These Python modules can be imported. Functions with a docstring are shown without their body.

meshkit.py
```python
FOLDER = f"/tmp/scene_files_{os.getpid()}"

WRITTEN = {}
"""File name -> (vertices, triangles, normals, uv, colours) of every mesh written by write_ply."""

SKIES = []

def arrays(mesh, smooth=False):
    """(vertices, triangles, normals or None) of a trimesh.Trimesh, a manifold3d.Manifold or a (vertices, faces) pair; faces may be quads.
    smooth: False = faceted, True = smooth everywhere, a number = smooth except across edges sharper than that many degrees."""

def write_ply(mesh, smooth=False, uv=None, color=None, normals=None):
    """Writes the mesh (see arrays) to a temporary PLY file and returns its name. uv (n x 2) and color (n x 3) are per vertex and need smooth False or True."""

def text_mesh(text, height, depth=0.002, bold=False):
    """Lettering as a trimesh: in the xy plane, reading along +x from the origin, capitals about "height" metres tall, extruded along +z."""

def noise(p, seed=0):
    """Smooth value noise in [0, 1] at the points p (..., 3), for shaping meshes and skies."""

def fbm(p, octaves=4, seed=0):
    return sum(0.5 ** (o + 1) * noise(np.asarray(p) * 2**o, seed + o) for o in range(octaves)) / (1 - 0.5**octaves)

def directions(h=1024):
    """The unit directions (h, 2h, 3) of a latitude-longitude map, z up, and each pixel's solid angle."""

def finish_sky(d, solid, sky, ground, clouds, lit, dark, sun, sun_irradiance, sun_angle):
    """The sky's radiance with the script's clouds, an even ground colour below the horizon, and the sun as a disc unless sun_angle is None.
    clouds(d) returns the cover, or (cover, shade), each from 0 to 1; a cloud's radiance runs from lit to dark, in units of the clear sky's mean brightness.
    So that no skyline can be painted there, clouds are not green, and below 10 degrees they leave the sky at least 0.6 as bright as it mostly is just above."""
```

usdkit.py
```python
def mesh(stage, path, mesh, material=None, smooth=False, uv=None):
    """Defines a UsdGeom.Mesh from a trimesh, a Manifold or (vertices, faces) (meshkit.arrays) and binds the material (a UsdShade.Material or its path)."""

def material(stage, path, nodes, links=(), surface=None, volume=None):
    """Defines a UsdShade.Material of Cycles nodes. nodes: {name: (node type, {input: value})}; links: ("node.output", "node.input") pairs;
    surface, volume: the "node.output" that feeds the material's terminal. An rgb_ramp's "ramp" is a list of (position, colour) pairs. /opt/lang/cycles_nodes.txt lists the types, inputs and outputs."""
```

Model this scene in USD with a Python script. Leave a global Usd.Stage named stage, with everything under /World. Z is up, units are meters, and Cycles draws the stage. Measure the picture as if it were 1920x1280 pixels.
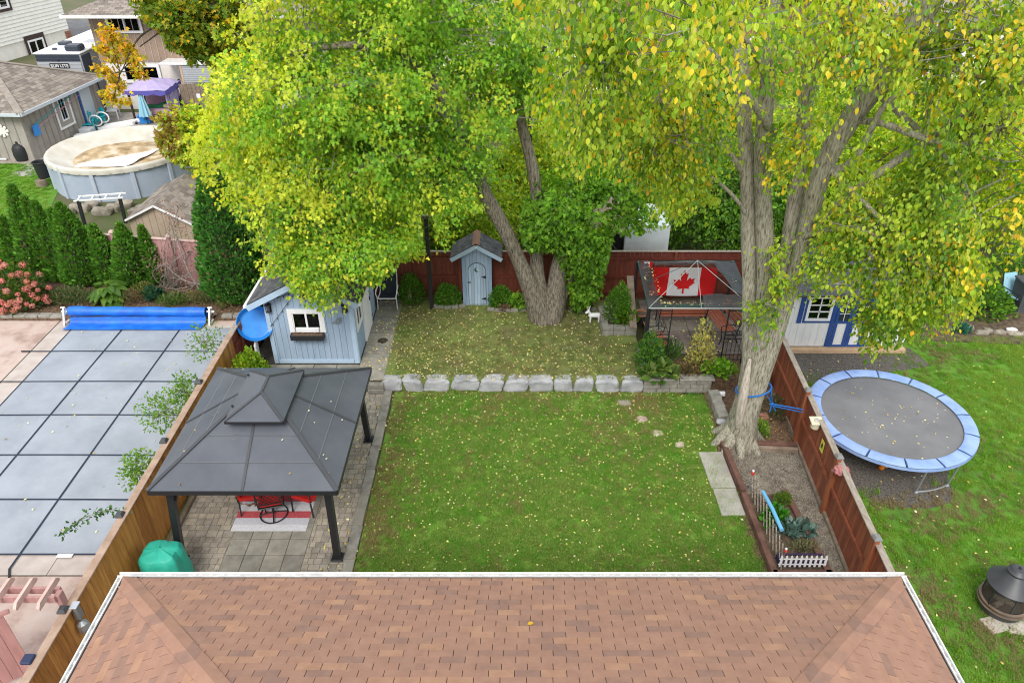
import math, random
import numpy as np
import manifold3d as m3
import shapely.geometry as sg
from shapely.geometry import Polygon, box as sbox
from shapely import affinity
from scipy.spatial.transform import Rotation
import usdkit, meshkit
from pxr import Usd, UsdGeom, UsdLux, UsdShade, Gf, Sdf, Vt

rng = np.random.default_rng(7)
random.seed(7)
stage = Usd.Stage.CreateInMemory()
UsdGeom.SetStageUpAxis(stage, 'Z'); UsdGeom.SetStageMetersPerUnit(stage, 1.0)
UsdGeom.Xform.Define(stage, '/World'); UsdGeom.Scope.Define(stage, '/World/Looks')

# ---------------------------------------------------------------- camera
CAM_H, FOCAL = 12.0, 1400.0                      # drone height (m), focal length in 1920-px units
PITCH = math.atan(905 / FOCAL); SP, CP = math.sin(PITCH), math.cos(PITCH)
cam = UsdGeom.Camera.Define(stage, '/World/camera')
cam.AddTranslateOp().Set(Gf.Vec3d(0, 0, CAM_H)); cam.AddRotateXOp().Set(90 - math.degrees(PITCH))
cam.CreateHorizontalApertureAttr(36.0); cam.CreateVerticalApertureAttr(36.0 * 682 / 1024)
cam.CreateFocalLengthAttr(36.0 * FOCAL / 1920); cam.CreateClippingRangeAttr(Gf.Vec2f(0.1, 2000))
cam.CreateExposureAttr(1.14)

# ---------------------------------------------------------------- sky and a veiled sun (thin overcast)
SUN_AZ, SUN_EL = math.radians(-172), math.radians(48)      # azimuth from +y towards +x
sun_dir = np.array([math.sin(SUN_AZ) * math.cos(SUN_EL), math.cos(SUN_AZ) * math.cos(SUN_EL), math.sin(SUN_EL)])
dome = UsdLux.DomeLight.Define(stage, '/World/sky')
skym = usdkit.material(stage, '/World/Looks/sky_look', {
    'tc': ('texture_coordinate', {}),
    'nz': ('noise_texture', {'scale': 2.2, 'detail': 5, 'roughness': 0.55}),
    'rp': ('rgb_ramp', {'ramp': [(0.25, (0.66,) * 3), (0.6, (0.9,) * 3)]}),
    'sky': ('sky_texture', {'sky_type': 'single_scattering', 'sun_disc': False, 'sun_elevation': SUN_EL, 'sun_rotation': SUN_AZ}),
    'cl': ('mix', {'color2': (9.0, 9.2, 9.5), 'fac': 0.8}),
    'bg': ('background_shader', {'strength': 0.076})},
    [('tc.generated', 'nz.vector'), ('nz.fac', 'rp.fac'), ('rp.color', 'cl.fac'), ('sky.color', 'cl.color1'), ('cl.color', 'bg.color')], surface='bg.background')
UsdShade.MaterialBindingAPI.Apply(dome.GetPrim()).Bind(skym)
dome.GetPrim().SetCustomDataByKey('kind', 'structure')
sun = UsdLux.DistantLight.Define(stage, '/World/sun')
sun.CreateIntensityAttr(0.34); sun.CreateAngleAttr(25.0); sun.CreateColorAttr(Gf.Vec3f(1.0, 0.95, 0.88))
sun.GetPrim().CreateAttribute('inputs:normalize', Sdf.ValueTypeNames.Bool).Set(True)
sun.AddRotateZOp().Set(-math.degrees(SUN_AZ)); sun.AddRotateXOp().Set(-(90 - math.degrees(SUN_EL)))

# ---------------------------------------------------------------- surveying helpers: sight lines met with the ground or with a known depth
def G(px, py, z=0.0):
    u, v = (px - 960) / FOCAL, (py - 640) / FOCAL
    t = (CAM_H - z) / (SP + v * CP)
    return np.array([u * t, (CP - v * SP) * t, z])
def D(px, py, Y):
    u, v = (px - 960) / FOCAL, (py - 640) / FOCAL
    t = Y / (CP - v * SP)
    return np.array([u * t, Y, CAM_H - t * (SP + v * CP)])
def PX(p):
    dz = CAM_H - p[2]; zc = p[1] * CP + dz * SP
    return 960 + FOCAL * p[0] / zc, 640 + FOCAL * (-p[1] * SP + dz * CP) / zc

# ---------------------------------------------------------------- scene-graph helpers
used, origin = {}, {'/World': np.zeros(3)}
def fresh(parent, name):
    k = used.get((parent, name), -1) + 1; used[(parent, name)] = k
    return f'{parent}/{name}' if k == 0 else f'{parent}/{name}_{k:03d}'
def tag(prim, label=None, cat=None, group=None, kind=None):
    for k, v in (('label', label), ('category', cat), ('group', group), ('kind', kind)):
        if v: prim.SetCustomDataByKey(k, v)
def thing(name, label, cat, loc=(0, 0, 0), rz=0, group=None, kind=None, local=False):
    path = fresh('/World', name)
    x = UsdGeom.Xform.Define(stage, path); x.AddTranslateOp().Set(Gf.Vec3d(*map(float, loc))); x.AddRotateZOp().Set(float(rz))
    tag(x.GetPrim(), label, cat, group, kind)
    origin[path] = np.zeros(3) if local else np.asarray(loc, float)
    return path
def obj(name, mesh, mat, parent='/World', label=None, cat=None, group=None, kind=None, smooth=False, col=None):
    path = fresh(parent, name)
    if isinstance(mesh, list): mesh = join(mesh)
    if hasattr(mesh, 'to_mesh'):
        m = mesh.to_mesh(); mesh = (np.array(m.vert_properties[:, :3], float), np.array(m.tri_verts, int))
    v, f = np.asarray(mesh[0], float), np.asarray(mesh[1], int)
    o = origin[parent]
    g = usdkit.mesh(stage, path, (v - o, f), M[mat] if isinstance(mat, str) else mat, smooth)
    if col is not None:
        UsdGeom.PrimvarsAPI(g).CreatePrimvar('tint', Sdf.ValueTypeNames.Color3fArray, 'vertex').Set(Vt.Vec3fArray.FromNumpy(np.asarray(col, np.float32)))
    origin[path] = o
    tag(g.GetPrim(), label, cat, group, kind)
    return path
def dup(src, loc, rz=0, label=None, group=None):
    sp = stage.GetPrimAtPath(src); was = sp.GetCustomData()
    base = src.rpartition('/')[2]
    base = base[:-4] if base[-4:-3] == '_' and base[-3:].isdigit() else base
    p = thing(base, label or was.get('label'), was.get('category'), loc, rz, group or was.get('group'))
    x = stage.GetPrimAtPath(p); x.GetReferences().AddInternalReference(src); x.SetInstanceable(True)
    return p

# ---------------------------------------------------------------- mesh helpers: all give (vertices, triangles)
def join(ms):
    V, F, n = [], [], 0
    for m in ms:
        if hasattr(m, 'to_mesh'):
            t = m.to_mesh(); m = (np.array(t.vert_properties[:, :3], float), np.array(t.tri_verts, int))
        V.append(np.asarray(m[0], float)); F.append(np.asarray(m[1], int) + n); n += len(m[0])
    return np.vstack(V), np.vstack(F)
HEXF = np.array([[0, 2, 1], [0, 3, 2], [4, 5, 6], [4, 6, 7], [0, 1, 5], [0, 5, 4], [1, 2, 6], [1, 6, 5], [2, 3, 7], [2, 7, 6], [3, 0, 4], [3, 4, 7]])
def hexa(b, t): return np.array(list(b) + list(t), float), HEXF
def box(c, s, rz=0.0, R=None):
    h = np.array(s, float) / 2
    v = np.array([[-1, -1, -1], [1, -1, -1], [1, 1, -1], [-1, 1, -1], [-1, -1, 1], [1, -1, 1], [1, 1, 1], [-1, 1, 1]]) * h
    if R is not None: v = v @ np.asarray(R).T
    elif rz:
        a = math.radians(rz); v = v @ np.array([[math.cos(a), math.sin(a), 0], [-math.sin(a), math.cos(a), 0], [0, 0, 1]])
    return v + np.asarray(c, float), HEXF
def rbox(c, s, r=0.01, rz=0.0, R=None):          # box with chamfered edges
    h = np.array(s, float) / 2; r = min(r, h.min() * 0.9); v = []
    for sx in (-1, 1):
        for sy in (-1, 1):
            for sz in (-1, 1):
                for k in range(3):
                    q = h - r; q = q.copy(); q[k] = h[k]; v.append(q * [sx, sy, sz])
    v = np.array(v)
    if R is not None: v = v @ np.asarray(R).T
    elif rz:
        a = math.radians(rz); v = v @ np.array([[math.cos(a), math.sin(a), 0], [-math.sin(a), math.cos(a), 0], [0, 0, 1]])
    return hull(v + np.asarray(c, float))
def hull(pts):
    m = m3.Manifold.hull_points([list(map(float, p)) for p in pts]).to_mesh()
    return np.array(m.vert_properties[:, :3], float), np.array(m.tri_verts, int)
def frame_of(d, up=(0, 0, 1)):
    d = np.asarray(d, float); d = d / np.linalg.norm(d); up = np.asarray(up, float)
    if abs(d @ up) > 0.98: up = np.array([0, 1.0, 0]) if abs(d[1]) < 0.9 else np.array([1.0, 0, 0])
    s = np.cross(up, d); s /= np.linalg.norm(s)
    return d, s, np.cross(d, s)
def beam(a, b, w, h, up=(0, 0, 1)):              # a bar from a to b, w across, h tall
    a, b = np.asarray(a, float), np.asarray(b, float); d, s, u = frame_of(b - a, up)
    q = [(-w / 2, -h / 2), (w / 2, -h / 2), (w / 2, h / 2), (-w / 2, h / 2)]
    return hexa([a + s * x + u * y for x, y in q][::-1], [b + s * x + u * y for x, y in q][::-1])
def tube(pts, r, n=6, cap=True):
    pts = np.asarray(pts, float); k = len(pts); r = np.broadcast_to(np.asarray(r, float), (k,))
    T = np.gradient(pts, axis=0); T /= np.maximum(np.linalg.norm(T, axis=1, keepdims=True), 1e-9)
    _, s, u = frame_of(T[0]); V = []
    a = np.arange(n) * 2 * math.pi / n
    for i in range(k):
        s = s - T[i] * (s @ T[i]); s /= np.linalg.norm(s); u = np.cross(T[i], s)
        V.append(pts[i] + r[i] * (np.cos(a)[:, None] * s + np.sin(a)[:, None] * u))
    V = np.vstack(V); i, j = np.meshgrid(np.arange(k - 1), np.arange(n), indexing='ij'); i, j = i.ravel(), j.ravel(); j2 = (j + 1) % n
    F = np.vstack([np.stack([i * n + j, i * n + j2, (i + 1) * n + j2], 1), np.stack([i * n + j, (i + 1) * n + j2, (i + 1) * n + j], 1)])
    if cap:
        c = len(V); V = np.vstack([V, pts[0], pts[-1]]); j = np.arange(n); j2 = (j + 1) % n
        F = np.vstack([F, np.stack([np.full(n, c), j2, j], 1), np.stack([np.full(n, c + 1), (k - 1) * n + j, (k - 1) * n + j2], 1)])
    return V, F
def lathe(prof, n=24, c=(0, 0, 0), closed=False):
    prof = np.asarray(prof, float); k = len(prof); a = np.arange(n) * 2 * math.pi / n
    V = np.stack([prof[:, 0, None] * np.cos(a), prof[:, 0, None] * np.sin(a), np.repeat(prof[:, 1, None], n, 1)], 2).reshape(-1, 3)
    i, j = np.meshgrid(np.arange(k - 1), np.arange(n), indexing='ij'); i, j = i.ravel(), j.ravel(); j2 = (j + 1) % n
    F = np.vstack([np.stack([i * n + j, i * n + j2, (i + 1) * n + j2], 1), np.stack([i * n + j, (i + 1) * n + j2, (i + 1) * n + j], 1)])
    return V + np.asarray(c, float), F
def grid(fn, nu, nv):                            # fn(u, v) arrays in 0..1 -> (n, 3)
    u, v = np.meshgrid(np.linspace(0, 1, nu + 1), np.linspace(0, 1, nv + 1), indexing='ij')
    V = fn(u.ravel(), v.ravel()); i, j = np.meshgrid(np.arange(nu), np.arange(nv), indexing='ij'); i, j = i.ravel(), j.ravel(); w = nv + 1
    return V, np.vstack([np.stack([i * w + j, (i + 1) * w + j, (i + 1) * w + j + 1], 1), np.stack([i * w + j, (i + 1) * w + j + 1, i * w + j + 1], 1)])
def extrude(poly, z0, z1):                       # shapely polygon -> solid
    out = []
    for p in (poly.geoms if hasattr(poly, 'geoms') else [poly]):
        if p.geom_type != 'Polygon' or p.area < 1e-6: continue
        p = sg.polygon.orient(p)
        cs = m3.CrossSection([np.array(p.exterior.coords)[:-1]] + [np.array(i.coords)[:-1] for i in p.interiors])
        m = m3.Manifold.extrude(cs, z1 - z0).to_mesh()
        out.append((np.array(m.vert_properties[:, :3], float) + [0, 0, z0], np.array(m.tri_verts, int)))
    return join(out)
def into(mesh, o, u, w):                         # local (a, b, c) -> o + a u + b w + c n
    u, w = np.asarray(u, float), np.asarray(w, float); n = np.cross(u, w)
    return mesh[0] @ np.stack([u, w, n]) + np.asarray(o, float), mesh[1]
def chamfered(p, t, c):                          # convex polygon slab with a chamfered top
    q = p.buffer(-c, join_style=2)
    if q.is_empty or q.geom_type != 'Polygon' or p.geom_type != 'Polygon': return extrude(p, 0, t)
    a, b = np.array(p.exterior.coords)[:-1], np.array(q.exterior.coords)[:-1]
    return hull(np.vstack([np.c_[a, np.zeros(len(a))], np.c_[a, np.full(len(a), t - c)], np.c_[b, np.full(len(b), t)]]))
def noise(p, s=1.0): return meshkit.fbm(np.asarray(p, float) * s)
def rock(c, s, seed, k=2, amp=0.12, flat=None):
    import trimesh
    m = trimesh.creation.icosphere(k); v = m.vertices.copy()
    v = np.sign(v) * np.abs(v) ** 0.6 if flat is None else np.sign(v) * np.abs(v) ** flat
    v *= 1 + 2 * amp * (meshkit.noise(v * 1.7 + seed * 7.3)[:, None] - .5) + amp * (meshkit.noise(v * 4.1 + seed * 3.1)[:, None] - .5)
    return v * (np.asarray(s, float) / 2) + np.asarray(c, float), np.array(m.faces)

def pieces(parent, name, cells, o, u, w, thick, mats, limit=300, chamfer=0.0, clip=None, jitter=0.0, seed=1, rest='stuff', score=None):
    """Each cell (a polygon in the plane o,u,w) becomes a slab of its own; past the limit the farthest join into one part."""
    r = random.Random(seed); made = []
    for c in cells:
        if clip is not None: c = c.intersection(clip)
        t, k = thick + r.uniform(-jitter, jitter), r.randrange(len(mats))
        for c in (c.geoms if hasattr(c, 'geoms') else [c]):
            if c.geom_type != 'Polygon' or c.area < 2e-5: continue
            convex = not c.interiors and c.convex_hull.area < c.area * 1.001
            m = into(chamfered(c, t, chamfer) if chamfer and convex else extrude(c, 0, t), o, u, w)
            made.append((np.linalg.norm(m[0].mean(0) - [0, 0, CAM_H]) if score is None else score(m[0].mean(0)), m, k))
    made.sort(key=lambda x: x[0])
    for d, m, k in made[:limit]: obj(name, m, mats[k], parent)
    left = {}
    for d, m, k in made[limit:]: left.setdefault(mats[k], []).append(m)
    if made[limit:]:
        keys = list(left)
        for k in keys: obj(name + '_rest', left[k], k, parent, kind='stuff')
# ---------------------------------------------------------------- materials
M = {}
def mat(name, c1, c2=None, rough=0.8, scale=3.0, detail=6, bump=0.0, bscale=40.0, metal=0.0, spec=0.4, c3=None, stretch=None, lo=0.35, hi=0.65, sss=None, coat=0.0, local=False, tint=False, trans=0.0):
    N = {'g': ('geometry', {}), 'tc': ('texture_coordinate', {}), 'p': ('principled_bsdf', {'roughness': rough, 'metallic': metal, 'specular_ior_level': spec, 'coat_weight': coat})}
    L = []; src = 'tc.object' if local else 'g.position'
    if stretch is not None:
        N['m'] = ('mapping', {'scale': stretch}); L.append((src, 'm.vector')); src = 'm.vector'
    if c2 is None: N['p'][1]['base_color'] = c1
    else:
        N['n'] = ('noise_texture', {'scale': scale, 'detail': detail, 'roughness': 0.6}); L.append((src, 'n.vector'))
        stops = [(lo, c1), (hi, c2)] if c3 is None else [(lo, c1), ((lo + hi) / 2, c2), (hi, c3)]
        N['r'] = ('rgb_ramp', {'ramp': stops}); L += [('n.fac', 'r.fac'), ('r.color', 'p.base_color')]
    if bump:
        N['bn'] = ('noise_texture', {'scale': bscale, 'detail': 4, 'roughness': 0.6}); N['b'] = ('bump', {'strength': bump, 'distance': 0.02})
        L += [(src, 'bn.vector'), ('bn.fac', 'b.height'), ('b.normal', 'p.normal')]
    M[name] = usdkit.material(stage, '/World/Looks/' + name, N, L, surface='p.BSDF')
def leafmat(name, transl=0.42, rough=0.42):
    M[name] = usdkit.material(stage, '/World/Looks/' + name, {
        'a': ('attribute', {'attribute': 'tint'}), 'p': ('principled_bsdf', {'roughness': rough, 'specular_ior_level': 0.35}),
        't': ('translucent_bsdf', {}), 'h': ('hsv', {'saturation': 1.1, 'value': 1.5, 'hue': 0.495}), 'x': ('mix_closure', {'fac': transl})},
        [('a.color', 'p.base_color'), ('a.color', 'h.color'), ('h.color', 't.color'), ('p.BSDF', 'x.closure1'), ('t.BSDF', 'x.closure2')], surface='x.closure')
def glassmat(name, dark=(0.03, 0.035, 0.04), clear=0.35):
    M[name] = usdkit.material(stage, '/World/Looks/' + name, {
        'f': ('fresnel', {'IOR': 1.5}), 'g': ('glossy_bsdf', {'roughness': 0.03, 'color': (0.9,) * 3}), 't': ('transparent_bsdf', {'color': (0.55, 0.6, 0.62)}), 'x': ('mix_closure', {})},
        [('f.fac', 'x.fac'), ('t.BSDF', 'x.closure1'), ('g.BSDF', 'x.closure2')], surface='x.closure')
leafmat('leaf'); leafmat('needle', 0.2, 0.6); leafmat('dry_leaf', 0.2, 0.7); glassmat('pane')
mat('soil', (0.054, 0.036, 0.024), (0.144, 0.102, 0.066), scale=6, bump=0.8, bscale=30)
mat('mulch', (0.06, 0.036, 0.024), (0.192, 0.12, 0.072), scale=14, bump=1.0, bscale=45)
mat('far_ground', (0.06, 0.09, 0.02), (0.11, 0.10, 0.05), scale=0.6)
mat('lawn_green', (0.115, 0.205, 0.03), (0.16, 0.25, 0.034), scale=1.6, c3=(0.11, 0.265, 0.024), bump=1.0, bscale=60, rough=0.9)
mat('lawn_dry', (0.155, 0.15, 0.06), (0.175, 0.20, 0.055), scale=1.2, c3=(0.145, 0.215, 0.045), bump=1.0, bscale=60, rough=0.9)
mat('lawn_lush', (0.0776, 0.193, 0.0189), (0.1165, 0.2633, 0.0189), scale=1.5, bump=1.0, bscale=60, rough=0.9)
mat('concrete', (0.289, 0.272, 0.2465), (0.391, 0.374, 0.3485), scale=2.5, bump=0.2, bscale=60)
mat('deck_pink', (0.324, 0.225, 0.189), (0.468, 0.36, 0.315), scale=1.3, c3=(0.504, 0.414, 0.369), bump=0.25, bscale=14, rough=0.65)
mat('deck_border', (0.396, 0.3344, 0.2992), (0.4928, 0.44, 0.4048), scale=2, bump=0.15, bscale=30, rough=0.7)
for k, (a, b) in enumerate([((0.2622, 0.2298, 0.1889), (0.3933, 0.351, 0.2926)), ((0.308, 0.2681, 0.2194), (0.4326, 0.383, 0.3169)), ((0.2229, 0.1978, 0.1645), (0.3409, 0.3064, 0.256)), ((0.3277, 0.2808, 0.2194), (0.4457, 0.3957, 0.3169))]):
    mat(f'paver_{k}', a, b, scale=7, bump=0.5, bscale=70)
for k, (a, b) in enumerate([((0.228, 0.2146, 0.1815), (0.348, 0.3248, 0.275)), ((0.198, 0.1856, 0.154), (0.3, 0.2784, 0.2365)), ((0.252, 0.232, 0.1925), (0.372, 0.3422, 0.286))]):
    mat(f'flag_{k}', a, b, scale=3.5, bump=0.45, bscale=40)
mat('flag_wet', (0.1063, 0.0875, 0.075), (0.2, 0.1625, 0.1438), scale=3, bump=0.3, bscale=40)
mat('joint_sand', (0.05, 0.045, 0.035), (0.10, 0.09, 0.065), scale=10, bump=0.4, bscale=60)
mat('boulder', (0.2429, 0.2459, 0.2628), (0.4122, 0.4173, 0.4405), scale=2.5, bump=0.7, bscale=18, lo=0.3, hi=0.6)
mat('boulder_warm', (0.19, 0.165, 0.13), (0.36, 0.32, 0.265), scale=4, bump=0.9, bscale=18)
mat('wall_block', (0.19, 0.18, 0.155), (0.31, 0.295, 0.26), scale=5, bump=0.7, bscale=35)
mat('gravel_pale', (0.10, 0.08, 0.06), (0.27, 0.235, 0.185), scale=5, bump=1.0, bscale=60, lo=0.35, hi=0.62, detail=12)
mat('gravel_dark', (0.04, 0.035, 0.03), (0.19, 0.17, 0.15), scale=26, bump=1.0, bscale=60)
for k, (a, b) in enumerate([((0.3055, 0.1729, 0.1241), (0.3619, 0.209, 0.1485)), ((0.2726, 0.1596, 0.1203), (0.3243, 0.191, 0.141)), ((0.3384, 0.191, 0.1278), (0.4042, 0.2365, 0.157)), ((0.2397, 0.1453, 0.1137), (0.2914, 0.1767, 0.1363)), ((0.2961, 0.1681, 0.1222), (0.3469, 0.2004, 0.1448)), ((0.2999, 0.171, 0.1241), (0.3525, 0.2042, 0.1466))]):
    mat(f'shingle_red_{k}', a, b, scale=5, bump=0.35, bscale=160, rough=0.95, spec=0.2)
for k, (a, b) in enumerate([((0.20, 0.17, 0.145), (0.29, 0.25, 0.215)), ((0.155, 0.13, 0.115), (0.22, 0.19, 0.165)), ((0.24, 0.205, 0.175), (0.33, 0.29, 0.25))]):
    mat(f'shingle_grey_{k}', a, b, scale=6, bump=0.4, bscale=90, rough=0.95, spec=0.2)
for k, (a, b) in enumerate([((0.06, 0.062, 0.07), (0.12, 0.12, 0.13)), ((0.08, 0.08, 0.09), (0.15, 0.15, 0.16))]):
    mat(f'shingle_dark_{k}', a, b, scale=6, bump=0.4, bscale=90, rough=0.95, spec=0.2)
mat('underlay', (0.025, 0.016, 0.013)); mat('underlay_grey', (0.06, 0.052, 0.045))
mat('gutter_white', (0.62, 0.62, 0.62), (0.78, 0.78, 0.78), scale=6, rough=0.45)
mat('gutter_grime', (0.30, 0.29, 0.28), (0.60, 0.59, 0.58), scale=16, lo=0.45, hi=0.6)
for k, (a, b) in enumerate([((0.3645, 0.1523, 0.0308), (0.6014, 0.2688, 0.0616)), ((0.3098, 0.1254, 0.0277), (0.5103, 0.215, 0.0462)), ((0.4192, 0.1792, 0.0431), (0.6561, 0.3136, 0.077))]):
    mat(f'cedar_plank_{k}', a, b, scale=2.0, stretch=(7, 7, 0.8), rough=0.6, bump=0.2, bscale=12)
for k, (a, b) in enumerate([((0.1812, 0.0512, 0.0256), (0.29, 0.088, 0.0416)), ((0.145, 0.0416, 0.024), (0.2465, 0.072, 0.0352)), ((0.2102, 0.064, 0.0288), (0.3262, 0.1088, 0.048))]):
    mat(f'red_plank_{k}', a, b, scale=2.0, stretch=(7, 7, 0.8), rough=0.6, bump=0.2, bscale=12)
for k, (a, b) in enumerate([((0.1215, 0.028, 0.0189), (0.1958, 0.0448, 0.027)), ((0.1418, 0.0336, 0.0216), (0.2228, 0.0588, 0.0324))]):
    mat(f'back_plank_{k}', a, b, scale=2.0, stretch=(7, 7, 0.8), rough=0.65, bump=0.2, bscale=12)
for k, (a, b) in enumerate([((0.3625, 0.1938, 0.1812), (0.45, 0.25, 0.2375)), ((0.3375, 0.1812, 0.1688), (0.425, 0.2375, 0.225))]):
    mat(f'mauve_plank_{k}', a, b, scale=2.0, stretch=(6, 6, 0.8), rough=0.7)
mat('weathered_rail', (0.24, 0.20, 0.165), (0.38, 0.33, 0.28), scale=5, stretch=(4, 1, 4), bump=0.2)
mat('rail_brown', (0.30, 0.20, 0.14), (0.42, 0.30, 0.23), scale=4)
mat('rail_pink', (0.46, 0.31, 0.27), (0.56, 0.42, 0.38), scale=4)
mat('bed_timber', (0.085, 0.04, 0.03), (0.17, 0.085, 0.065), scale=4, bump=0.35, bscale=20)
mat('old_wood', (0.16, 0.12, 0.085), (0.27, 0.21, 0.16), scale=5, bump=0.3, bscale=25)
mat('pale_wood', (0.50, 0.33, 0.20), (0.60, 0.42, 0.27), scale=4)
mat('black_metal', (0.016, 0.017, 0.02), rough=0.45, spec=0.5)
mat('black_plastic', (0.02, 0.021, 0.024), rough=0.55)
mat('charcoal_metal', (0.0425, 0.045, 0.051), (0.0527, 0.0561, 0.0629), scale=2, rough=0.5, spec=0.5)
mat('gazebo_panel', (0.058, 0.066, 0.082), (0.10, 0.11, 0.13), scale=1.1, rough=0.42, spec=0.5, detail=10, lo=.3, hi=.75)
mat('seam_metal', (0.13, 0.137, 0.15), rough=0.4, spec=0.5)
mat('solar_glass', (0.03, 0.04, 0.06), rough=0.15, spec=0.6); mat('grey_plastic', (0.20, 0.20, 0.20), rough=0.5)
for k, (a, b) in enumerate([((0.27, 0.365, 0.49), (0.335, 0.43, 0.55)), ((0.255, 0.345, 0.465), (0.32, 0.41, 0.53))]):
    mat(f'blue_siding_{k}', a, b, scale=2, stretch=(5, 5, 0.5), rough=0.7, bump=0.15, bscale=30, detail=10)
mat('blue_dim', (0.20, 0.29, 0.42), (0.24, 0.335, 0.47), scale=3)
mat('blue_trim', (0.36, 0.48, 0.63), (0.41, 0.53, 0.67), scale=3, rough=0.6)
mat('white_paint', (0.72, 0.72, 0.73), (0.82, 0.82, 0.83), scale=2.2, stretch=(3, 3, .8), rough=0.5, detail=9)
mat('white_plastic', (0.76, 0.77, 0.78), rough=0.4, spec=0.5); mat('white_cloth', (0.74, 0.74, 0.75), rough=0.85)
mat('deep_blue', (0.02, 0.065, 0.25), (0.028, 0.08, 0.30), scale=3, rough=0.55)
mat('interior_dark', (0.02, 0.02, 0.022), rough=0.9)
mat('solar_blue', (0.005, 0.10, 0.50), (0.01, 0.16, 0.62), scale=3, rough=0.35, bump=0.25, bscale=120, spec=0.5)
mat('tub_blue', (0.02, 0.20, 0.62), (0.03, 0.26, 0.70), scale=3, rough=0.35)
mat('pool_cover', (0.235, 0.262, 0.305), (0.32, 0.352, 0.40), scale=0.9, rough=0.8, bump=0.25, bscale=7, detail=10, lo=.28, hi=.62)
mat('strap_navy', (0.012, 0.022, 0.045), rough=0.7)
mat('pool_wall', (0.34, 0.40, 0.50), (0.40, 0.46, 0.56), scale=1.2, rough=0.5); mat('pool_post', (0.42, 0.47, 0.56), rough=0.5)
mat('tarp_cream', (0.504, 0.468, 0.396), (0.63, 0.612, 0.558), scale=1.2, rough=0.75, bump=0.4, bscale=6)
mat('tarp_stain', (0.24, 0.16, 0.08), (0.45, 0.33, 0.18), c3=(0.66, 0.58, 0.47), scale=1.7, rough=0.7, bump=0.3, bscale=8, detail=10)
mat('rope_blue', (0.01, 0.14, 0.50), rough=0.7); mat('foam_blue', (0.14, 0.40, 0.66), rough=0.7)
mat('tramp_mat', (0.135, 0.135, 0.145), (0.19, 0.19, 0.20), scale=0.9, rough=0.85, detail=9); mat('pad_blue', (0.20, 0.31, 0.62), (0.30, 0.42, 0.70), scale=2.5, rough=0.55, bump=0.4, bscale=9, detail=9)
mat('pad_seam', (0.05, 0.11, 0.33), rough=0.6); mat('galvanised', (0.42, 0.44, 0.46), rough=0.4, metal=0.7)
mat('tarp_green', (0.02, 0.34, 0.24), (0.03, 0.42, 0.31), scale=3, rough=0.5, bump=0.5, bscale=9)
mat('cushion_red', (0.50, 0.015, 0.012), (0.60, 0.02, 0.016), scale=5, rough=0.8)
mat('rug_pale', (0.54, 0.55, 0.58), (0.64, 0.65, 0.68), scale=20, rough=0.95); mat('rug_red', (0.40, 0.06, 0.075), (0.50, 0.10, 0.115), scale=20, rough=0.95); mat('rug_mid', (0.46, 0.47, 0.52), (0.54, 0.55, 0.60), scale=20, rough=0.95)
mat('flag_red', (0.62, 0.008, 0.01), rough=0.75); mat('sling_navy', (0.012, 0.016, 0.026), rough=0.7)
mat('bench_slat', (0.30, 0.075, 0.035), (0.38, 0.11, 0.055), scale=4, rough=0.5); mat('green_metal', (0.012, 0.075, 0.062), rough=0.5); mat('pale_metal', (0.42, 0.47, 0.46), rough=0.5)
mat('terracotta', (0.34, 0.14, 0.075), (0.42, 0.19, 0.11), scale=5)
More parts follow.
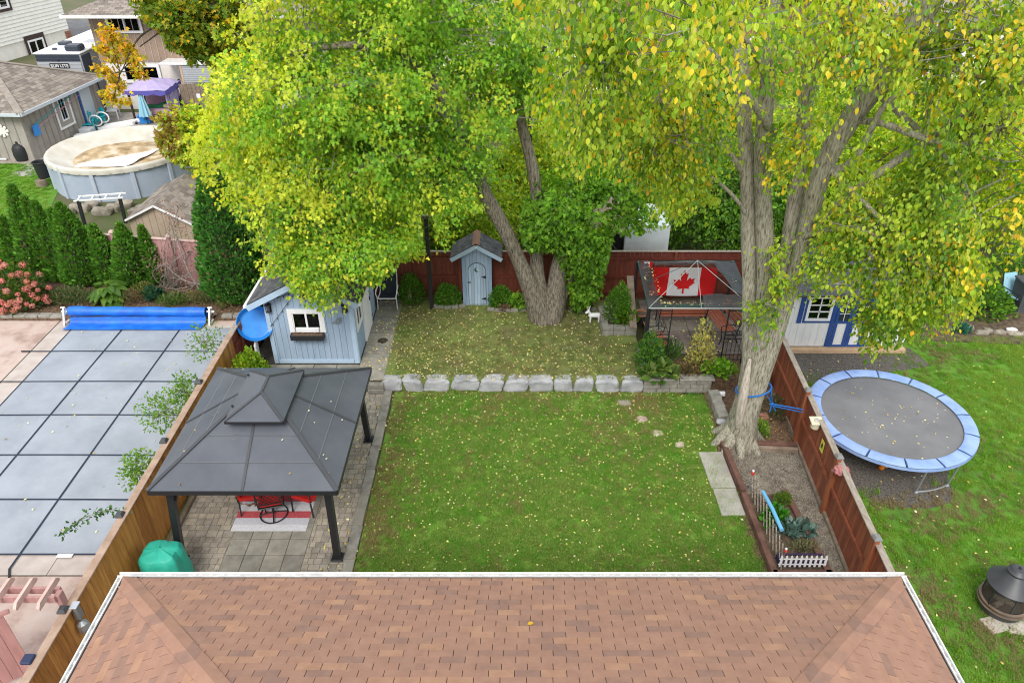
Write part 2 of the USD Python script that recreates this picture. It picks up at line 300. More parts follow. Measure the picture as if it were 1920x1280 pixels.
mat('bark_elm', (0.10, 0.088, 0.066), (0.31, 0.29, 0.225), c3=(0.43, 0.405, 0.335), scale=7, stretch=(5, 5, 0.8), bump=0.9, bscale=8, rough=0.95, spec=0.15, lo=0.33, hi=0.66, detail=9)
mat('bark_maple', (0.06, 0.05, 0.038), (0.29, 0.255, 0.205), scale=6, stretch=(5, 5, 0.9), bump=1.0, bscale=8, rough=0.95, spec=0.15, lo=0.33, hi=0.62, detail=9)
mat('bark_dark', (0.035, 0.03, 0.022), (0.085, 0.075, 0.055), scale=8, rough=0.95, spec=0.15); mat('twig_grey', (0.15, 0.135, 0.11), (0.30, 0.28, 0.25), scale=8, rough=0.9)
mat('scar_wood', (0.30, 0.25, 0.20), (0.56, 0.51, 0.44), scale=6, stretch=(6, 6, 0.6), bump=0.8, bscale=8)
mat('cast_iron', (0.035, 0.038, 0.045), (0.05, 0.053, 0.06), scale=4, rough=0.45, spec=0.5); mat('bronze', (0.13, 0.09, 0.065), (0.19, 0.14, 0.10), scale=6, rough=0.5)
mat('grey_siding', (0.2937, 0.2625, 0.2313), (0.3562, 0.325, 0.2937), scale=2, rough=0.8); mat('batten', (0.29, 0.265, 0.24), rough=0.8); mat('brown_siding', (0.2795, 0.2015, 0.1495), (0.3445, 0.2535, 0.195), scale=2, rough=0.8)
mat('tan_siding', (0.39, 0.3055, 0.234), (0.468, 0.3705, 0.2925), scale=2, rough=0.75)
mat('stucco', (0.682, 0.6435, 0.5885), (0.77, 0.7315, 0.6765), scale=2, bump=0.2, bscale=50); mat('cream_siding', (0.759, 0.7417, 0.69), (0.828, 0.8107, 0.759), scale=2, rough=0.6)
mat('brick_red', (0.20, 0.085, 0.055), (0.32, 0.16, 0.11), scale=9); mat('dark_trim', (0.045, 0.025, 0.022), rough=0.6); mat('gutter_blue', (0.50, 0.55, 0.60), rough=0.45)
mat('camper_dark', (0.035, 0.045, 0.065), rough=0.4); mat('camper_grey', (0.40, 0.42, 0.45), rough=0.4); mat('lilac_cloth', (0.36, 0.30, 0.52), (0.44, 0.38, 0.60), scale=3, rough=0.85); mat('violet_cloth', (0.10, 0.09, 0.36), rough=0.85)
mat('pink_cloth', (0.50, 0.30, 0.38), rough=0.85); mat('sky_cloth', (0.30, 0.55, 0.68), rough=0.85); mat('teal', (0.01, 0.36, 0.42), rough=0.5); mat('green_cloth', (0.02, 0.22, 0.09), rough=0.8); mat('cover_grey', (0.055, 0.06, 0.068), (0.075, 0.08, 0.09), scale=4, rough=0.7)
mat('yellow_sign', (0.60, 0.56, 0.08), rough=0.6); mat('cream_plastic', (0.60, 0.56, 0.42), rough=0.6); mat('rose_cloth', (0.42, 0.17, 0.17), rough=0.9); mat('orange', (0.70, 0.20, 0.01), rough=0.6); mat('red_paint', (0.50, 0.03, 0.02), rough=0.5); mat('bunny_stone', (0.50, 0.40, 0.28), rough=0.8); mat('navy_paint', (0.02, 0.03, 0.08), rough=0.6)
mat('purple_paint', (0.035, 0.018, 0.07), rough=0.6); mat('nest', (0.07, 0.05, 0.035), (0.17, 0.13, 0.09), scale=20, bump=0.8)
mat('asphalt', (0.10, 0.10, 0.105), (0.15, 0.15, 0.155), scale=2); mat('car_silver', (0.45, 0.48, 0.52), rough=0.3, metal=0.3, coat=0.5); mat('steel_sheet', (0.6, 0.672, 0.696), (0.72, 0.792, 0.816), scale=2, rough=0.5)
# ---------------------------------------------------------------- the ground
def ground_z(x, y):
    y0 = np.where(x < -7.4, 22.0 + np.clip(-9.5 - x, 0, 14) * .168, 20.7)      # the yards behind lie a little higher, just past the fences
    return 0.41 * np.clip((y - y0) / 0.4, 0, 1) - 0.06
def _ground(u, v):
    x = -6 + np.sign(u - .5) * np.abs(2 * u - 1) ** 2.6 * 320; y = 21 + np.sign(v - .5) * np.abs(2 * v - 1) ** 2.6 * 330
    return np.c_[x, y, ground_z(x, y)]
obj('ground', grid(_ground, 200, 260), 'far_ground', kind='structure', smooth=True)
def sheet(name, pts, z, m, thick=None, sub=None, kind='structure', parent='/World'):
    p = Polygon([(q[0], q[1]) for q in pts])
    return obj(name, extrude(p, z - (thick or 0.04), z), m, parent, kind=kind if parent == '/World' else None)
LAWN = [(-3.2, 6.2), (-3.14, 16.1), (3.45, 16.1), (5.1, 15.9), (5.1, 14.6), (4.95, 13.7), (5.0, 11.6), (5.1, 10.0), (5.1, 6.2)]
TERR = [(-3.5, 16.16), (-3.5, 20.4), (3.6, 20.4), (3.6, 16.16)]
sheet('lawn', LAWN, 0.0, 'lawn_green')
sheet('upper_lawn', TERR, 0.35, 'lawn_dry', thick=0.4)
RLAWN = [(7.1, 2), (7.15, 21.8), (30, 21.8), (30, 2)]
sheet('neighbour_lawn', RLAWN, 0.0, 'lawn_lush')
FLAWN = [(-34, 22.9), (-34, 33.4), (-20.2, 33.4), (-18.4, 28.0), (-15, 25.2), (-10, 24.8), (-10, 22.2), (-14.5, 22.95)]
sheet('back_lawn', FLAWN, 0.36, 'lawn_lush')
sheet('yard_soil', [(5.0, 6.2), (4.96, 13.7), (5.1, 14.6), (5.2, 20.4), (7.2, 20.4), (6.9, 6.2)], 0.012, 'mulch', thick=0.05)
sheet('back_patio', [(-22, 31.2), (-22, 41), (-8, 41), (-8, 33.8), (-12.5, 32.5)], 0.364, 'concrete')
# poolside deck with a paler border slab and saw-cut joints
sheet('pool_deck', [(-26, 2.5), (-26, 19.75), (-7.35, 19.75), (-7.35, 2.5)], -0.006, 'deck_pink')
sheet('pool_deck_border', [(-13.95, 9.98), (-13.95, 19.5), (-7.4, 19.5), (-7.4, 9.98)], -0.002, 'deck_border')
for nm, a, b in (('deck_joint', (-13.985, 9.5), (-13.955, 19.75)), ('deck_joint', (-26, 9.96), (-7.4, 9.985)), ('deck_joint', (-10.55, 3), (-10.53, 9.96)), ('deck_joint', (-18, 13.2), (-13.98, 13.215)), ('deck_joint', (-9.3, 9.98), (-9.29, 10.5))):
    obj(nm, box(((a[0] + b[0]) / 2, (a[1] + b[1]) / 2, -0.003), (abs(b[0] - a[0]), abs(b[1] - a[1]), 0.008)), 'joint_sand', kind='structure')
sheet('flower_bed', [(-26, 19.75), (-26, 23.4), (-14.4, 22.75), (-7.4, 21.5), (-7.4, 19.75)], 0.06, 'mulch', thick=0.12)
sheet('road', [(-60, 62), (-60, 69), (80, 69), (80, 62)], 0.36, 'asphalt')

# grass blades: tufts scattered over the lawns (nobody could count them)
def tuft(n, h, spread, seed):
    r = np.random.default_rng(seed); V, F = [], []
    for i in range(n):
        b = r.normal(0, spread, 2); a = r.uniform(0, 6.28); lean = r.uniform(0.3, 1.1) * h; w = r.uniform(.004, .007); hh = h * r.uniform(.6, 1.2)
        d = np.array([math.cos(a), math.sin(a)]); s = np.array([-d[1], d[0]]) * w; k = len(V)
        V += [(*(b - s), 0), (*(b + s), 0), (*(b + d * lean * .35 + s * .7), hh * .65), (*(b + d * lean * .35 - s * .7), hh * .65), (*(b + d * lean), hh)]
        F += [(k, k + 1, k + 2), (k, k + 2, k + 3), (k + 3, k + 2, k + 4)]
    return np.array(V), np.array(F)
def grass(name, label, poly, z, density, cols, h=0.05, seed=1, thin=None, dry=None, shift=0.):
    r = np.random.default_rng(seed); P = Polygon(poly); x0, y0, x1, y1 = P.bounds; n = int((x1 - x0) * (y1 - y0) * density)
    p = np.c_[r.uniform(x0, x1, n), r.uniform(y0, y1, n)]
    import shapely
    p = p[shapely.contains_xy(P, p[:, 0], p[:, 1])]
    if thin is not None: p = p[r.random(len(p)) < thin(p)]
    path = fresh('/World', name); pi = UsdGeom.PointInstancer.Define(stage, path); tag(pi.GetPrim(), label, 'grass', kind='stuff'); origin[path] = np.zeros(3)
    protos = []
    for k, c in enumerate(cols):
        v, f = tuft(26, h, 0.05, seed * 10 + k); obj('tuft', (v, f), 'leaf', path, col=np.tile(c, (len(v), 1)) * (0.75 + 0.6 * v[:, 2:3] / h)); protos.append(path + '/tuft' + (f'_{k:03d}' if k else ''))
    pi.CreatePrototypesRel().SetTargets([Sdf.Path(q) for q in protos])
    nz = noise(np.c_[p * 0.9, np.zeros(len(p))]) + r.normal(0, .16, len(p)) + shift - (0 if dry is None else dry(p))
    idx = np.clip((nz - .25) / .5 * len(cols), 0, len(cols) - 1).astype(np.int32)
    pi.CreateProtoIndicesAttr(Vt.IntArray.FromNumpy(idx)); pi.CreatePositionsAttr(Vt.Vec3fArray.FromNumpy(np.c_[p, np.full(len(p), z)].astype(np.float32)))
    a = r.uniform(0, math.pi, len(p)); pi.CreateOrientationsAttr([Gf.Quath(float(math.cos(x)), 0, 0, float(math.sin(x))) for x in a])
    s = r.uniform(.7, 1.25, len(p)); pi.CreateScalesAttr(Vt.Vec3fArray.FromNumpy(np.repeat(s[:, None], 3, 1).astype(np.float32)))
GREEN = [(.26, .22, .09), (.19, .24, .045), (.125, .265, .028), (.105, .275, .024), (.135, .30, .028), (.20, .28, .055)]
DRY = [(.21, .19, .075), (.165, .20, .055), (.14, .215, .045), (.205, .205, .085)]
LUSH = [(0.112, 0.246, 0.020), (0.129, 0.291, 0.020), (0.157, 0.325, 0.022), (0.202, 0.302, 0.038)]
def wear(p): return np.clip(1.25 - 0.9 * (noise(np.c_[p * 0.55, np.zeros(len(p))]) > .66) * .35 - .35 * np.clip((p[:, 1] - 14.6), 0, 1) - .6 * np.exp(-((p[:, 0] + 3.1) / .35) ** 2), .15, 1)
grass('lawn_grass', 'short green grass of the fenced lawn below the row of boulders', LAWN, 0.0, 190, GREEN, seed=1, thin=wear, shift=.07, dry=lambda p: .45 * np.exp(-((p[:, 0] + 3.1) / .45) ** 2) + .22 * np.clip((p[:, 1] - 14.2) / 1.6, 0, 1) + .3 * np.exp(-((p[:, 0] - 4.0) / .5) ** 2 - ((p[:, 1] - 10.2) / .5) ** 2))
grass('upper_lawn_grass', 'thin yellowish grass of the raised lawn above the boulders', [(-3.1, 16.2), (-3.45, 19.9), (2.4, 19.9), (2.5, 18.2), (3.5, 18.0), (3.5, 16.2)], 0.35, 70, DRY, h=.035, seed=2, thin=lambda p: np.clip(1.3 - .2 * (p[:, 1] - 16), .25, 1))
def rthin(p):
    bare = np.exp(-(((p[:, 0] - 8.75) / 1.7) ** 2 + ((p[:, 1] - 13.4) / 1.55) ** 2) ** 2) + np.exp(-((p[:, 0] - 9.2) / 2.6) ** 2 - ((p[:, 1] - 17.5) / 1.0) ** 2)
    return np.clip(1 - 1.3 * bare, 0, 1)
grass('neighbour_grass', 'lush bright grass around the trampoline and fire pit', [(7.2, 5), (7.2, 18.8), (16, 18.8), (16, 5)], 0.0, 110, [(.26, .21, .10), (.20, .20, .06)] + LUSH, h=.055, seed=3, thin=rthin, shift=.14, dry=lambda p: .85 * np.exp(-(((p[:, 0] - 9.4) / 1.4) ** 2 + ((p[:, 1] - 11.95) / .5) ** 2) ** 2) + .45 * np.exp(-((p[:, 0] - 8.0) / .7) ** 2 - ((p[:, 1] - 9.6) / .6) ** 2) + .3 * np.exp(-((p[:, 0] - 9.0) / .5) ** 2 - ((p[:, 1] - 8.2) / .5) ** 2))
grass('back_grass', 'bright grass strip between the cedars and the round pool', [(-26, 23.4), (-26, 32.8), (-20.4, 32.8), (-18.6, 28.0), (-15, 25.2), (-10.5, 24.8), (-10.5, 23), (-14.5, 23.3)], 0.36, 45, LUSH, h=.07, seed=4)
wob = lambda cx, cy, rx, ry, s, z, m: obj('bare_earth', extrude(Polygon([(cx + rx * k * math.cos(a), cy + ry * k * math.sin(a)) for a in np.linspace(0, 6.283, 60)[:-1] for k in [1 + .5 * (float(meshkit.fbm(np.array([[math.cos(a) * 2.5 + s, math.sin(a) * 2.5, s]]))[0]) - .5)]]).intersection(sbox(7.2, 5, 30, 21)), -.03, z), m, kind='structure')
wob(8.7, 13.35, 1.6, 1.5, 3, .006, 'gravel_dark')
obj('bare_earth', extrude(Polygon([(7.3, 16.3), (7.3, 18.2), (11.6, 18.2), (11.8, 17.3), (10.2, 16.9), (9, 16.5)]), -.03, 0.009), 'gravel_dark', kind='structure')
obj('bare_earth', extrude(Polygon([(12.2, 18.6), (12.2, 21.7), (24, 21.7), (24, 18.2), (16, 18.3)]), -.03, 0.03), 'soil', kind='structure')

# ---------------------------------------------------------------- patio: ashlar pavers round a field of flagstones
PATIO = Polygon([(-7.15, 6.0), (-7.15, 16.08), (-3.42, 16.08), (-3.42, 6.0)])
sheet('patio', list(PATIO.exterior.coords)[:-1], -0.004, 'joint_sand')
pat = '/World/patio'
FLAGS = sbox(-5.9, 6.2, -4.25, 12.6)
r = random.Random(5); cells = []; y = 6.0
while y < 16.08:
    hh = r.choice([.145, .145, .19]); x = -7.15 - r.uniform(0, .1)
    while x < -3.45:
        ww = r.choice([.12, .17, .17, .23]); cells.append(sbox(x + .004, y + .004, x + ww - .004, y + hh - .004)); x += ww
    y += hh
clipP = PATIO.difference(FLAGS)
pieces(pat, 'paver', cells, (0, 0, -0.02), (1, 0, 0), (0, 1, 0), .024, [f'paver_{k}' for k in range(4)], chamfer=.005, clip=clipP, jitter=.003, seed=3, limit=300,
       score=lambda c: (0 if 9.6 < c[1] < 15.4 and (c[0] < -5.9 or c[0] > -4.3) else 50) + abs(c[1] - 11.6))
fl = []
for i, x in enumerate(np.arange(-5.9, -4.26, .412)):
    for j, y in enumerate(np.arange(6.2, 12.5, .43)): fl.append(sbox(x + .006, y + .006, min(x + .406, -4.25), y + .424))
pieces(pat, 'flagstone', fl, (0, 0, -0.02), (1, 0, 0), (0, 1, 0), .026, ['flag_0', 'flag_1', 'flag_2'], chamfer=.005, jitter=.002, seed=4)
edge = thing('patio_edging', 'long grey timber-like kerb between the pavers and the lawn', 'kerb', (-3.33, 11, 0))
y = 7.0
while y < 15.7:
    L = r.uniform(.75, .95); obj('kerb_stone', rbox((-3.31 + .012 * r.uniform(-1, 1), y + L / 2, -.035), (.22, L - .01, .16), .012, rz=r.uniform(-.6, .6)), r.choice(['wall_block', 'flag_0', 'flag_1']), edge); y += L
# raised path beside the shed: slabs, with a block step at its front end
path = thing('shed_path', 'grey concrete slab path between the blue shed and the upper lawn', 'path', (-3.8, 18, .35))
obj('path_bed', extrude(Polygon([(-7.15, 16.14), (-7.15, 20.5), (-3.42, 20.5), (-3.42, 16.14)]), -.05, .325), 'joint_sand', path)
y = 16.14; k = 0
for L in (.50, .60, .61, .62, .30, .61, .60, .45):
    obj('slab', chamfered_box := rbox((-3.80, y + L / 2, .335), (.74, L - .03, .05), .008), r.choice(['flag_0', 'flag_1', 'wall_block']), path); y += L
for i in range(5): obj('slab', rbox((-4.48 - .62 * i, 16.50, .335), (.605, .70, .05), .008), r.choice(['flag_0', 'flag_1', 'flag_2']), path)
for j in range(2): obj('block', rbox((-3.63, 16.04 + .003 * j, .085 + .15 * j), (.42, .16, .14), .015), 'wall_block', path)
obj('drain_cover', lathe([(0, .368), (.13, .368), (.15, .36)], 20, (-3.72, 18.05, 0)), 'bark_dark', path)

# ---------------------------------------------------------------- the house whose roof fills the lower edge
EX, EY, EZ, S = 5.80, 7.45, 3.0, 0.45
house = thing('bungalow', 'hip roof of red-brown shingles with white eave gutter along the bottom of the view', 'house', (0, 4, 0))
RL = 9.0   # roof depth from eave to eave; ridge halfway
zr = EZ + S * RL / 2
def roofpt(x, y, dz=0): return np.array([x, y, EZ + S * min(EX - abs(x), EY - y, y - (EY - RL)) + dz])
obj('wall', [box((0, EY - .45 - .1, 1.45), (2 * EX - .9, .2, 2.9)), box((-EX + .55, EY - RL / 2, 1.45), (.2, RL - 1.3, 2.9)), box((EX - .55, EY - RL / 2, 1.45), (.2, RL - 1.3, 2.9)), box((0, EY - RL + .55, 1.45), (2 * EX - .9, .2, 2.9))], 'brick_red', house)
c4 = [(-EX, EY), (EX, EY), (EX, EY - RL), (-EX, EY - RL)]
P4 = [np.array([x, y, EZ]) for x, y in c4]; R2 = [np.array([-EX + RL / 2, EY - RL / 2, zr]), np.array([EX - RL / 2, EY - RL / 2, zr])]
obj('roof', (np.array(P4 + R2), np.array([[1, 0, 4], [1, 4, 5], [2, 1, 5], [3, 2, 5], [3, 5, 4], [0, 3, 4]])), 'underlay', house)
roof = house + '/roof'
obj('soffit', box((0, EY - RL / 2, EZ - .06), (2 * EX - .04, RL - .04, .05)), 'white_paint', house)
sl = math.hypot(1, S); TW, EXPO = .305, .140
def shingle_cells(wid, dep, seed):
    r = random.Random(seed); out = []; row = 0; b = 0.0
    while b < dep:
        off = (row % 2) * TW / 2 + (row // 2) * .016 - TW
        a = off
        while a < wid: out.append(sbox(a + .0042, b, a + TW - .0042, b + EXPO)); a += TW
        b += EXPO; row += 1
    return out
D2 = RL / 2 * sl
reds = [f'shingle_red_{k}' for k in (0, 0, 5, 5, 4, 4, 1, 2, 3)]
CAPW = .15
front = Polygon([(0, 0), (2 * EX, 0), (2 * EX - RL / 2, D2), (RL / 2, D2)])
vis = Polygon([(0, 0), (2 * EX, 0), (2 * EX - 3.2, 3.2 * sl), (3.2, 3.2 * sl)])
near = lambda c: -c[2] + (3 if c[1] < 4.9 or abs(PX(c)[0] - 960) > 980 or PX(c)[1] > 1290 else 0)
# rear-facing plane: u runs from the right corner to the left so that the normal points up
pieces(roof, 'shingle', shingle_cells(2 * EX, D2, 11), (EX, EY, EZ + .004), (-1, 0, 0), (0, -1 / sl, S / sl), .010, reds, clip=front.buffer(-.05), jitter=.002, seed=21, limit=220, score=near)
side = Polygon([(0, 0), (RL, 0), (RL / 2, D2)])
pieces(roof, 'shingle', shingle_cells(RL, D2, 12), (-EX, EY, EZ + .004), (0, -1, 0), (1 / sl, 0, S / sl), .010, reds, clip=side.buffer(-.05), jitter=.002, seed=22, limit=40, score=near)
pieces(roof, 'shingle', shingle_cells(RL, D2, 13), (EX, EY - RL, EZ + .004), (0, 1, 0), (-1 / sl, 0, S / sl), .010, reds, clip=side.buffer(-.05), jitter=.002, seed=23, limit=40, score=near)
for sx in (-1, 1):
    t = 0.0; k = 0
    while t < 4.3:
        t2 = t + .20; q = []
        for tt, dz in ((t, .023), (t2 + .05, .016)):
            x, y = sx * (EX - tt), EY - tt
            for a in (-1, 0, 1):   # across the hip
                ox, oy = (0, CAPW * 1.25) if a == 1 else ((sx * CAPW * 1.25, 0) if a == -1 else (0, 0))
                px, py = x + (sx * CAPW * 1.25 if a == -1 else 0), y + (CAPW * 1.25 if a == 1 else 0)
                q.append(np.array([px, py, EZ + S * min(EX - abs(px), EY - py) + dz]))
        q = [np.array([np.clip(p[0], -EX, EX), min(p[1], EY), max(p[2], EZ + .015)]) for p in q]
        up = [p + [0, 0, .008] for p in q]; V = np.array(q + up)
        F = [[6, 7, 10], [6, 10, 9], [7, 8, 11], [7, 11, 10], [0, 6, 3], [3, 6, 9], [2, 5, 8], [5, 11, 8], [0, 1, 7], [0, 7, 6], [1, 2, 8], [1, 8, 7]]
        obj('hip_cap', (V, np.array(F)), random.choice(reds), roof); t = t2
# eave gutters: outer face, floor, inner face, and the grime lying in them
def gutter(a, b, out):
    a, b, out = np.array(a, float), np.array(b, float), np.array(out, float)
    obj('gutter', [beam(a + out * .078 + [0, 0, -.04], b + out * .078 + [0, 0, -.04], .018, .10), beam(a + out * .04 + [0, 0, -.085], b + out * .04 + [0, 0, -.085], .066, .012), beam(a + out * .008 + [0, 0, -.03], b + out * .008 + [0, 0, -.03], .012, .11)], 'gutter_white', house)
    obj('gutter_debris', beam(a + out * .041 + [0, 0, -.045], b + out * .041 + [0, 0, -.045], .052, .05), 'gutter_grime', house)
gutter((-EX - .088, EY, EZ), (EX + .088, EY, EZ), (0, 1, 0)); gutter((-EX, EY, EZ), (-EX, EY - RL, EZ), (-1, 0, 0)); gutter((EX, EY, EZ), (EX, EY - RL, EZ), (1, 0, 0))
# ---------------------------------------------------------------- fences: every plank a part
def fence(name, label, a, b, z0, z1, pw, mats, rail_mat, side, post_at, cap, cat='fence', group=None, rails=(0.3, 1.2), capw=.14, gap=.006, postcap=None, seed=1, limit=300, post_h=.12):
    a, b = np.array([*a, 0.0]), np.array([*b, 0.0]); L = np.linalg.norm(b - a); u = (b - a) / L; n = np.array([-u[1], u[0], 0]) * side
    t = thing(name, label, cat, (*((a + b)[:2] / 2), z0), group=group); r = random.Random(seed)
    x = 0; P = []
    while x < L - .02:
        w = min(pw * r.uniform(.96, 1.04), L - x); P.append((x, w)); x += w
    for x, w in P:
        c = a + u * (x + w / 2); h = z1 - z0 - .02 - r.uniform(0, .012); off = r.uniform(-.003, .003)
        obj('plank', box(c + n * off + [0, 0, z0 + .02 + h / 2], (w - gap, .02, h), rz=math.degrees(math.atan2(u[1], u[0]))), r.choice(mats), t)
    for zr_ in rails: obj('rail', beam(a + n * .04 + [0, 0, z0 + zr_], b + n * .04 + [0, 0, z0 + zr_], .045, .085), mats[0], t)
    if cap: obj('cap_rail', rbox((a + b) / 2 + [0, 0, z1 + .012], (L, capw, .035), .006, rz=math.degrees(math.atan2(u[1], u[0]))), rail_mat, t)
    for s in post_at:
        c = a + u * s; pst = obj('post', rbox(c + n * .05 + [0, 0, (z0 + z1 + post_h) / 2], (.10, .10, z1 + post_h - z0), .006, rz=math.degrees(math.atan2(u[1], u[0]))), mats[-1], t)
        if postcap:
            zc = z1 + post_h
            obj('post_cap', [rbox(c + n * .05 + [0, 0, zc + .02], (.15, .15, .04), .008), hull([c + n * .05 + np.array(q) for q in ((-.07, -.07, zc + .041), (.07, -.07, zc + .041), (.07, .07, zc + .041), (-.07, .07, zc + .041), (-.045, -.045, zc + .08), (.045, -.045, zc + .08), (.045, .045, zc + .08), (-.045, .045, zc + .08))])], postcap, pst)
    return t
fence('cedar_fence', 'orange-brown plank fence beside the grey pool cover', (-7.27, 5.2), (-7.27, 16.3), 0, 1.68, .14, [f'cedar_plank_{k}' for k in range(3)], 'rail_brown', 1, [.35, 2.65, 4.75, 6.85, 8.95], True, rails=(.35, 1.3), capw=.15, postcap='charcoal_metal', seed=3, post_h=.02)
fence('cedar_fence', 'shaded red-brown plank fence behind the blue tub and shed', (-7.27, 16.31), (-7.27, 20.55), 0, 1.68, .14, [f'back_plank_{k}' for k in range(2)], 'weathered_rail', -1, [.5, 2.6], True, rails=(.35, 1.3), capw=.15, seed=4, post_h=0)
obj('timber_edging', rbox((-7.11, 10.6, .05), (.09, 9.6, .12), .01), 'old_wood', label='low timber strip along the foot of the orange-brown fence', cat='edging')
fence('red_fence', 'red-brown plank fence between the raised bed and the trampoline', (6.60, 8.0), (7.10, 16.9), 0, 1.5, .145, [f'red_plank_{k}' for k in range(3)], 'weathered_rail', 1, [1.45, 3.65, 5.95, 8.8], True, rails=(.82,), capw=.13, postcap='grey_plastic', seed=5)
fence('back_fence', 'dark red plank fence with a middle rail behind the outhouse and maple', (-7.2, 20.62), (7.2, 20.62), .3, 1.93, .135, [f'back_plank_{k}' for k in range(2)], 'weathered_rail', -1, [1.2, 3.4, 5.6, 7.8, 10.0, 12.2], True, rails=(.25, .8, 1.42), capw=.09, seed=6, post_h=.02)
fence('mauve_fence', 'faded mauve plank fence behind the cedars and flower bed', (-20.5, 23.6), (-9.5, 21.75), .0, 1.68, .15, [f'mauve_plank_{k}' for k in range(2)], 'rail_pink', -1, [3.2, 5.4, 7.6, 9.6], True, rails=(.3,), capw=.11, seed=7, postcap='rail_pink')
# gate panel and arbour in the lower left corner
g = thing('mauve_gate', 'mauve plank gate leaning in the lower left corner beside the deck', 'gate', (-8.4, 6.4, 0))
r = random.Random(8)
ga, gb = np.array([-10.6, 6.35, 0]), np.array([-8.22, 7.86, 0]); gu = (gb - ga) / np.linalg.norm(gb - ga)
for k in range(17):
    c = ga + gu * (.08 + .16 * k); obj('plank', box(c + [0, 0, .9], (.152, .025, 1.5), rz=math.degrees(math.atan2(gu[1], gu[0]))), f'mauve_plank_{k % 2}', g)
obj('top_rail', beam(ga + [0, 0, 1.68], gb + [0, 0, 1.68], .07, .05), 'mauve_plank_0', g)
obj('latch', rbox(ga + gu * 1.3 + np.array([.05, .05, 1.0]), (.06, .06, .12), .01), 'black_metal', g)
p = thing('corner_post', 'mauve square post with blue-black cap at the lower end of the fence', 'post', (-7.5, 6.75, 0))
obj('shaft', rbox((-7.40, 6.95, .85), (.13, .13, 1.7), .01), 'mauve_plank_0', p); obj('cap', rbox((-7.40, 6.95, 1.73), (.17, .17, .06), .015), 'navy_paint', p)
ar = thing('arbour', 'mauve wooden arbour top of beams and short rafters by the fence', 'arbour', (-9, 8.3, 0))
obj('beam', beam((-12.5, 8.06, 1.95), (-7.38, 8.06, 1.95), .05, .13), 'mauve_plank_1', ar); obj('beam', beam((-12.5, 7.88, 1.95), (-7.38, 7.88, 1.95), .05, .13), 'mauve_plank_0', ar)
for k in range(6):
    x = -7.50 - .37 * k
    obj('rafter', into(extrude(Polygon([(0, 0), (.62, 0), (.62, .05), (.55, .12), (0.07, .12), (0, .05)]), -.025, .025), (x, 7.62, 1.99), (0, 1, 0), (0, 0, 1)), 'rail_pink', ar)
obj('post', rbox((-7.37, 7.97, 1.0), (.09, .14, 2.0), .01), 'mauve_plank_1', ar); obj('post', rbox((-12.3, 7.97, 1.0), (.12, .3, 2.0), .01), 'mauve_plank_1', ar)
sb = thing('fence_lamp', 'small grey solar lamp box hung on the inside of the orange-brown fence', 'lamp', (-7.2, 7.9, 1.5))
obj('housing', rbox((-7.19, 7.95, 1.55), (.10, .13, .3), .015), 'grey_plastic', sb); obj('panel', rbox((-7.185, 7.95, 1.71), (.12, .15, .02), .004), 'car_silver', sb); obj('lamp_head', lathe([(0, 1.1), (.08, 1.13), (.10, 1.22), (.09, 1.32), (.03, 1.38), (0, 1.38)], 10, (-7.16, 7.9, 0)), 'galvanised', sb)
# ---------------------------------------------------------------- two-tier gazebo
gz = thing('gazebo', 'charcoal hardtop gazebo with a small raised upper roof over the patio', 'gazebo', (-4.95, 11.9, 0))
gx0, gx1, gy0, gy1, ge = -6.65, -3.19, 9.95, 13.85, 2.32
gc = np.array([(gx0 + gx1) / 2, (gy0 + gy1) / 2]); W, Dp = gx1 - gx0, gy1 - gy0
zt = 3.075                                                    # where the lower roof stops
k_in = .275                                                  # fraction of the plan left open at its top
def ring(f, z): return [np.array([gc[0] + sx * W / 2 * f, gc[1] + sy * Dp / 2 * f, z]) for sx, sy in ((-1, -1), (1, -1), (1, 1), (-1, 1))]
lo, hi = ring(1, ge), ring(k_in, zt)
def lerp(a, b, t): return a + (b - a) * t
def slab4(a, b, c, d, th): # quad with thickness
    n = np.cross(b - a, d - a); n /= np.linalg.norm(n)
    return hexa([a, b, c, d], [a + n * th, b + n * th, c + n * th, d + n * th])
for i in range(4):
    A, B, Cc, Dd = lo[i], lo[(i + 1) % 4], hi[(i + 1) % 4], hi[i]
    for j in range(3):
        t0, t1 = j / 3, (j + 1) / 3
        for h0, h1 in ((0, .5), (.5, 1)):
            q = [lerp(lerp(A, Dd, t0), lerp(B, Cc, t0), h0), lerp(lerp(A, Dd, t0), lerp(B, Cc, t0), h1), lerp(lerp(A, Dd, t1), lerp(B, Cc, t1), h1), lerp(lerp(A, Dd, t1), lerp(B, Cc, t1), h0)]
            q = [x + [0, 0, .004 * j] for x in q]
            obj('roof_panel', slab4(*q, .012), 'gazebo_panel', gz)
        if j: obj('seam', beam(lerp(lerp(A, Dd, t0), lerp(B, Cc, t0), .0) + [0, 0, .016 + .004 * j], lerp(lerp(A, Dd, t0), lerp(B, Cc, t0), 1.0) + [0, 0, .016 + .004 * j], .016, .012), 'seam_metal', gz)
    m0, m1 = lerp(A, B, .5), lerp(Dd, Cc, .5)
    obj('ridge_cap', beam(m0 + [0, 0, .022], m1 + [0, 0, .03], .05, .022), 'charcoal_metal', gz)
    obj('ridge_cap', beam(A + [0, 0, .02], Dd + [0, 0, .03], .075, .03), 'charcoal_metal', gz)
    obj('eave_beam', beam(A + [0, 0, -.045], B + [0, 0, -.045], .03, .09), 'black_metal', gz)
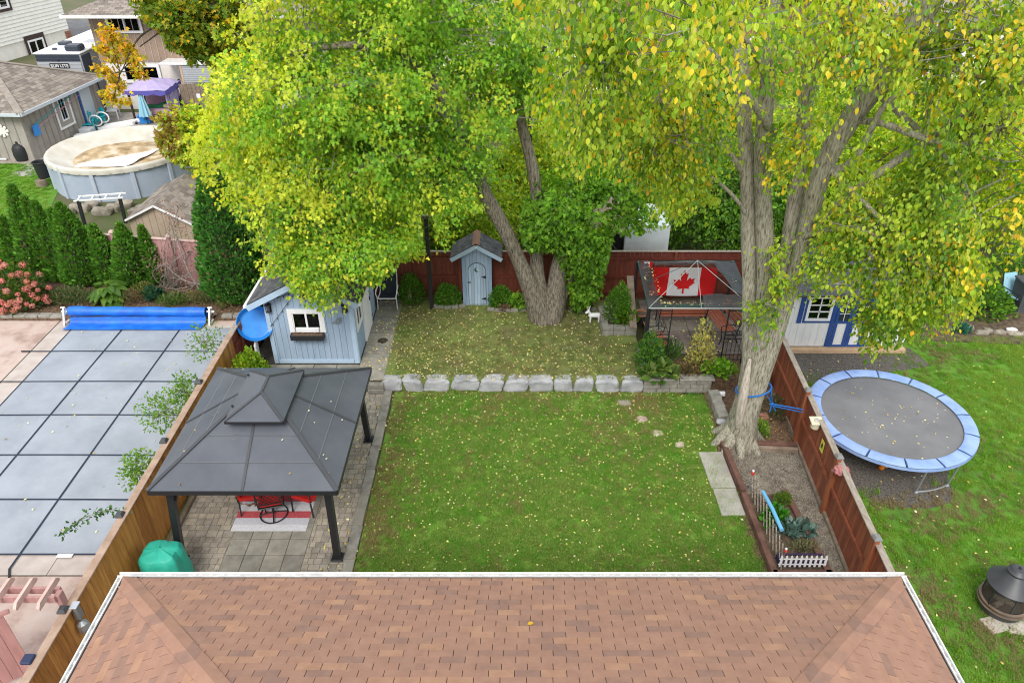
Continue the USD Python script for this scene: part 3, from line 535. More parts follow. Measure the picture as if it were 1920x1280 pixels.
# upper tier
ux0, ux1, uy0, uy1, ue = -5.40, -4.30, 10.95, 12.62, 3.12
up = [np.array(q, float) for q in ((ux0, uy0, ue), (ux1, uy0, ue), (ux1, uy1, ue), (ux0, uy1, ue))]
rid = [np.array([-4.82, 11.52, 3.38]), np.array([-4.82, 12.05, 3.38])]
for q in ((up[0], up[1], rid[0]), (up[1], up[2], rid[1], rid[0]), (up[2], up[3], rid[1]), (up[3], up[0], rid[0], rid[1])):
    a = list(q) if len(q) == 4 else [q[0], q[1], q[2], q[2] + (q[0] - q[2]) * .002]
    obj('upper_panel', slab4(*a, .012), 'gazebo_panel', gz)
for a, b in ((up[0], rid[0]), (up[1], rid[0]), (up[2], rid[1]), (up[3], rid[1]), (rid[0], rid[1])): obj('ridge_cap', beam(a + [0, 0, .02], b + [0, 0, .02], .05, .025), 'charcoal_metal', gz)
for i in range(4): obj('upper_rim', beam(up[i] + [0, 0, -.02], up[(i + 1) % 4] + [0, 0, -.02], .02, .05), 'black_metal', gz)
for i in range(4):
    a, b = ring(k_in * .96, zt - .05)[i], ring(k_in * .96, zt - .05)[(i + 1) % 4]
    obj('vent_frame', [beam(a, b, .03, .05), beam(a, a + [0, 0, .16], .03, .03)], 'black_metal', gz)
tops = [(-6.40, 10.28), (-3.46, 10.28), (-3.46, 13.55), (-6.40, 13.55)]; bases = [(-6.72, 10.36), (-3.56, 10.42), (-3.52, 14.1), (-6.5, 13.9)]
for (tx, ty), (bx, by) in zip(tops, bases):
    pst = obj('post', beam((bx, by, .02), (tx, ty, ge - .02), .13, .13, up=(0, 1, 0)), 'black_metal', gz)
    obj('foot_plate', rbox((bx, by, .025), (.24, .24, .05), .012), 'black_metal', pst)
    sx, sy = (1 if tx < -5 else -1), (1 if ty < 12 else -1)
    obj('brace', [tube([(tx + sx * .02, ty, 1.75), (tx + sx * .12, ty, 2.05), (tx + sx * .42, ty, ge - .08)], .018, 6), tube([(tx, ty + sy * .02, 1.75), (tx, ty + sy * .12, 2.05), (tx, ty + sy * .42, ge - .08)], .018, 6)], 'black_metal', pst)
for a, b in ((0, 1), (1, 2), (2, 3), (3, 0)): obj('top_rail', beam((*tops[a], ge - .1), (*tops[b], ge - .1), .06, .12), 'black_metal', gz)

# rug with broad stripes
rg = thing('outdoor_rug', 'pale grey and faded red striped outdoor rug under the gazebo', 'rug', (-5.2, 12, .01))
y = 11.13
for w, m in ((.19, 'rug_pale'), (.19, 'rug_mid'), (.20, 'rug_red'), (.19, 'rug_pale'), (.10, 'rug_mid'), (.22, 'rug_red'), (.35, 'rug_pale'), (.25, 'rug_red'), (.6, 'rug_pale')):
    obj('stripe', grid(lambda u, v: np.c_[-5.98 + 1.60 * u, y + w * v, .012 + .006 * noise(np.c_[u * 4 + 9, v * 2 + y, u * 0])], 12, 3), m, rg); y += w
# patio table and chairs
tb = thing('patio_table', 'dark metal patio table in the shade under the gazebo roof', 'table', (-5.05, 12.7, 0))
obj('tabletop', rbox((-5.05, 12.75, .72), (1.0, 1.5, .03), .01), 'black_metal', tb)
for sx in (-1, 1):
    for sy in (-1, 1): obj('leg', beam((-5.05 + sx * .42, 12.75 + sy * .65, .0), (-5.05 + sx * .44, 12.75 + sy * .68, .71), .045, .045), 'black_metal', tb)
sc = thing('swivel_chair', 'black swivel patio chair with lattice back and red cushion on a ring base', 'chair', (-5.18, 11.62, .02), 14, local=True)
obj('base_ring', tube([(.29 * math.cos(a), .29 * math.sin(a), .02) for a in np.linspace(0, 2 * math.pi, 25)], .015, 6), 'black_metal', sc)
obj('base_spider', [tube([(-.29, 0, .03), (0, 0, .08), (.29, 0, .03)], .014, 6), tube([(0, -.29, .03), (0, 0, .08), (0, .29, .03)], .014, 6), tube([(0, 0, .05), (0, 0, .36)], .03, 8)], 'black_metal', sc)
obj('seat_frame', rbox((0, .05, .38), (.54, .52, .03), .01), 'black_metal', sc)
obj('seat_cushion', rbox((0, .07, .44), (.52, .52, .09), .035), 'cushion_red', sc)
bk = [beam((-.25, -.2, .4), (-.25, -.34, .98), .025, .025), beam((.25, -.2, .4), (.25, -.34, .98), .025, .025), tube([(-.25, -.34, .98), (0, -.38, 1.04), (.25, -.34, .98)], .013, 6), beam((-.25, -.23, .52), (.25, -.23, .52), .02, .02)]
for k in range(6):
    s = -.25 + k * .1
    for q in (1, -1):
        x0, x1 = q * s, q * (s + .30)
        if abs(x1) > .25: f = (.25 - abs(x0)) / .30 if q * s >= -.25 else 1; f = max(.05, (.25 - q * x0) / .30); x1 = x0 + (x1 - x0) * min(1, f); z1 = .54 + .44 * min(1, f)
        else: z1 = .98
        bk.append(beam((x0, -.235, .54), (x1, -.235 - .11 * (z1 - .54) / .44, z1), .014, .012))
    x0 = -.25
for k in range(3):
    z0 = .54 + k * .13
    for q in (1, -1): bk.append(beam((-q * .25, -.235 - .25 * (z0 - .54), z0), (-q * .25 + q * (.98 - z0) * .68, -.345, .98), .014, .012))
obj('lattice_back', bk, 'black_metal', sc)
for s in (-1, 1): obj('armrest', [tube([(s * .27, -.27, .66), (s * .3, 0, .67), (s * .29, .24, .64), (s * .27, .27, .5), (s * .26, .26, .38)], .016, 6)], 'black_metal', sc)
obj('pillow', rbox((.06, .02, .55), (.40, .13, .36), .05, R=Rotation.from_euler('xz', [-35, -18], degrees=True).as_matrix()), 'cushion_red', sc)
def patio_chair(label, loc, rz):
    t = thing('patio_chair', label, 'chair', loc, rz, local=True, group='red cushioned chairs at the patio table')
    obj('seat_cushion', rbox((0, 0, .44), (.52, .52, .09), .03), 'cushion_red', t)
    obj('backrest', rbox((0, -.27, .75), (.5, .05, .5), .02, R=Rotation.from_euler('x', 12, degrees=True).as_matrix()), 'cushion_red', t)
    for sx in (-1, 1):
        for sy in (-1, 1): obj('leg', beam((sx * .26, sy * .26, 0), (sx * .25, sy * .24, .4), .028, .028), 'black_metal', t)
        obj('arm', tube([(sx * .27, -.25, .4), (sx * .27, -.27, .66), (sx * .27, .22, .66), (sx * .27, .25, .4)], .014, 6), 'black_metal', t)
    return t
pc = patio_chair('red cushioned patio chair at the left side of the shaded table', (-5.66, 11.86, .02), -80)
dup(pc, (-4.45, 11.84, .02), 70, 'red cushioned patio chair at the right side of the shaded table')
# green tarpaulin over a barbecue beside the fence
tp = thing('covered_grill', 'barbecue under a crumpled bright green cover by the fence and gutter', 'grill', (-6.75, 9.7, 0))
def cov(u, v):
    a = u * 2 * math.pi; t = v; c_, s_ = np.cos(a), np.sin(a); e = 4.0; rr = (np.abs(c_) ** e + np.abs(s_) ** e) ** (-1 / e)
    prof = np.interp(t, [0, .72, .86, 1], [1.0, .93, .78, 0.0]); z = np.interp(t, [0, .72, .86, 1], [0.05, .88, 1.0, 1.06])
    n = meshkit.noise(np.c_[c_ * 3 * rr, s_ * 3 * rr, z * 2.5]) - .5
    fold = .035 * np.sin(a * 9 + 3 * n) * (1 - t) ** .5
    return np.c_[-6.68 + (.40 + fold * .6) * rr * prof * c_ + .05 * n, 9.72 + (.34 + fold * .6) * rr * prof * s_ + .05 * n, z + .06 * n * (t > .5)]
obj('cover', grid(cov, 64, 22), 'tarp_green', tp, smooth=40)
for sx in (-.28, .28): obj('wheel', lathe([(0, -.02), (.07, -.02), (.07, .02), (0, .02)], 14, (-6.68 + sx, 9.72, .07)), 'black_plastic', tp)
# heap of swept leaves on the pavers
n = 260; a = rng.uniform(0, 6.28, n); q = np.abs(rng.normal(0, .19, n)); LEAFHEAP = np.c_[-5.78 + q * np.cos(a), 12.35 + 1.3 * q * np.sin(a), .02 + .08 * np.exp(-(q / .15) ** 2) * rng.random(n)]

# ---------------------------------------------------------------- boulders, steps, slabs
xs = [710, 757, 793, 845, 899, 945, 992, 1037, 1074, 1115, 1161, 1207]
for i in range(11):
    x0, x1 = G(xs[i] + 1, 727, .1)[0], G(xs[i + 1] - 1, 727, .1)[0]
    where = ['nearest the path step', 'second from the path step', 'third from the path step', 'fourth, longest of the row', 'fifth from the path step', 'sixth, in the middle of the row', 'seventh from the path step', 'fourth from the block wall', 'third from the block wall', 'second from the block wall', 'touching the block wall'][i]
    yy = 16.27 + rng.uniform(-.02, .02) - .006 * i
    V, F = rock((0, 0, 0), (1, 1, 1), i + 1, k=4, amp=.0, flat=.28)
    V = V * 2; e = np.abs(V).max(); V = V / e / 2
    nn = meshkit.fbm(V * 2.6 + i * 7.7) - .5; n2 = meshkit.fbm(V * 9 + i * 3.3) - .5
    V = V * (1 + .30 * nn[:, None] + .16 * n2[:, None]); V[:, :2] *= (1 + rng.uniform(-.16, .06) * (V[:, 2:3] + .5))
    V = V * np.array([(x1 - x0) * .98, .34 * rng.uniform(.92, 1.1), .37]) ; V[:, 0] += V[:, 2] * rng.uniform(-.25, .25)
    obj('boulder', (V + [(x0 + x1) / 2, yy, .175], F), 'boulder', label='pale grey boulder between the lawns, ' + where, cat='boulder', group='row of boulders between the two lawns', smooth=35)
for i, (px, py, sx, sy) in enumerate([(1171, 756, .36, .25), (1203, 786, .28, .22), (1234, 812, .26, .20), (1274, 834, .22, .20)]):
    c = G(px, py); V, F = rock((0, 0, 0), (sx, sy, .05), i + 40, k=2, amp=.25)
    obj('stepping_stone', (V + [c[0], c[1], .008], F), 'flag_0' if i == 0 else 'deck_pink', label=['squarish grey stepping stone just below the boulders', 'small pinkish stepping stone, second below the boulders', 'small pinkish stepping stone, third below the boulders', 'smallest stepping stone, nearest the concrete slabs'][i], cat='stepping stone', group='stepping stones in the lawn', smooth=30)
obj('concrete_slab', rbox((4.78, 13.02, .012), (.56, 1.22, .06), .01, rz=1.5), 'concrete', label='longer concrete slab beside the timber bed, nearest the tree', cat='slab')
obj('concrete_slab', rbox((4.81, 11.98, .012), (.52, .82, .06), .01, rz=1.0), 'concrete', label='shorter concrete slab beside the timber bed, farther from the tree', cat='slab')
# block retaining wall and its return toward the elm
rw = thing('block_wall', 'low wall of grey split blocks right of the boulders', 'wall', (4.4, 15.8, 0))
r = random.Random(9)
for row in range(3):
    x = 3.5
    while x < 5.25:
        L = min(r.choice([.25, .35, .45]), 5.3 - x); obj('block', rbox((x + L / 2, 16.14 + row * .008, .06 + row * .125), (L - .008, .24 + r.uniform(-.012, .012), .118), .012), 'wall_block', rw); x += L
for k in range(2): obj('cap_block', rbox((3.66 + .0 + .95 * k + .3, 16.16, .408), (.93, .29, .05), .012), 'wall_block', rw)
for k in range(3): obj('block', rbox((5.33, 15.70 - .38 * k, .11), (.28, .37, .24), .02, rz=4), 'wall_block', rw)
obj('planting_soil', extrude(Polygon([(3.62, 16.2), (5.5, 16.2), (6.9, 16.2), (6.9, 17.3), (3.72, 17.3)]), 0, .36), 'mulch', kind='structure')
obj('low_border', [rbox((3.58, 16.95, .38), (.12, 1.3, .14), .01)], 'wall_block', label='grey block edge along the left side of the plant bed before the pergola', cat='edging')
# ---------------------------------------------------------------- blue garden shed
sh = thing('garden_shed', 'light blue plank shed with white window, flower box and dark shingle roof', 'shed', (-5.36, 18.4, .35))
X0, X1, YF, YB, ZB, ZW, ZP = -6.50, -4.20, 16.92, 19.85, .35, 2.45, 3.06
XM = (X0 + X1) / 2
obj('core', [box(((X0 + X1) / 2, (YF + YB) / 2, (ZB + ZW) / 2), (X1 - X0 - .10, YB - YF - .10, ZW - ZB)), (np.array([[X0 + .05, YF + .05, ZW], [X1 - .05, YF + .05, ZW], [XM, YF + .05, ZP - .04], [X0 + .05, YB - .05, ZW], [X1 - .05, YB - .05, ZW], [XM, YB - .05, ZP - .04]]), np.array([[0, 1, 2], [3, 5, 4], [0, 2, 5], [0, 5, 3], [1, 4, 5], [1, 5, 2]]))], 'interior_dark', sh)
def board_cells(w, h, bw, gap): return [sbox(x + gap / 2, 0, min(x + bw, w) - gap / 2, h) for x in np.arange(0, w - .02, bw)]
wa, wb = D(537, 579, YF), D(612, 622, YF)                    # window frame corners on the front wall
wx0, wx1, wz1, wz0 = wa[0], wb[0], wa[2], wb[2]
gable = Polygon([(0, 0), (X1 - X0, 0), (X1 - X0, ZW - ZB), (XM - X0, ZP - ZB), (0, ZW - ZB)])
hole = sbox(wx0 - X0 + .05, wz0 - ZB + .05, wx1 - X0 - .05, wz1 - ZB - .05)
pieces(sh, 'plank', board_cells(X1 - X0, 3, .157, .008), (X0, YF + .05, ZB), (1, 0, 0), (0, 0, 1), .05, ['blue_siding_0', 'blue_siding_1'], clip=gable.difference(hole), jitter=.002, seed=31, score=lambda c: 0)
side = sbox(0, 0, YB - YF, ZW - ZB).difference(sbox(.28, .92, .96, 1.72)).difference(sbox(1.1, .02, 2.05, 1.98))
pieces(sh, 'plank', board_cells(YB - YF, 3, .2, .008), (X1 - .05, YF, ZB), (0, 1, 0), (0, 0, 1), .05, ['blue_siding_0', 'blue_siding_1'], clip=side, jitter=.002, seed=32, score=lambda c: 0)
obj('wall', box((X0 + .02, (YF + YB) / 2, (ZB + ZW) / 2), (.04, YB - YF - .06, ZW - ZB)), 'blue_dim', sh); obj('wall', box((XM, YB - .02, (ZB + ZW) / 2), (X1 - X0 - .1, .04, ZW - ZB)), 'blue_dim', sh)
for x in (X0 + .03, X1 - .07): obj('corner_trim', rbox((x + .02, YF - .014, (ZB + ZW) / 2), (.11, .026, ZW - ZB - .02), .004), 'blue_trim', sh)
obj('corner_trim', rbox((X1 + .014, YF + .05, (ZB + ZW) / 2), (.026, .12, ZW - ZB - .02), .004), 'blue_trim', sh)
obj('skirt_board', rbox((XM, YF - .012, ZB + .075), (X1 - X0 - .25, .022, .13), .004), 'blue_trim', sh)
# roof: two planes of shingles, fascia boards, gutters
rise = (ZP - ZW) / (XM - X0); rl = math.hypot(1, rise); OV, YO = .34, .28
for s in (-1, 1):
    run = XM - X0 + (OV if s < 0 else .22); e = np.array([XM + s * run, 0, ZP - rise * run + .05])
    y0, y1 = YF - YO, YB + .15
    q = [np.array([XM, y, ZP + .05]) for y in (y0, y1)]; p = [np.array([e[0], y, e[2]]) for y in (y0, y1)]
    a = [p[0], q[0], q[1], p[1]] if s < 0 else [p[0], p[1], q[1], q[0]]
    rf = obj('roof', slab4(*(a if s > 0 else [p[0], q[0], q[1], p[1]][::-1]), .03), 'underlay_grey', sh)
    cells = [sbox(xx + .003, bb + .002, xx + .297, bb + .138) for j, bb in enumerate(np.arange(0, run * rl, .135)) for xx in np.arange(-(j % 2) * .15, y1 - y0, .30)]
    cl = sbox(0, 0, y1 - y0, run * rl)
    if s < 0: pieces(rf, 'shingle', cells, (p[1][0], y1, p[1][2] + .036), (0, -1, 0), (1 / rl, 0, rise / rl), .008, ['shingle_dark_0', 'shingle_dark_1'], clip=cl, jitter=.002, seed=33, limit=150)
    else: pieces(rf, 'shingle', cells, (p[0][0], y0, p[0][2] + .036), (0, 1, 0), (-1 / rl, 0, rise / rl), .008, ['shingle_dark_0', 'shingle_dark_1'], clip=cl, jitter=.002, seed=34, limit=150)
    obj('fascia_board', beam(np.array([XM + s * .0, y0 - .012, ZP - .02]), np.array([e[0], y0 - .012, e[2] - .07]), .022, .15, up=(0, 0, 1)), 'blue_trim', sh)
    obj('gutter', beam(np.array([e[0] + s * .05, y0, e[2] - .03]), np.array([e[0] + s * .05, y1, e[2] - .03]), .09, .07), 'gutter_white', sh)
    if s > 0: obj('gutter_leaves', beam(np.array([e[0] + .05, y0 + .1, e[2] + .012]), np.array([e[0] + .05, y1 - .1, e[2] + .012]), .07, .02), 'mulch', sh)
def window(parent, o, u, w, W_, H_, fw, panes, frame_m, depth=.03, mull=.035, recess=.0):
    o, u, w = np.array(o, float), np.array(u, float), np.array(w, float)
    fr = sbox(0, 0, W_, H_).difference(sbox(fw, fw, W_ - fw, H_ - fw))
    win = obj('window', into(extrude(fr, 0, depth), o, u, w), frame_m, parent)
    n = np.cross(u, w); nx, nz = panes; iw, ih = W_ - 2 * fw, H_ - 2 * fw
    bars = [sbox(fw + iw * k / nx - mull / 2, fw, fw + iw * k / nx + mull / 2, H_ - fw) for k in range(1, nx)] + [sbox(fw, fw + ih * k / nz - mull / 2, W_ - fw, fw + ih * k / nz + mull / 2) for k in range(1, nz)]
    for b in bars: obj('muntin', into(extrude(b, 0, depth * .8), o, u, w), frame_m, win)
    for i in range(nx):
        for j in range(nz): obj('pane', into(extrude(sbox(fw + iw * i / nx + .002, fw + ih * j / nz + .002, fw + iw * (i + 1) / nx - .002, fw + ih * (j + 1) / nz - .002), -.012, -.006), o, u, w), 'pane', win)
    return win
wf = window(sh, (wx0, YF - .002, wz0), (1, 0, 0), (0, 0, 1), wx1 - wx0, wz1 - wz0, .115, (2, 1), 'white_paint', depth=.035, mull=.05)
obj('inner_sash', into(extrude(sbox(.115, .115, wx1 - wx0 - .115, wz1 - wz0 - .115).difference(sbox(.145, .145, wx1 - wx0 - .145, wz1 - wz0 - .145)), .001, .016), (wx0, YF - .004, wz0), (1, 0, 0), (0, 0, 1)), 'white_plastic', wf)
window(sh, (X1 + .002, YF + .22, ZB + .86), (0, 1, 0), (0, 0, 1), .80, .92, .12, (2, 1), 'white_paint', depth=.03, mull=.04)
dr = obj('door', rbox((X1 + .016, YF + 1.575, ZB + 1.0), (.05, .98, 1.98), .006), 'white_paint', sh)
for k in range(7): obj('door_board', rbox((X1 + .046, YF + 1.575 - .42 + .14 * k, ZB + 1.0), (.012, .132, 1.9), .004), 'white_paint', dr)
obj('handle', rbox((X1 + .065, YF + 1.95, ZB + .95), (.03, .04, .14), .01), 'black_metal', dr); obj('hinge', [rbox((X1 + .055, YF + 2.1, ZB + z), (.02, .12, .04), .005) for z in (.3, 1.0, 1.7)], 'black_metal', dr)
fb = thing('flower_box', 'black window box with dry soil hooked below the shed window', 'planter', (wx0 + .4, YF - .1, wz0 - .1))
bx0, bx1 = D(545, 626, YF - .12)[0], D(607, 626, YF - .12)[0]; bz = D(575, 625, YF - .1)[2]
obj('trough', join([rbox(((bx0 + bx1) / 2, YF - .21, bz - .08), (bx1 - bx0, .02, .16), .006), rbox(((bx0 + bx1) / 2, YF - .03, bz - .08), (bx1 - bx0, .02, .16), .006), rbox((bx0 + .01, YF - .12, bz - .08), (.02, .17, .16), .006), rbox((bx1 - .01, YF - .12, bz - .08), (.02, .17, .16), .006), rbox(((bx0 + bx1) / 2, YF - .12, bz - .15), (bx1 - bx0 - .03, .17, .02), .004)]), 'black_plastic', fb)
obj('soil', grid(lambda u, v: np.c_[bx0 + .025 + (bx1 - bx0 - .05) * u, YF - .2 + .16 * v, bz - .035 + .03 * meshkit.noise(np.c_[u * 14, v * 5, u * 0])], 24, 6), 'mulch', fb)
for x in (bx0 + .12, bx1 - .12): obj('hook', [tube([(x, YF - .01, bz + .10), (x, YF - .04, bz + .16), (x, YF - .10, bz + .02)], .008, 5), tube([(x, YF - .02, bz - .16), (x, YF - .12, bz - .24)], .009, 5)], 'black_metal', fb)
for px, lab in ((503, 'left'), (646, 'right')):
    c = D(px, 578, YF - .06); wl = thing('wall_lantern', f'small black wall lantern near the {lab} front corner of the blue shed', 'lantern', c)
    obj('cage', [rbox(c + [sx * .055, sy * .045, 0], (.014, .014, .20), .003) for sx in (-1, 1) for sy in (-1, 1)] + [rbox(c + [0, 0, .11], (.15, .13, .025), .006), rbox(c + [0, 0, -.105], (.13, .11, .02), .005), rbox(c + [0, .055, 0], (.09, .02, .28), .005)], 'black_metal', wl)
    obj('glass', rbox(c + [0, -.004, 0], (.07, .06, .18), .005), 'cover_grey', wl)
c = D(570, 553, YF - .05); st = thing('wall_star', 'dark metal star ornament high on the shed gable', 'ornament', c)
obj('star', [hull([c + [0, -.06, 0], c + [.22 * math.sin(a), 0, .22 * math.cos(a)], c + [.08 * math.sin(a + .55), 0, .08 * math.cos(a + .55)], c + [.08 * math.sin(a - .55), 0, .08 * math.cos(a - .55)]]) for a in np.arange(6) * math.pi / 3], 'black_metal', st)
c = D(632, 603, YF - .03); of = thing('wall_ornament', 'grey wire bird ornament to the right of the shed window', 'ornament', c)
obj('bird', [tube([c + [-.16, 0, -.05], c + [-.05, 0, .0], c + [.04, 0, .02], c + [.10, 0, .10], c + [.13, 0, .13]], .014, 5), tube([c + [-.14, 0, -.02], c + [0, 0, -.07], c + [.08, 0, -.03], c + [.1, 0, .06]], .012, 5), tube([c + [-.05, 0, -.06], c + [-.02, 0, .06], c + [.06, 0, .12], c + [.1, 0, .08]], .010, 5)] + [rbox(c + [.03 * k - .06, 0, .02 * (k % 3) - .03], (.03, .012, .03), .004) for k in range(6)], 'galvanised', of)
sl_ = thing('string_lights', 'string of small bulbs strung across the shed front to the fence', 'string lights', (-6, 16.9, 2))
pts = [np.array([X0 - .05, YF - .04, 2.38])] + [D(x, y, YF - .03) for x, y in ((500, 556), (525, 557), (545, 549), (563, 530))] + [D(x, y, YF - .04) for x, y in ((545, 560), (525, 588), (507, 612))]
obj('wire', tube(pts, .006, 4), 'black_plastic', sl_)
for p, q in zip(pts[:-1], pts[1:]):
    for t in (.3, .8): obj('bulb', lathe([(0, -.05), (.014, -.04), (.016, -.015), (.01, 0)], 6, p + (q - p) * t), 'cover_grey', sl_)
# things between the shed and the fence
tbq = thing('wading_pool', 'bright blue plastic wading pool leaning on edge beside the shed', 'pool', (-6.95, 17.0, .9))
R = Rotation.from_euler('xyz', [52, 26, 6], degrees=True).as_matrix(); V, F = lathe([(0, 0), (.36, 0), (.40, .02), (.44, .15), (.47, .19), (.48, .17), (.45, .13), (.41, -.01), (0, -.02)], 40)
obj('shell', (V @ R.T + D(478, 607, 17.0), F), 'tub_blue', tbq, smooth=40)
tb2 = thing('folding_table', 'pale folding table standing on edge between the bush and the shed', 'table', (-6.75, 16.7, .35))
obj('tabletop', rbox((-6.86, 16.75, .78), (.05, .55, .85), .02, rz=14), 'white_plastic', tb2); obj('leg', tube([(-6.72, 16.45, .36), (-6.72, 16.42, .85), (-6.66, 16.44, .93), (-6.62, 16.5, .9)], .014, 6), 'black_metal', tb2)
# ---------------------------------------------------------------- outhouse
oh = thing('outhouse', 'narrow light blue garden outhouse with crescent moon door by the back fence', 'outhouse', (-1.06, 20.3, .35))
OX0, OX1, OY, OZ = -1.50, -.62, 20.1, .35; OM = (OX0 + OX1) / 2; OW = 2.04; OP = 2.45
obj('core', box((OM, OY + .27, OZ + .85), (OX1 - OX0 - .06, .42, 1.7)), 'blue_dim', oh)
og = Polygon([(0, 0), (.88, 0), (.88, OW - OZ), (.44, OP - OZ), (0, OW - OZ)])
pieces(oh, 'plank', board_cells(.88, 3, .11, .006), (OX0, OY + .04, OZ), (1, 0, 0), (0, 0, 1), .04, ['blue_siding_0', 'blue_siding_1'], clip=og, jitter=.0015, seed=35, score=lambda c: 0)
for x in (OX0 + .04, OX1 - .04): obj('corner_trim', rbox((x, OY - .014, OZ + .84), (.10, .026, 1.66), .004), 'blue_dim', oh)
for x in (OX0 + .02, OX1 - .02): obj('wall', box((x, OY + .25, OZ + .84), (.03, .42, 1.66)), 'blue_dim', oh)
arch = sbox(.17, .04, .71, 1.2).union(sg.Point(.44, 1.2).buffer(.27)); inner = arch.buffer(-.012)
moon = sg.Point(.44, 1.25).buffer(.075).difference(sg.Point(.475, 1.265).buffer(.07))
dd = obj('door', into(extrude(arch, .0, .014), (OX0, OY - .004, OZ), (1, 0, 0), (0, 0, 1)), 'black_plastic', oh)
pieces(dd, 'door_board', [sbox(x + .003, 0, x + .087, 2) for x in np.arange(.17, .71, .09)], (OX0, OY - .019, OZ), (1, 0, 0), (0, 0, 1), .012, ['blue_trim', 'blue_siding_0'], clip=inner, seed=36, score=lambda c: 0)
obj('moon', into(extrude(moon, 0, .006), (OX0, OY - .034, OZ), (1, 0, 0), (0, 0, 1)), 'black_plastic', dd)
for z in (.25, 1.0): obj('hinge', [into(extrude(Polygon([(.71, z - .05), (.71, z + .05), (.56, z)]), 0, .012), (OX0, OY - .032, OZ), (1, 0, 0), (0, 0, 1))], 'black_metal', dd)
obj('latch', rbox((OX0 + .20, OY - .035, OZ + .82), (.10, .02, .035), .004), 'black_metal', dd)
for s in (-1, 1):
    a0 = np.array([OM, OY - .22, OP + .06]); b0 = np.array([OM + s * .76, OY - .22, OP + .06 - .76 * .58]); a1, b1 = a0 + [0, .95, 0], b0 + [0, .95, 0]
    rf = obj('roof', slab4(*([b0, b1, a1, a0] if s > 0 else [a0, a1, b1, b0]), .025), 'underlay_grey', oh)
    rr = math.hypot(.76, .76 * .58); cells = [sbox(xx + .002, bb + .002, xx + .236, bb + .13) for j, bb in enumerate(np.arange(0, rr, .13)) for xx in np.arange(-(j % 2) * .12, .95, .24)]; cl = sbox(0, 0, .95, rr)
    if s > 0: pieces(rf, 'shingle', cells, b0 + [0, 0, .028], (0, 1, 0), (a0 - b0) / rr, .008, ['shingle_dark_1', 'shingle_dark_0'], clip=cl, seed=37)
    else: pieces(rf, 'shingle', cells, b1 + [0, 0, .028], (0, -1, 0), (a0 - b0) / rr, .008, ['shingle_dark_1', 'shingle_dark_0'], clip=cl, seed=38)
    obj('fascia_board', beam(a0 + [0, -.012, -.06], b0 + [0, -.012, -.06], .02, .12), 'blue_trim', oh)
obj('ridge_cap', [hull([np.array([OM + q, OY - .22 + k * .16, OP + .10 - abs(q) * .55 + dz]) for q in (-.11, 0, .11) for dz in (0, .012)] + [np.array([OM + q, OY - .04 + k * .16, OP + .094 - abs(q) * .55 + dz]) for q in (-.11, 0, .11) for dz in (0, .012)]) for k in range(6)], 'shingle_red_1', oh)
obj('gable_light', rbox((OM, OY - .25, OP - .02), (.06, .05, .06), .015), 'white_plastic', oh)
# lamp post
lp = thing('lamp_post', 'tall black wooden lamp post with floodlights in front of the back fence', 'lamp post', (-2.47, 19.9, .35))
obj('post', rbox((-2.47, 19.9, 1.85), (.11, .11, 3.0), .006), 'black_plastic', lp); obj('head', rbox((-2.47, 19.9, 3.38), (.17, .17, .08), .02), 'bronze', lp)
for s in (-1, 1): obj('floodlight', (lathe([(0, -.09), (.03, -.08), (.04, 0), (.075, .08), (.06, .07), (0, .05)], 10)[0] @ Rotation.from_euler('y', 70 * s, degrees=True).as_matrix().T + [-2.47 + .12 * s, 19.86, 3.46], lathe([(0, -.09), (.03, -.08), (.04, 0), (.075, .08), (.06, .07), (0, .05)], 10)[1]), 'car_silver', lp)
# sling chair
ch = thing('sling_chair', 'white framed patio chair with navy sling by the back fence', 'chair', (-3.82, 20.15, .35), 0, local=True)
for s in (-1, 1):
    obj('leg', tube([(s * .30, -.34, 0), (s * .29, -.30, .40)], .017, 6), 'white_plastic', ch); obj('leg', tube([(s * .30, .26, 0), (s * .28, .1, .38)], .017, 6), 'white_plastic', ch)
    obj('arm', tube([(s * .29, -.30, .40), (s * .32, -.36, .56), (s * .32, -.25, .63), (s * .31, .05, .62), (s * .29, .16, .6)], .02, 6), 'white_plastic', ch)
    obj('side_rail', tube([(s * .26, -.3, .41), (s * .26, .1, .38), (s * .26, .26, .7), (s * .26, .36, 1.05)], .016, 6), 'white_plastic', ch)
obj('cross_bar', [tube([(-.3, -.32, .38), (.3, -.32, .38)], .018, 6), tube([(-.26, .36, 1.05), (.26, .36, 1.05)], .016, 6)], 'white_plastic', ch)
obj('sling', grid(lambda u, v: np.c_[(u - .5) * .5, np.interp(v, [0, .45, .75, 1], [-.29, .1, .26, .355]), np.interp(v, [0, .45, .75, 1], [.405, .375, .7, 1.04]) - .02 * np.sin(u * math.pi)], 6, 14), 'sling_navy', ch, smooth=True)
# figurines along the back
def blob(parts, refine=.02):
    m = m3.Manifold()
    for a, ra, b, rb in parts:
        A = m3.Manifold.sphere(ra, 16).translate(list(map(float, a))); B = m3.Manifold.sphere(rb, 16).translate(list(map(float, b)))
        m = m + m3.Manifold.batch_hull([A, B])
    import trimesh
    mm = m.refine_to_length(refine).to_mesh(); t = trimesh.Trimesh(np.array(mm.vert_properties[:, :3]), np.array(mm.tri_verts)); trimesh.smoothing.filter_taubin(t, iterations=8)
    return np.array(t.vertices), np.array(t.faces)
c = G(768, 562, .35)
b = blob([((0, 0, .08), .08, (0, .01, .20), .065), ((0, 0, .2), .05, (0, -.015, .31), .062), ((0, -.03, .31), .05, (0, -.065, .30), .03), ((-.03, 0, .36), .018, (-.045, .01, .48), .012), ((.03, 0, .36), .018, (.045, .01, .48), .012), ((-.05, -.06, .03), .03, (-.05, .02, .05), .045), ((.05, -.06, .03), .03, (.05, .02, .05), .045)])
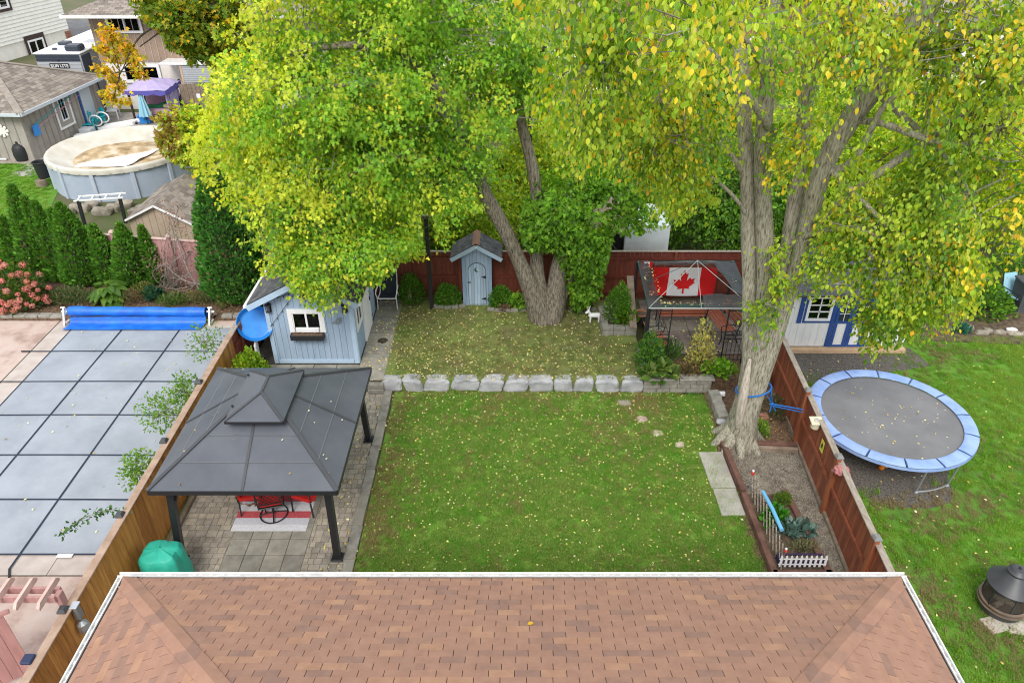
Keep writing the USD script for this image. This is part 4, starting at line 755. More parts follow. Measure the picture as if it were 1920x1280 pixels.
obj('rabbit_statue', (b[0] * 1.0 + c, b[1]), 'bunny_stone', label='tan stone rabbit statue sitting between the shrub and the path', cat='statue', smooth=True)
c = G(1114, 603, .35)
dk = blob([((-.14, 0, .27), .085, (.13, 0, .27), .09), ((-.14, 0, .29), .06, (-.22, -.02, .43), .045), ((-.22, -.02, .43), .055, (-.31, -.06, .40), .035), ((-.20, .02, .47), .018, (-.17, .05, .60), .013), ((-.24, -.02, .47), .018, (-.25, 0, .60), .013),
           ((-.14, -.05, .24), .035, (-.15, -.06, .02), .025), ((-.14, .05, .24), .035, (-.14, .06, .02), .025), ((.14, -.05, .24), .045, (.16, -.05, .13), .028), ((.16, -.05, .13), .028, (.15, -.05, .02), .025), ((.14, .05, .24), .045, (.16, .05, .13), .028), ((.16, .05, .13), .028, (.15, .05, .02), .025), ((.21, 0, .30), .02, (.25, 0, .16), .014)])
obj('donkey_statue', (dk[0] * .85 + c, dk[1]), 'white_paint', label='white donkey figurine standing on the upper lawn beside the block planter', cat='statue', smooth=True)
c = G(1033, 603, .35); hs = [(.16 * math.sin(t) ** 3 * 1.1, .013 * 1.0 * (13 * math.cos(t) - 5 * math.cos(2 * t) - 2 * math.cos(3 * t) - math.cos(4 * t)) + .2) for t in np.linspace(0, 2 * math.pi, 41)[:-1]]
hp = thing('heart_plaque', 'small white heart shaped plaque leaning at the foot of the maple', 'plaque', c)
obj('plate', into(extrude(Polygon(hs).buffer(0), 0, .03), c, (1, 0, 0), (0, .25, .97)), 'white_paint', hp); obj('stake', rbox(c + [0, .03, .1], (.02, .02, .2), .004), 'galvanised', hp)
obj('mark', [into(extrude(sg.LineString([(-.07, .25), (-.03, .19), (-.07, .14)]).buffer(.008), .03, .034), c, (1, 0, 0), (0, .25, .97)), into(extrude(sg.LineString([(.02, .26), (.06, .2), (.03, .13), (.08, .12)]).buffer(.008), .03, .034), c, (1, 0, 0), (0, .25, .97))], 'rug_mid', hp)
# block planter
bp = thing('block_planter', 'square raised planter of grey blocks on the upper lawn before the fence', 'planter', (3.1, 18.9, .35))
for row in range(2):
    for k in range(3): obj('block', rbox((2.66 + .333 * k + (.10 if row else 0) * 0 + .12, 18.42 + .006 * row, .42 + .14 * row), (.325, .2, .132), .012), 'wall_block', bp)
    for s, x in ((0, 2.70), (1, 3.54)):
        for k in range(3): obj('block', rbox((x + .006 * row * (1 if s == 0 else -1), 18.72 + .36 * k, .42 + .14 * row), (.2, .352, .132), .012), 'wall_block', bp)
obj('soil', box((3.12, 19.1, .52), (.66, 1.15, .1)), 'soil', bp)
# stone edging of the beds by the fence
for (px, py, sx, lab) in ((950, 584, 1.0, 'between outhouse and maple'), (840, 578, .9, 'under the two round shrubs'), (1092, 585, .7, 'right of the maple trunk')):
    c = G(px, py, .35); t = thing('bed_edging', f'low curved edging blocks {lab}', 'edging', c)
    for k in range(5): obj('block', rbox(c + [sx * (k - 2) / 4.2, .05 * (k - 2) ** 2 * .3, .04], (sx / 4.4, .10, .12), .012, rz=6 * (k - 2)), 'wall_block', t)
# ---------------------------------------------------------------- pergola frame with torn mesh canopy, benches and flag
M['torn_mesh'] = usdkit.material(stage, '/World/Looks/torn_mesh', {'p': ('principled_bsdf', {'base_color': (.05, .048, .05), 'roughness': .8}), 't': ('transparent_bsdf', {}), 'w': ('noise_texture', {'scale': 5, 'detail': 6}), 'g': ('geometry', {}), 'r': ('rgb_ramp', {'ramp': [(.4, (.15,) * 3), (.7, (.5,) * 3)]}), 'x': ('mix_closure', {})},
    [('g.position', 'w.vector'), ('w.fac', 'r.fac'), ('r.color', 'x.fac'), ('p.BSDF', 'x.closure1'), ('t.BSDF', 'x.closure2')], surface='x.closure')
pg = thing('garden_canopy', 'metal garden canopy frame with torn dark mesh roof and iron side screens', 'pergola', (5.0, 18.2, .35))
ct = [np.array(q) for q in ((3.58, 16.92, 2.1), (6.35, 16.9, 2.1), (6.5, 19.62, 2.1), (3.68, 19.6, 2.1))]; ap = np.array([5.06, 18.3, 2.80])
for i, q in enumerate(ct): obj('post', beam((q[0], q[1], .35), q, .07, .07), 'black_metal', pg)
for i in range(4): obj('top_bar', tube([ct[i], ct[(i + 1) % 4]], .017, 6), 'pale_metal' if i in (0, 2) else 'green_metal', pg)
for i in range(4):
    m = (ct[i] + ct[(i + 1) % 4]) / 2
    obj('roof_rod', tube([ap, ct[i]], .009, 5), 'pale_metal' if i < 2 else 'green_metal', pg); obj('roof_rod', tube([ap, m], .008, 5), 'green_metal' if i % 2 else 'pale_metal', pg)
def sag(a, b, c, d, s): return grid(lambda u, v: (np.outer((1 - u) * (1 - v), a) + np.outer(u * (1 - v), b) + np.outer(u * v, c) + np.outer((1 - u) * v, d)) - np.outer(s * np.sin(u * math.pi) * np.sin(v * math.pi) + .05 * (meshkit.noise(np.c_[u * 4, v * 4, u * 0]) - .5), [0, 0, 1]), 16, 10)
L1 = lambda a, b, t: a + (np.asarray(b) - a) * t
obj('mesh_panel', sag(ct[0], L1(ct[0], ct[1], .13), L1(ct[3], ct[2], .10), ct[3], .12), 'torn_mesh', pg)
obj('mesh_panel', sag(L1(ct[0], ct[1], .53), ct[1], L1(ct[1], ap, .30), L1(L1(ct[0], ct[1], .53), ap, .28), .10), 'torn_mesh', pg)
obj('mesh_panel', sag(L1(ct[1], ct[2], .2), ct[2], L1(ct[2], ct[3], .22), L1(ct[1], ap, .34), .12), 'cover_grey', pg)
obj('mesh_panel', sag(L1(ct[3], ct[2], .15), L1(ct[3], ct[2], .8), L1(ct[3], ct[2], .8) + [0, -.3, .1], L1(ct[3], ct[2], .15) + [0, -.4, .1], .05), 'torn_mesh', pg)
# green lattice under the front edge
lat = []
for x0, x1 in ((3.72, 4.28), (4.34, 5.6), (5.66, 5.9)):
    n = int((x1 - x0) / .07)
    for k in range(n + 1): lat.append(beam((x0 + (x1 - x0) * k / n, 17.42, 1.93), (x0 + (x1 - x0) * k / n, 17.04, 2.03), .013, .008))
    for k in range(6): lat.append(beam((x0, 17.42 - .076 * k, 1.936 + .02 * k), (x1, 17.42 - .076 * k, 1.936 + .02 * k), .013, .008))
obj('lattice', lat, 'green_metal', pg)
def screen(x0, x1, y, z0, z1):
    o = [beam((x0, y, z0), (x0, y, z1), .03, .03), beam((x1, y, z0), (x1, y, z1), .03, .03)] + [beam((x0, y, z), (x1, y, z), .025, .025) for z in (z0 + .12, (z0 + z1) / 2 - .06, (z0 + z1) / 2 + .06, z1 - .05)]
    xm = (x0 + x1) / 2
    for zc in (z1 - .45, z1 - .75):
        for s in (-1, 1): o.append(tube([(xm + s * .12 * math.sin(t) * (1 - t / 9), y, zc + .14 * math.cos(t) * (1 - t / 9)) for t in np.linspace(0, 7, 22)], .009, 4))
    for s in (-.6, -.2, .2, .6): o.append(beam((xm + s * (x1 - x0) / 2, y, z0 + .12), (xm + s * (x1 - x0) / 2, y, (z0 + z1) / 2 - .06), .012, .012))
    return o
obj('iron_screen', screen(3.64, 4.22, 16.95, .35, 2.06), 'black_metal', pg); obj('iron_screen', screen(5.72, 6.28, 16.93, .35, 2.06), 'black_metal', pg)
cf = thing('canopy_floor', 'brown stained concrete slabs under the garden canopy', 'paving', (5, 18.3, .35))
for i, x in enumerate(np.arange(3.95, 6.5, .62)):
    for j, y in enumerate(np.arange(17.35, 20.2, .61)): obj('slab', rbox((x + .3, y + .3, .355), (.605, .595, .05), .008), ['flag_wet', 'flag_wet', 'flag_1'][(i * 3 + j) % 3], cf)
fl = thing('national_flag', 'red and white Canadian flag hung flat on the fence under the canopy', 'flag', (5.0, 20.0, 1.3))
fa, fz = D(1226, 501, 19.9), D(1337, 554, 19.9); FW, FH = fz[0] - fa[0], fa[2] - fz[2]
def wave(x, z): return .035 * np.sin(x * 9 + z * 3) * (1 - np.abs(z - .5)) + .03 * (meshkit.noise(np.c_[x * 4, z * 3, x * 0]) - .5)
for x0, x1, m in ((0, .25, 'flag_red'), (.25, .75, 'white_cloth'), (.75, 1, 'flag_red')):
    obj('field', grid(lambda u, v: np.c_[fa[0] + FW * (x0 + (x1 - x0) * u), 19.9 + wave(x0 + (x1 - x0) * u, v) , fz[2] + FH * v - .02 * np.sin(math.pi * (x0 + (x1 - x0) * u)) * v], 16, 14), m, fl, smooth=True)
half = [(0, 1), (.08, .80), (.15, .84), (.11, .52), (.24, .66), (.27, .58), (.42, .61), (.37, .47), (.44, .43), (.21, .25), (.24, .17), (.03, .20), (.035, -.02), (0, -.02)]
leaf = Polygon([(x, z) for x, z in half] + [(-x, z) for x, z in half[::-1]]).buffer(0)
import shapely
lf = affinity.translate(affinity.scale(leaf, FH * .82, FH * .80, origin=(0, 0)), FW / 2, FH * .12)
V, F = extrude(shapely.segmentize(lf, .03), 0, .004); e = V[:, 0] / FW; g_ = V[:, 1] / FH
obj('maple_leaf', (np.c_[fa[0] + V[:, 0], 19.9 - .012 - V[:, 2] + wave(e, g_), fz[2] + V[:, 1] - .02 * np.sin(math.pi * e) * g_], F), 'flag_red', fl)
c = D(1213, 496, 19.55); sf = thing('small_flag_sign', 'small red and white flag plate on the canopy corner', 'sign', c)
for x0, x1, m in ((-.16, -.08, 'flag_red'), (-.08, .08, 'white_cloth'), (.08, .16, 'flag_red')): obj('field', box(c + [(x0 + x1) / 2, 0, 0], (x1 - x0, .012, .2)), m, sf)
obj('maple_leaf', into(extrude(affinity.scale(leaf, .16, .15, origin=(0, 0)), 0, .004), c + [0, -.008, -.07], (1, 0, 0), (0, 0, 1)), 'flag_red', sf)
def bench(label, loc, rz, w=1.25):
    t = thing('park_bench', label, 'bench', loc, rz, local=True)
    for k in range(5): obj('seat_slat', rbox((0, -.2 + .09 * k, .44 - .01 * abs(k - 2)), (w, .072, .025), .006), 'bench_slat', t)
    for k in range(3): obj('back_slat', rbox((0, .26 + .045 * k, .56 + .11 * k), (w, .025, .08), .006, R=Rotation.from_euler('x', -22, degrees=True).as_matrix()), 'bench_slat', t)
    for s in (-1, 1): obj('iron_end', [tube([(s * w / 2, -.28, 0), (s * w / 2, -.22, .2), (s * w / 2, -.25, .43), (s * w / 2, .22, .42), (s * w / 2, .4, .9)], .018, 5), tube([(s * w / 2, .3, 0), (s * w / 2, .2, .2), (s * w / 2, .22, .42)], .018, 5), tube([(s * w / 2, -.25, .43), (s * w / 2, -.28, .6), (s * w / 2, -.1, .64), (s * w / 2, .28, .62)], .016, 5)], 'black_metal', t)
    return t
bench('slatted reddish bench with iron ends at the right of the canopy floor', (6.05, 18.45, .37), -80, 1.2)
bench('long slatted reddish bench across the canopy floor in front of the flag', (4.98, 18.9, .37), 180, 1.35)
bench('reddish bench half hidden by plants at the left front of the canopy', (4.05, 17.45, .37), 95, .7)
wp = thing('wooden_board', 'long weathered wooden board leaning at the left of the canopy', 'board', (3.6, 18.9, .5))
obj('board', beam((3.50, 18.30, .62), (3.52, 19.75, 1.55), .2, .05), 'old_wood', wp)
c = G(1200, 604, .37); pt = thing('flower_pot', 'terracotta bowl set in a black pot at the canopy corner', 'pot', c)
obj('pot', lathe([(0, 0), (.15, 0), (.19, .28), (.205, .29), (.205, .25)], 20, c), 'black_plastic', pt, smooth=40); obj('bowl', lathe([(.19, .25), (.215, .33), (.20, .345), (.17, .29), (0, .28)], 20, c), 'terracotta', pt, smooth=40)
obj('soil', lathe([(0, .30), (.168, .295)], 16, c), 'soil', pt)

# ---------------------------------------------------------------- timber raised beds along the red fence
rb = thing('raised_bed', 'long brown timber raised bed with vegetables beside the red fence', 'raised bed', (5.8, 11.5, 0))
def timber(a, b, w=.13, h=.2, z=.1, m='bed_timber'):
    return rbox((np.array([*a, z]) + np.array([*b, z])) / 2, (np.linalg.norm(np.subtract(b, a)), w, h), .012, rz=math.degrees(math.atan2(b[1] - a[1], b[0] - a[0])))
for a, b in (((5.10, 13.95), (5.17, 12.2)), ((5.16, 12.12), (5.2, 9.2)), ((6.08, 12.2), (6.32, 9.2)), ((5.15, 9.9), (6.35, 9.9))): obj('timber', timber(a, b), 'bed_timber', rb)
obj('timber', timber((5.15, 13.86), (6.85, 13.74)), 'bed_timber', rb); obj('timber', timber((5.25, 13.74), (6.85, 13.62), w=.09, h=.16, z=.08), 'old_wood', rb); obj('timber', timber((5.25, 12.16), (6.1, 12.14), w=.05, h=.14, z=.07), 'old_wood', rb)
obj('timber', timber((6.62, 9.2), (6.98, 14.9), w=.07, h=.14, z=.07), 'old_wood', rb)
obj('gravel', extrude(Polygon([(5.2, 12.2), (5.18, 13.7), (6.85, 13.6), (6.75, 12.0), (6.6, 9.0), (6.38, 9.0), (6.12, 12.2)]), -.02, .05), 'gravel_pale', rb)
obj('soil', extrude(Polygon([(5.24, 12.1), (6.05, 12.1), (6.27, 9.2), (5.26, 9.2)]), -.02, .12), 'soil', rb)
# pebbles on the gravel (uncountable)
def scatter_bits(name, label, P, z, n, s, mats, seed):
    r = np.random.default_rng(seed); x0, y0, x1, y1 = P.bounds; pts = []
    q = np.c_[r.uniform(x0, x1, n * 2), r.uniform(y0, y1, n * 2)]; q = q[shapely.contains_xy(P, q[:, 0], q[:, 1])][:n]
    V, F = [], []; base = np.array([[1, 0, 0], [-.5, .87, 0], [-.5, -.87, 0], [0, 0, .8], [0, 0, -.8]]); bf = np.array([[0, 1, 3], [1, 2, 3], [2, 0, 3], [1, 0, 4], [2, 1, 4], [0, 2, 4]])
    Rm = Rotation.random(len(q), random_state=seed).as_matrix(); sc_ = s * r.uniform(.5, 1.3, len(q)); V = np.einsum('nij,kj->nki', Rm, base) * sc_[:, None, None] + np.c_[q, np.full(len(q), z)][:, None, :]
    F = (bf[None] + 5 * np.arange(len(q))[:, None, None]).reshape(-1, 3)
    g = r.uniform(.10, .46, len(q))[:, None] * np.array([[1, .90, .78]])
    return obj(name, (V.reshape(-1, 3), F), 'dry_leaf', label=label, cat='pebbles', kind='stuff', col=np.repeat(g, 5, 0))
scatter_bits('pebbles', 'pale pebbles and wood chips in the bed beside the red fence', Polygon([(5.22, 12.22), (5.2, 13.65), (6.82, 13.55), (6.72, 12.0), (6.58, 9.4), (6.40, 9.4), (6.16, 12.2)]), .055, 4200, .015, 'gravel', 71)
pk = thing('picket_panel', 'small white picket fence panel at the near end of the timber bed', 'picket fence', (5.8, 10.05, .15))
for k in range(10):
    x = 5.33 + .098 * k; obj('picket', into(extrude(Polygon([(-.022, 0), (.022, 0), (.022, .27), (0, .31), (-.022, .27)]), 0, .015), (x, 10.06, .17), (1, 0, 0), (0, .05, 1)), 'white_plastic', pk)
for z in (.22, .37): obj('rail', rbox((5.77, 10.07, z), (.96, .015, .03), .004), 'white_plastic', pk)
bxp = thing('planter_trough', 'dark purple trough standing behind the white picket panel', 'planter', (5.8, 10.15, .12))
obj('trough', [rbox((5.78, 10.11, .2), (.92, .03, .16), .008), rbox((5.78, 10.29, .2), (.92, .03, .16), .008), rbox((5.34, 10.2, .2), (.03, .16, .16), .008), rbox((6.22, 10.2, .2), (.03, .16, .16), .008)], 'purple_paint', bxp); obj('soil', box((5.78, 10.2, .2), (.86, .15, .08)), 'soil', bxp)
tr = thing('trellis', 'thin grey expanding lattice along the left side of the timber bed', 'trellis', (5.4, 11.2, .2))
a, b = np.array([5.32, 12.35, .55]), np.array([5.36, 10.0, .42])
ls = []
for k in range(11):
    t0, t1 = k / 11, (k + 1.6) / 11
    for za, zb in ((.12, .66), (.66, .12)): ls.append(beam([a[0] + .03 * k / 11, a[1] + (b[1] - a[1]) * t0, za], [a[0] + .03 * k / 11, a[1] + (b[1] - a[1]) * min(1, t1), zb], .006, .022, up=(1, 0, 0)))
obj('slat', ls, 'weathered_rail', tr)
obj('pool_noodle', tube([(5.40, 11.75, .56), (5.44, 11.2, .60), (5.48, 10.65, .56)], .042, 12), 'foam_blue', label='light blue foam pool noodle lying on the trellis', cat='pool noodle', smooth=40)
for (px, py, z, lab) in ((1411, 890, .62, 'at the far end of the trellis'), (1472, 1036, .55, 'beside the white picket panel')):
    c = G(px, py, z); o = thing('garden_stake', f'small red and white ornament on a thin stake {lab}', 'ornament', c)
    obj('stake', tube([c + [0, 0, -.5], c], .007, 5), 'galvanised', o); obj('ornament', lathe([(0, 0), (.035, .02), (.04, .06), (.02, .09), (0, .1)], 10, c), 'red_paint', o, smooth=True); obj('tip', lathe([(0, .09), (.025, .10), (.025, .13), (0, .15)], 10, c), 'white_plastic', o, smooth=True)
for k, (px, py) in enumerate(((1352, 738), (1352, 790))):
    c = G(px, py, .12); V, F = rock((0, 0, 0), (.22, .16, .10), 60 + k, k=2, amp=.2); obj('garden_rock', (V + c, F), 'white_paint' if k == 0 else 'boulder', label='small painted pale rock ' + ('on the block edge' if k == 0 else 'lying') + ' left of the elm trunk' + ('' if k == 0 else ' base'), cat='rock', smooth=True)
bk_ = thing('brick_stack', 'few old red bricks lying between the elm and the red fence', 'bricks', (6.3, 14.9, 0))
for k in range(4): obj('brick', rbox((6.18 + .24 * (k % 2), 15.0 - .13 * (k // 2), .06), (.22, .10, .08), .006, rz=4 * k), 'brick_red', bk_)
# things on the red fence
def fence_x(y): return 6.60 + (y - 8) / 8.9 * .5
c = np.array([fence_x(13.0) - .11, 12.98, 1.32]); bh = thing('bird_house', 'cream birdhouse with square lid hung on the red fence', 'birdhouse', c)
obj('body', lathe([(0, 0), (.09, 0), (.10, .04), (.10, .17), (0, .17)], 18, c), 'cream_plastic', bh, smooth=40); obj('lid', rbox(c + [0, 0, .19], (.27, .25, .03), .006, R=Rotation.from_euler('x', 10, degrees=True).as_matrix()), 'cream_plastic', bh); obj('knob', lathe([(0, .24), (.05, .235), (.06, .21), (0, .20)], 12, c), 'gutter_grime', bh)
c = np.array([fence_x(12.55) - .03, 12.55, 1.15]); ys = thing('yellow_sign', 'small yellow sign with a black figure on the red fence', 'sign', c)
obj('plate', rbox(c, (.012, .17, .30), .004), 'yellow_sign', ys); obj('figure', into(extrude(sg.Point(0, .04).buffer(.035).union(Polygon([(-.03, .03), (.03, .03), (.05, -.06), (.0, -.03), (-.04, -.07)])), 0, .004), c + [-.007, 0, 0], (0, -1, 0), (0, 0, 1)), 'black_plastic', ys)
c = np.array([fence_x(11.5) - .02, 11.45, 1.45]); V, F = rock((0, 0, 0), (.26, .22, .18), 77, k=3, amp=.5); obj('cloth_bundle', (V + c, F), 'rose_cloth', label='faded rose cloth tied round a post of the red fence', cat='cloth', smooth=True)
# ---------------------------------------------------------------- trampoline
tc = np.array([9.06, 14.05, 0]); TRR = 1.88; TZ = .82
tm = thing('trampoline', 'round trampoline with grey mat and pale blue padded rim beyond the red fence', 'trampoline', tc)
def trm(u, v):
    a = u * 2 * math.pi; q = v * (TRR - .27); return np.c_[tc[0] + q * np.cos(a), tc[1] + q * np.sin(a), TZ - .03 - .05 * (1 - v ** 2)]
obj('mat', grid(trm, 72, 10), 'tramp_mat', tm, smooth=True)
NP = 14
for k in range(NP):
    a0, a1 = 2 * math.pi * k / NP + .012, 2 * math.pi * (k + 1) / NP - .012
    def pad(u, v):
        a = a0 + (a1 - a0) * u; t = v * 2 * math.pi; q = TRR - .15 + .155 * np.cos(t); wob = .010 * (meshkit.noise(np.c_[u * 9 + k * 5, v * 6, u * 0]) - .5)
        return np.c_[tc[0] + q * np.cos(a), tc[1] + q * np.sin(a), TZ + .028 * np.sin(t) * (1 - .55 * (np.abs(2 * u - 1)) ** 6) + wob + .005]
    V, F = grid(pad, 12, 12)
    obj('pad', (V, F[:, ::-1]), 'pad_blue', tm, smooth=50)
    obj('pad_seam', tube([tc + [q * math.cos(a1 + .012), q * math.sin(a1 + .012), TZ + .012 + .016 * math.sin((q - TRR + .3) / .3 * math.pi)] for q in np.linspace(TRR - .3, TRR, 6)], .008, 5), 'pad_seam', tm)
obj('pad_skirt', lathe([(TRR + .01, TZ - .005), (TRR + .012, TZ - .08)], 72, tc), 'pad_blue', tm, smooth=True)
obj('rim_tube', tube([tc + [(TRR - .02) * math.cos(a), (TRR - .02) * math.sin(a), TZ - .05] for a in np.linspace(0, 2 * math.pi, 61)], .025, 8), 'galvanised', tm, smooth=True)
for k in range(4):
    a = math.radians(-75 + 90 * k); lg = []
    for s in (-1, 1):
        b = a + s * .24; p0 = tc + [(TRR - .03) * math.cos(b), (TRR - .03) * math.sin(b), TZ - .06]; p1 = tc + [(TRR - .12) * math.cos(b), (TRR - .12) * math.sin(b), .05]; lg += [tube([p0, p1], .022, 8)]
        lg.append(rbox(p1 + [0, 0, -.03], (.08, .08, .05), .01))
    p = [tc + [(TRR - .12) * math.cos(a + s * .24), (TRR - .12) * math.sin(a + s * .24), .03] for s in np.linspace(-1, 1, 5)]
    obj('leg', lg + [tube(p, .02, 6)], 'galvanised', tm)
obj('ball', lathe([(0, 0), (.05, .02), (.075, .075), (.05, .13), (0, .15)], 14, G(1651, 880, 0)), 'orange', label='small orange ball under the trampoline', cat='ball', smooth=True)
# ---------------------------------------------------------------- fire pit
fc = G(1892, 1118, 0); fc = np.array([9.30, 9.22, 0.0])
fp = thing('fire_pit', 'black cast iron fire pit with conical hood and mesh sides on the lawn', 'fire pit', fc); UsdGeom.Xform(stage.GetPrimAtPath(fp)).AddScaleOp().Set(Gf.Vec3f(.89, .89, .89))
obj('base_ring', lathe([(.36, .02), (.43, .05), (.46, .14), (.45, .22), (.42, .26), (.40, .24), (.38, .12), (0, .10)], 36, fc), 'cast_iron', fp, smooth=40)
obj('rim', [lathe([(.43, .27), (.475, .28), (.475, .31), (.43, .32)], 36, fc), lathe([(.41, .20), (.49, .205), (.49, .225), (.41, .23)], 36, fc)], 'bronze', fp, smooth=40)
M['mesh_screen'] = usdkit.material(stage, '/World/Looks/mesh_screen', {'p': ('principled_bsdf', {'base_color': (.05, .035, .025), 'roughness': .6}), 't': ('transparent_bsdf', {}), 'x': ('mix_closure', {'fac': .45})}, [('p.BSDF', 'x.closure1'), ('t.BSDF', 'x.closure2')], surface='x.closure')
obj('mesh_screen', lathe([(.415, .32), (.40, .78)], 48, fc), 'mesh_screen', fp, smooth=True)
for k in range(6):
    a = k * math.pi / 3 + .3; obj('upright', beam(fc + [.42 * math.cos(a), .42 * math.sin(a), .3], fc + [.405 * math.cos(a), .405 * math.sin(a), .80], .03, .02), 'cast_iron', fp)
obj('hood', lathe([(.44, .77), (.475, .76), (.475, .785), (.36, .88), (.24, 1.02), (.17, 1.10), (.15, 1.12)], 40, fc), 'cast_iron', fp, smooth=40)
obj('cap', lathe([(.19, 1.11), (.20, 1.13), (.20, 1.15), (.16, 1.18), (.15, 1.20), (.12, 1.23), (.0, 1.245)], 32, fc), 'cast_iron', fp, smooth=40); obj('finial', lathe([(.03, 1.24), (.03, 1.27), (0, 1.29)], 10, fc), 'black_metal', fp)
obj('bracket', tube([fc + [-.42, -.16, .3], fc + [-.44, -.17, .5], fc + [-.42, -.16, .8]], .012, 5), 'black_metal', fp)
obj('log', [tube([fc + [-.2, -.08, .16], fc + [.2, .1, .18]], .06, 8), tube([fc + [-.1, .15, .2], fc + [.18, -.12, .22]], .05, 8)], 'bark_elm', fp)
for k, (dx, dy, rr) in enumerate(((-.28, -.38, 14), (.12, -.45, -10), (.45, -.25, 25))): obj('flagstone', rbox(fc + [dx, dy, .012], (.42, .34, .04), .012, rz=rr), 'deck_border', label=['left of the three pale flagstones under the fire pit', 'middle one of the three pale flagstones under the fire pit', 'right one of the three pale flagstones under the fire pit'][k], cat='flagstone')
# ---------------------------------------------------------------- white shed with blue trim
ws = thing('playhouse_shed', 'white plank shed with dark blue door frames and shuttered windows', 'shed', (9.6, 19, .1))
WX0, WX1, WY, WZ0, WZ1 = 7.75, 11.32, 18.1, .14, 1.86
obj('core', box(((WX0 + WX1) / 2, WY + 1.25, (WZ0 + WZ1) / 2), (WX1 - WX0 - .1, 2.3, WZ1 - WZ0)), 'interior_dark', ws)
holes = [(8.28, 9.0), (10.22, 10.92)]
cl = sbox(0, 0, WX1 - WX0, WZ1 - WZ0)
for a, b in holes: cl = cl.difference(sbox(a - WX0 + .06, .93, b - WX0 - .06, 1.62))
cl = cl.difference(sbox(8.98 - WX0 + .15, 0, 10.12 - WX0 - .05, 1.66))
pieces(ws, 'plank', board_cells(WX1 - WX0, 3, .2, .006), (WX0, WY + .05, WZ0), (1, 0, 0), (0, 0, 1), .05, ['white_paint'], clip=cl, jitter=.001, seed=41, score=lambda c: 0)
for x in (WX0 + .02, WX1 - .02): obj('wall', box((x, WY + 1.25, (WZ0 + WZ1) / 2), (.04, 2.4, WZ1 - WZ0)), 'white_paint', ws)
for a, b in holes:
    window(ws, (a, WY - .004, WZ0 + .87), (1, 0, 0), (0, 0, 1), b - a, .80, .075, (2, 3), 'white_paint', depth=.03, mull=.03)
    obj('window_frame', into(extrude(sbox(-.05, -.07, b - a + .05, .88).difference(sbox(.02, .02, b - a - .02, .78)), 0, .024), (a, WY - .002, WZ0 + .87), (1, 0, 0), (0, 0, 1)), 'deep_blue', ws)
    for s, x in ((-1, a - .15), (1, b + .15)): obj('shutter', rbox((x, WY - .016, WZ0 + 1.24), (.13, .03, .90), .006), 'deep_blue', ws)
for k in range(2):
    x0 = 9.15 + .46 * k; d = obj('door', rbox((x0 + .22, WY + .0, WZ0 + .83), (.44, .05, 1.64), .006), 'white_paint', ws)
    obj('door_frame', into(extrude(sbox(0, 0, .44, 1.64).difference(sbox(.09, .06, .35, .78)).difference(sbox(.07, .86, .37, 1.56)), 0, .02), (x0, WY - .028, WZ0 + .01), (1, 0, 0), (0, 0, 1)), 'deep_blue', d)
    obj('glazing', into(extrude(sbox(.07, .86, .37, 1.56), 0, .006), (x0, WY - .028, WZ0 + .01), (1, 0, 0), (0, 0, 1)), 'solar_glass', d)
    for q in (sbox(.212, .86, .228, 1.56), sbox(.07, 1.09, .37, 1.105), sbox(.07, 1.32, .37, 1.335)): obj('muntin', into(extrude(q, 0, .016), (x0, WY - .030, WZ0 + .01), (1, 0, 0), (0, 0, 1)), 'white_paint', d)
for x in (9.08, 10.13): obj('door_jamb', rbox((x, WY - .016, WZ0 + .85), (.11, .034, 1.70), .004), 'deep_blue', ws)
obj('sill_beam', rbox(((WX0 + WX1) / 2, WY - .10, .06), (WX1 - WX0 + .05, .16, .15), .008), 'pale_wood', ws)
a0, a1 = np.array([WX0 - .2, WY - .22, WZ1 + .02]), np.array([WX1 + .2, WY - .22, WZ1 + .02]); ym = WY + 1.25; zm = WZ1 + .02 + 1.47 * .55
r0, r1 = np.array([WX0 - .2, ym, zm]), np.array([WX1 + .2, ym, zm]); q0, q1 = np.array([WX0 - .2, WY + 2.72, WZ1 + .02]), np.array([WX1 + .2, WY + 2.72, WZ1 + .02])
rf = obj('roof', [slab4(a0, a1, r1, r0, .03), slab4(r0, r1, q1, q0, .03)], 'underlay_grey', ws)
rl_ = np.linalg.norm(r0 - a0); cells = [sbox(xx + .002, bb + .002, xx + .298, bb + .16) for j, bb in enumerate(np.arange(0, rl_, .16)) for xx in np.arange(-(j % 2) * .15, a1[0] - a0[0], .30)]
pieces(rf, 'shingle', cells, a0 + [0, 0, .034], (1, 0, 0), (r0 - a0) / rl_, .01, ['shingle_dark_0', 'shingle_dark_1'], clip=sbox(0, 0, a1[0] - a0[0], rl_), seed=42, limit=200)
obj('gable', [hexa([(x - .02, WY + .05, WZ1), (x + .02, WY + .05, WZ1), (x + .02, WY + 2.45, WZ1), (x - .02, WY + 2.45, WZ1)], [(x - .02, ym - .02, zm - .06), (x + .02, ym - .02, zm - .06), (x + .02, ym + .02, zm - .06), (x - .02, ym + .02, zm - .06)]) for x in (WX0 + .02, WX1 - .02)], 'white_paint', ws)
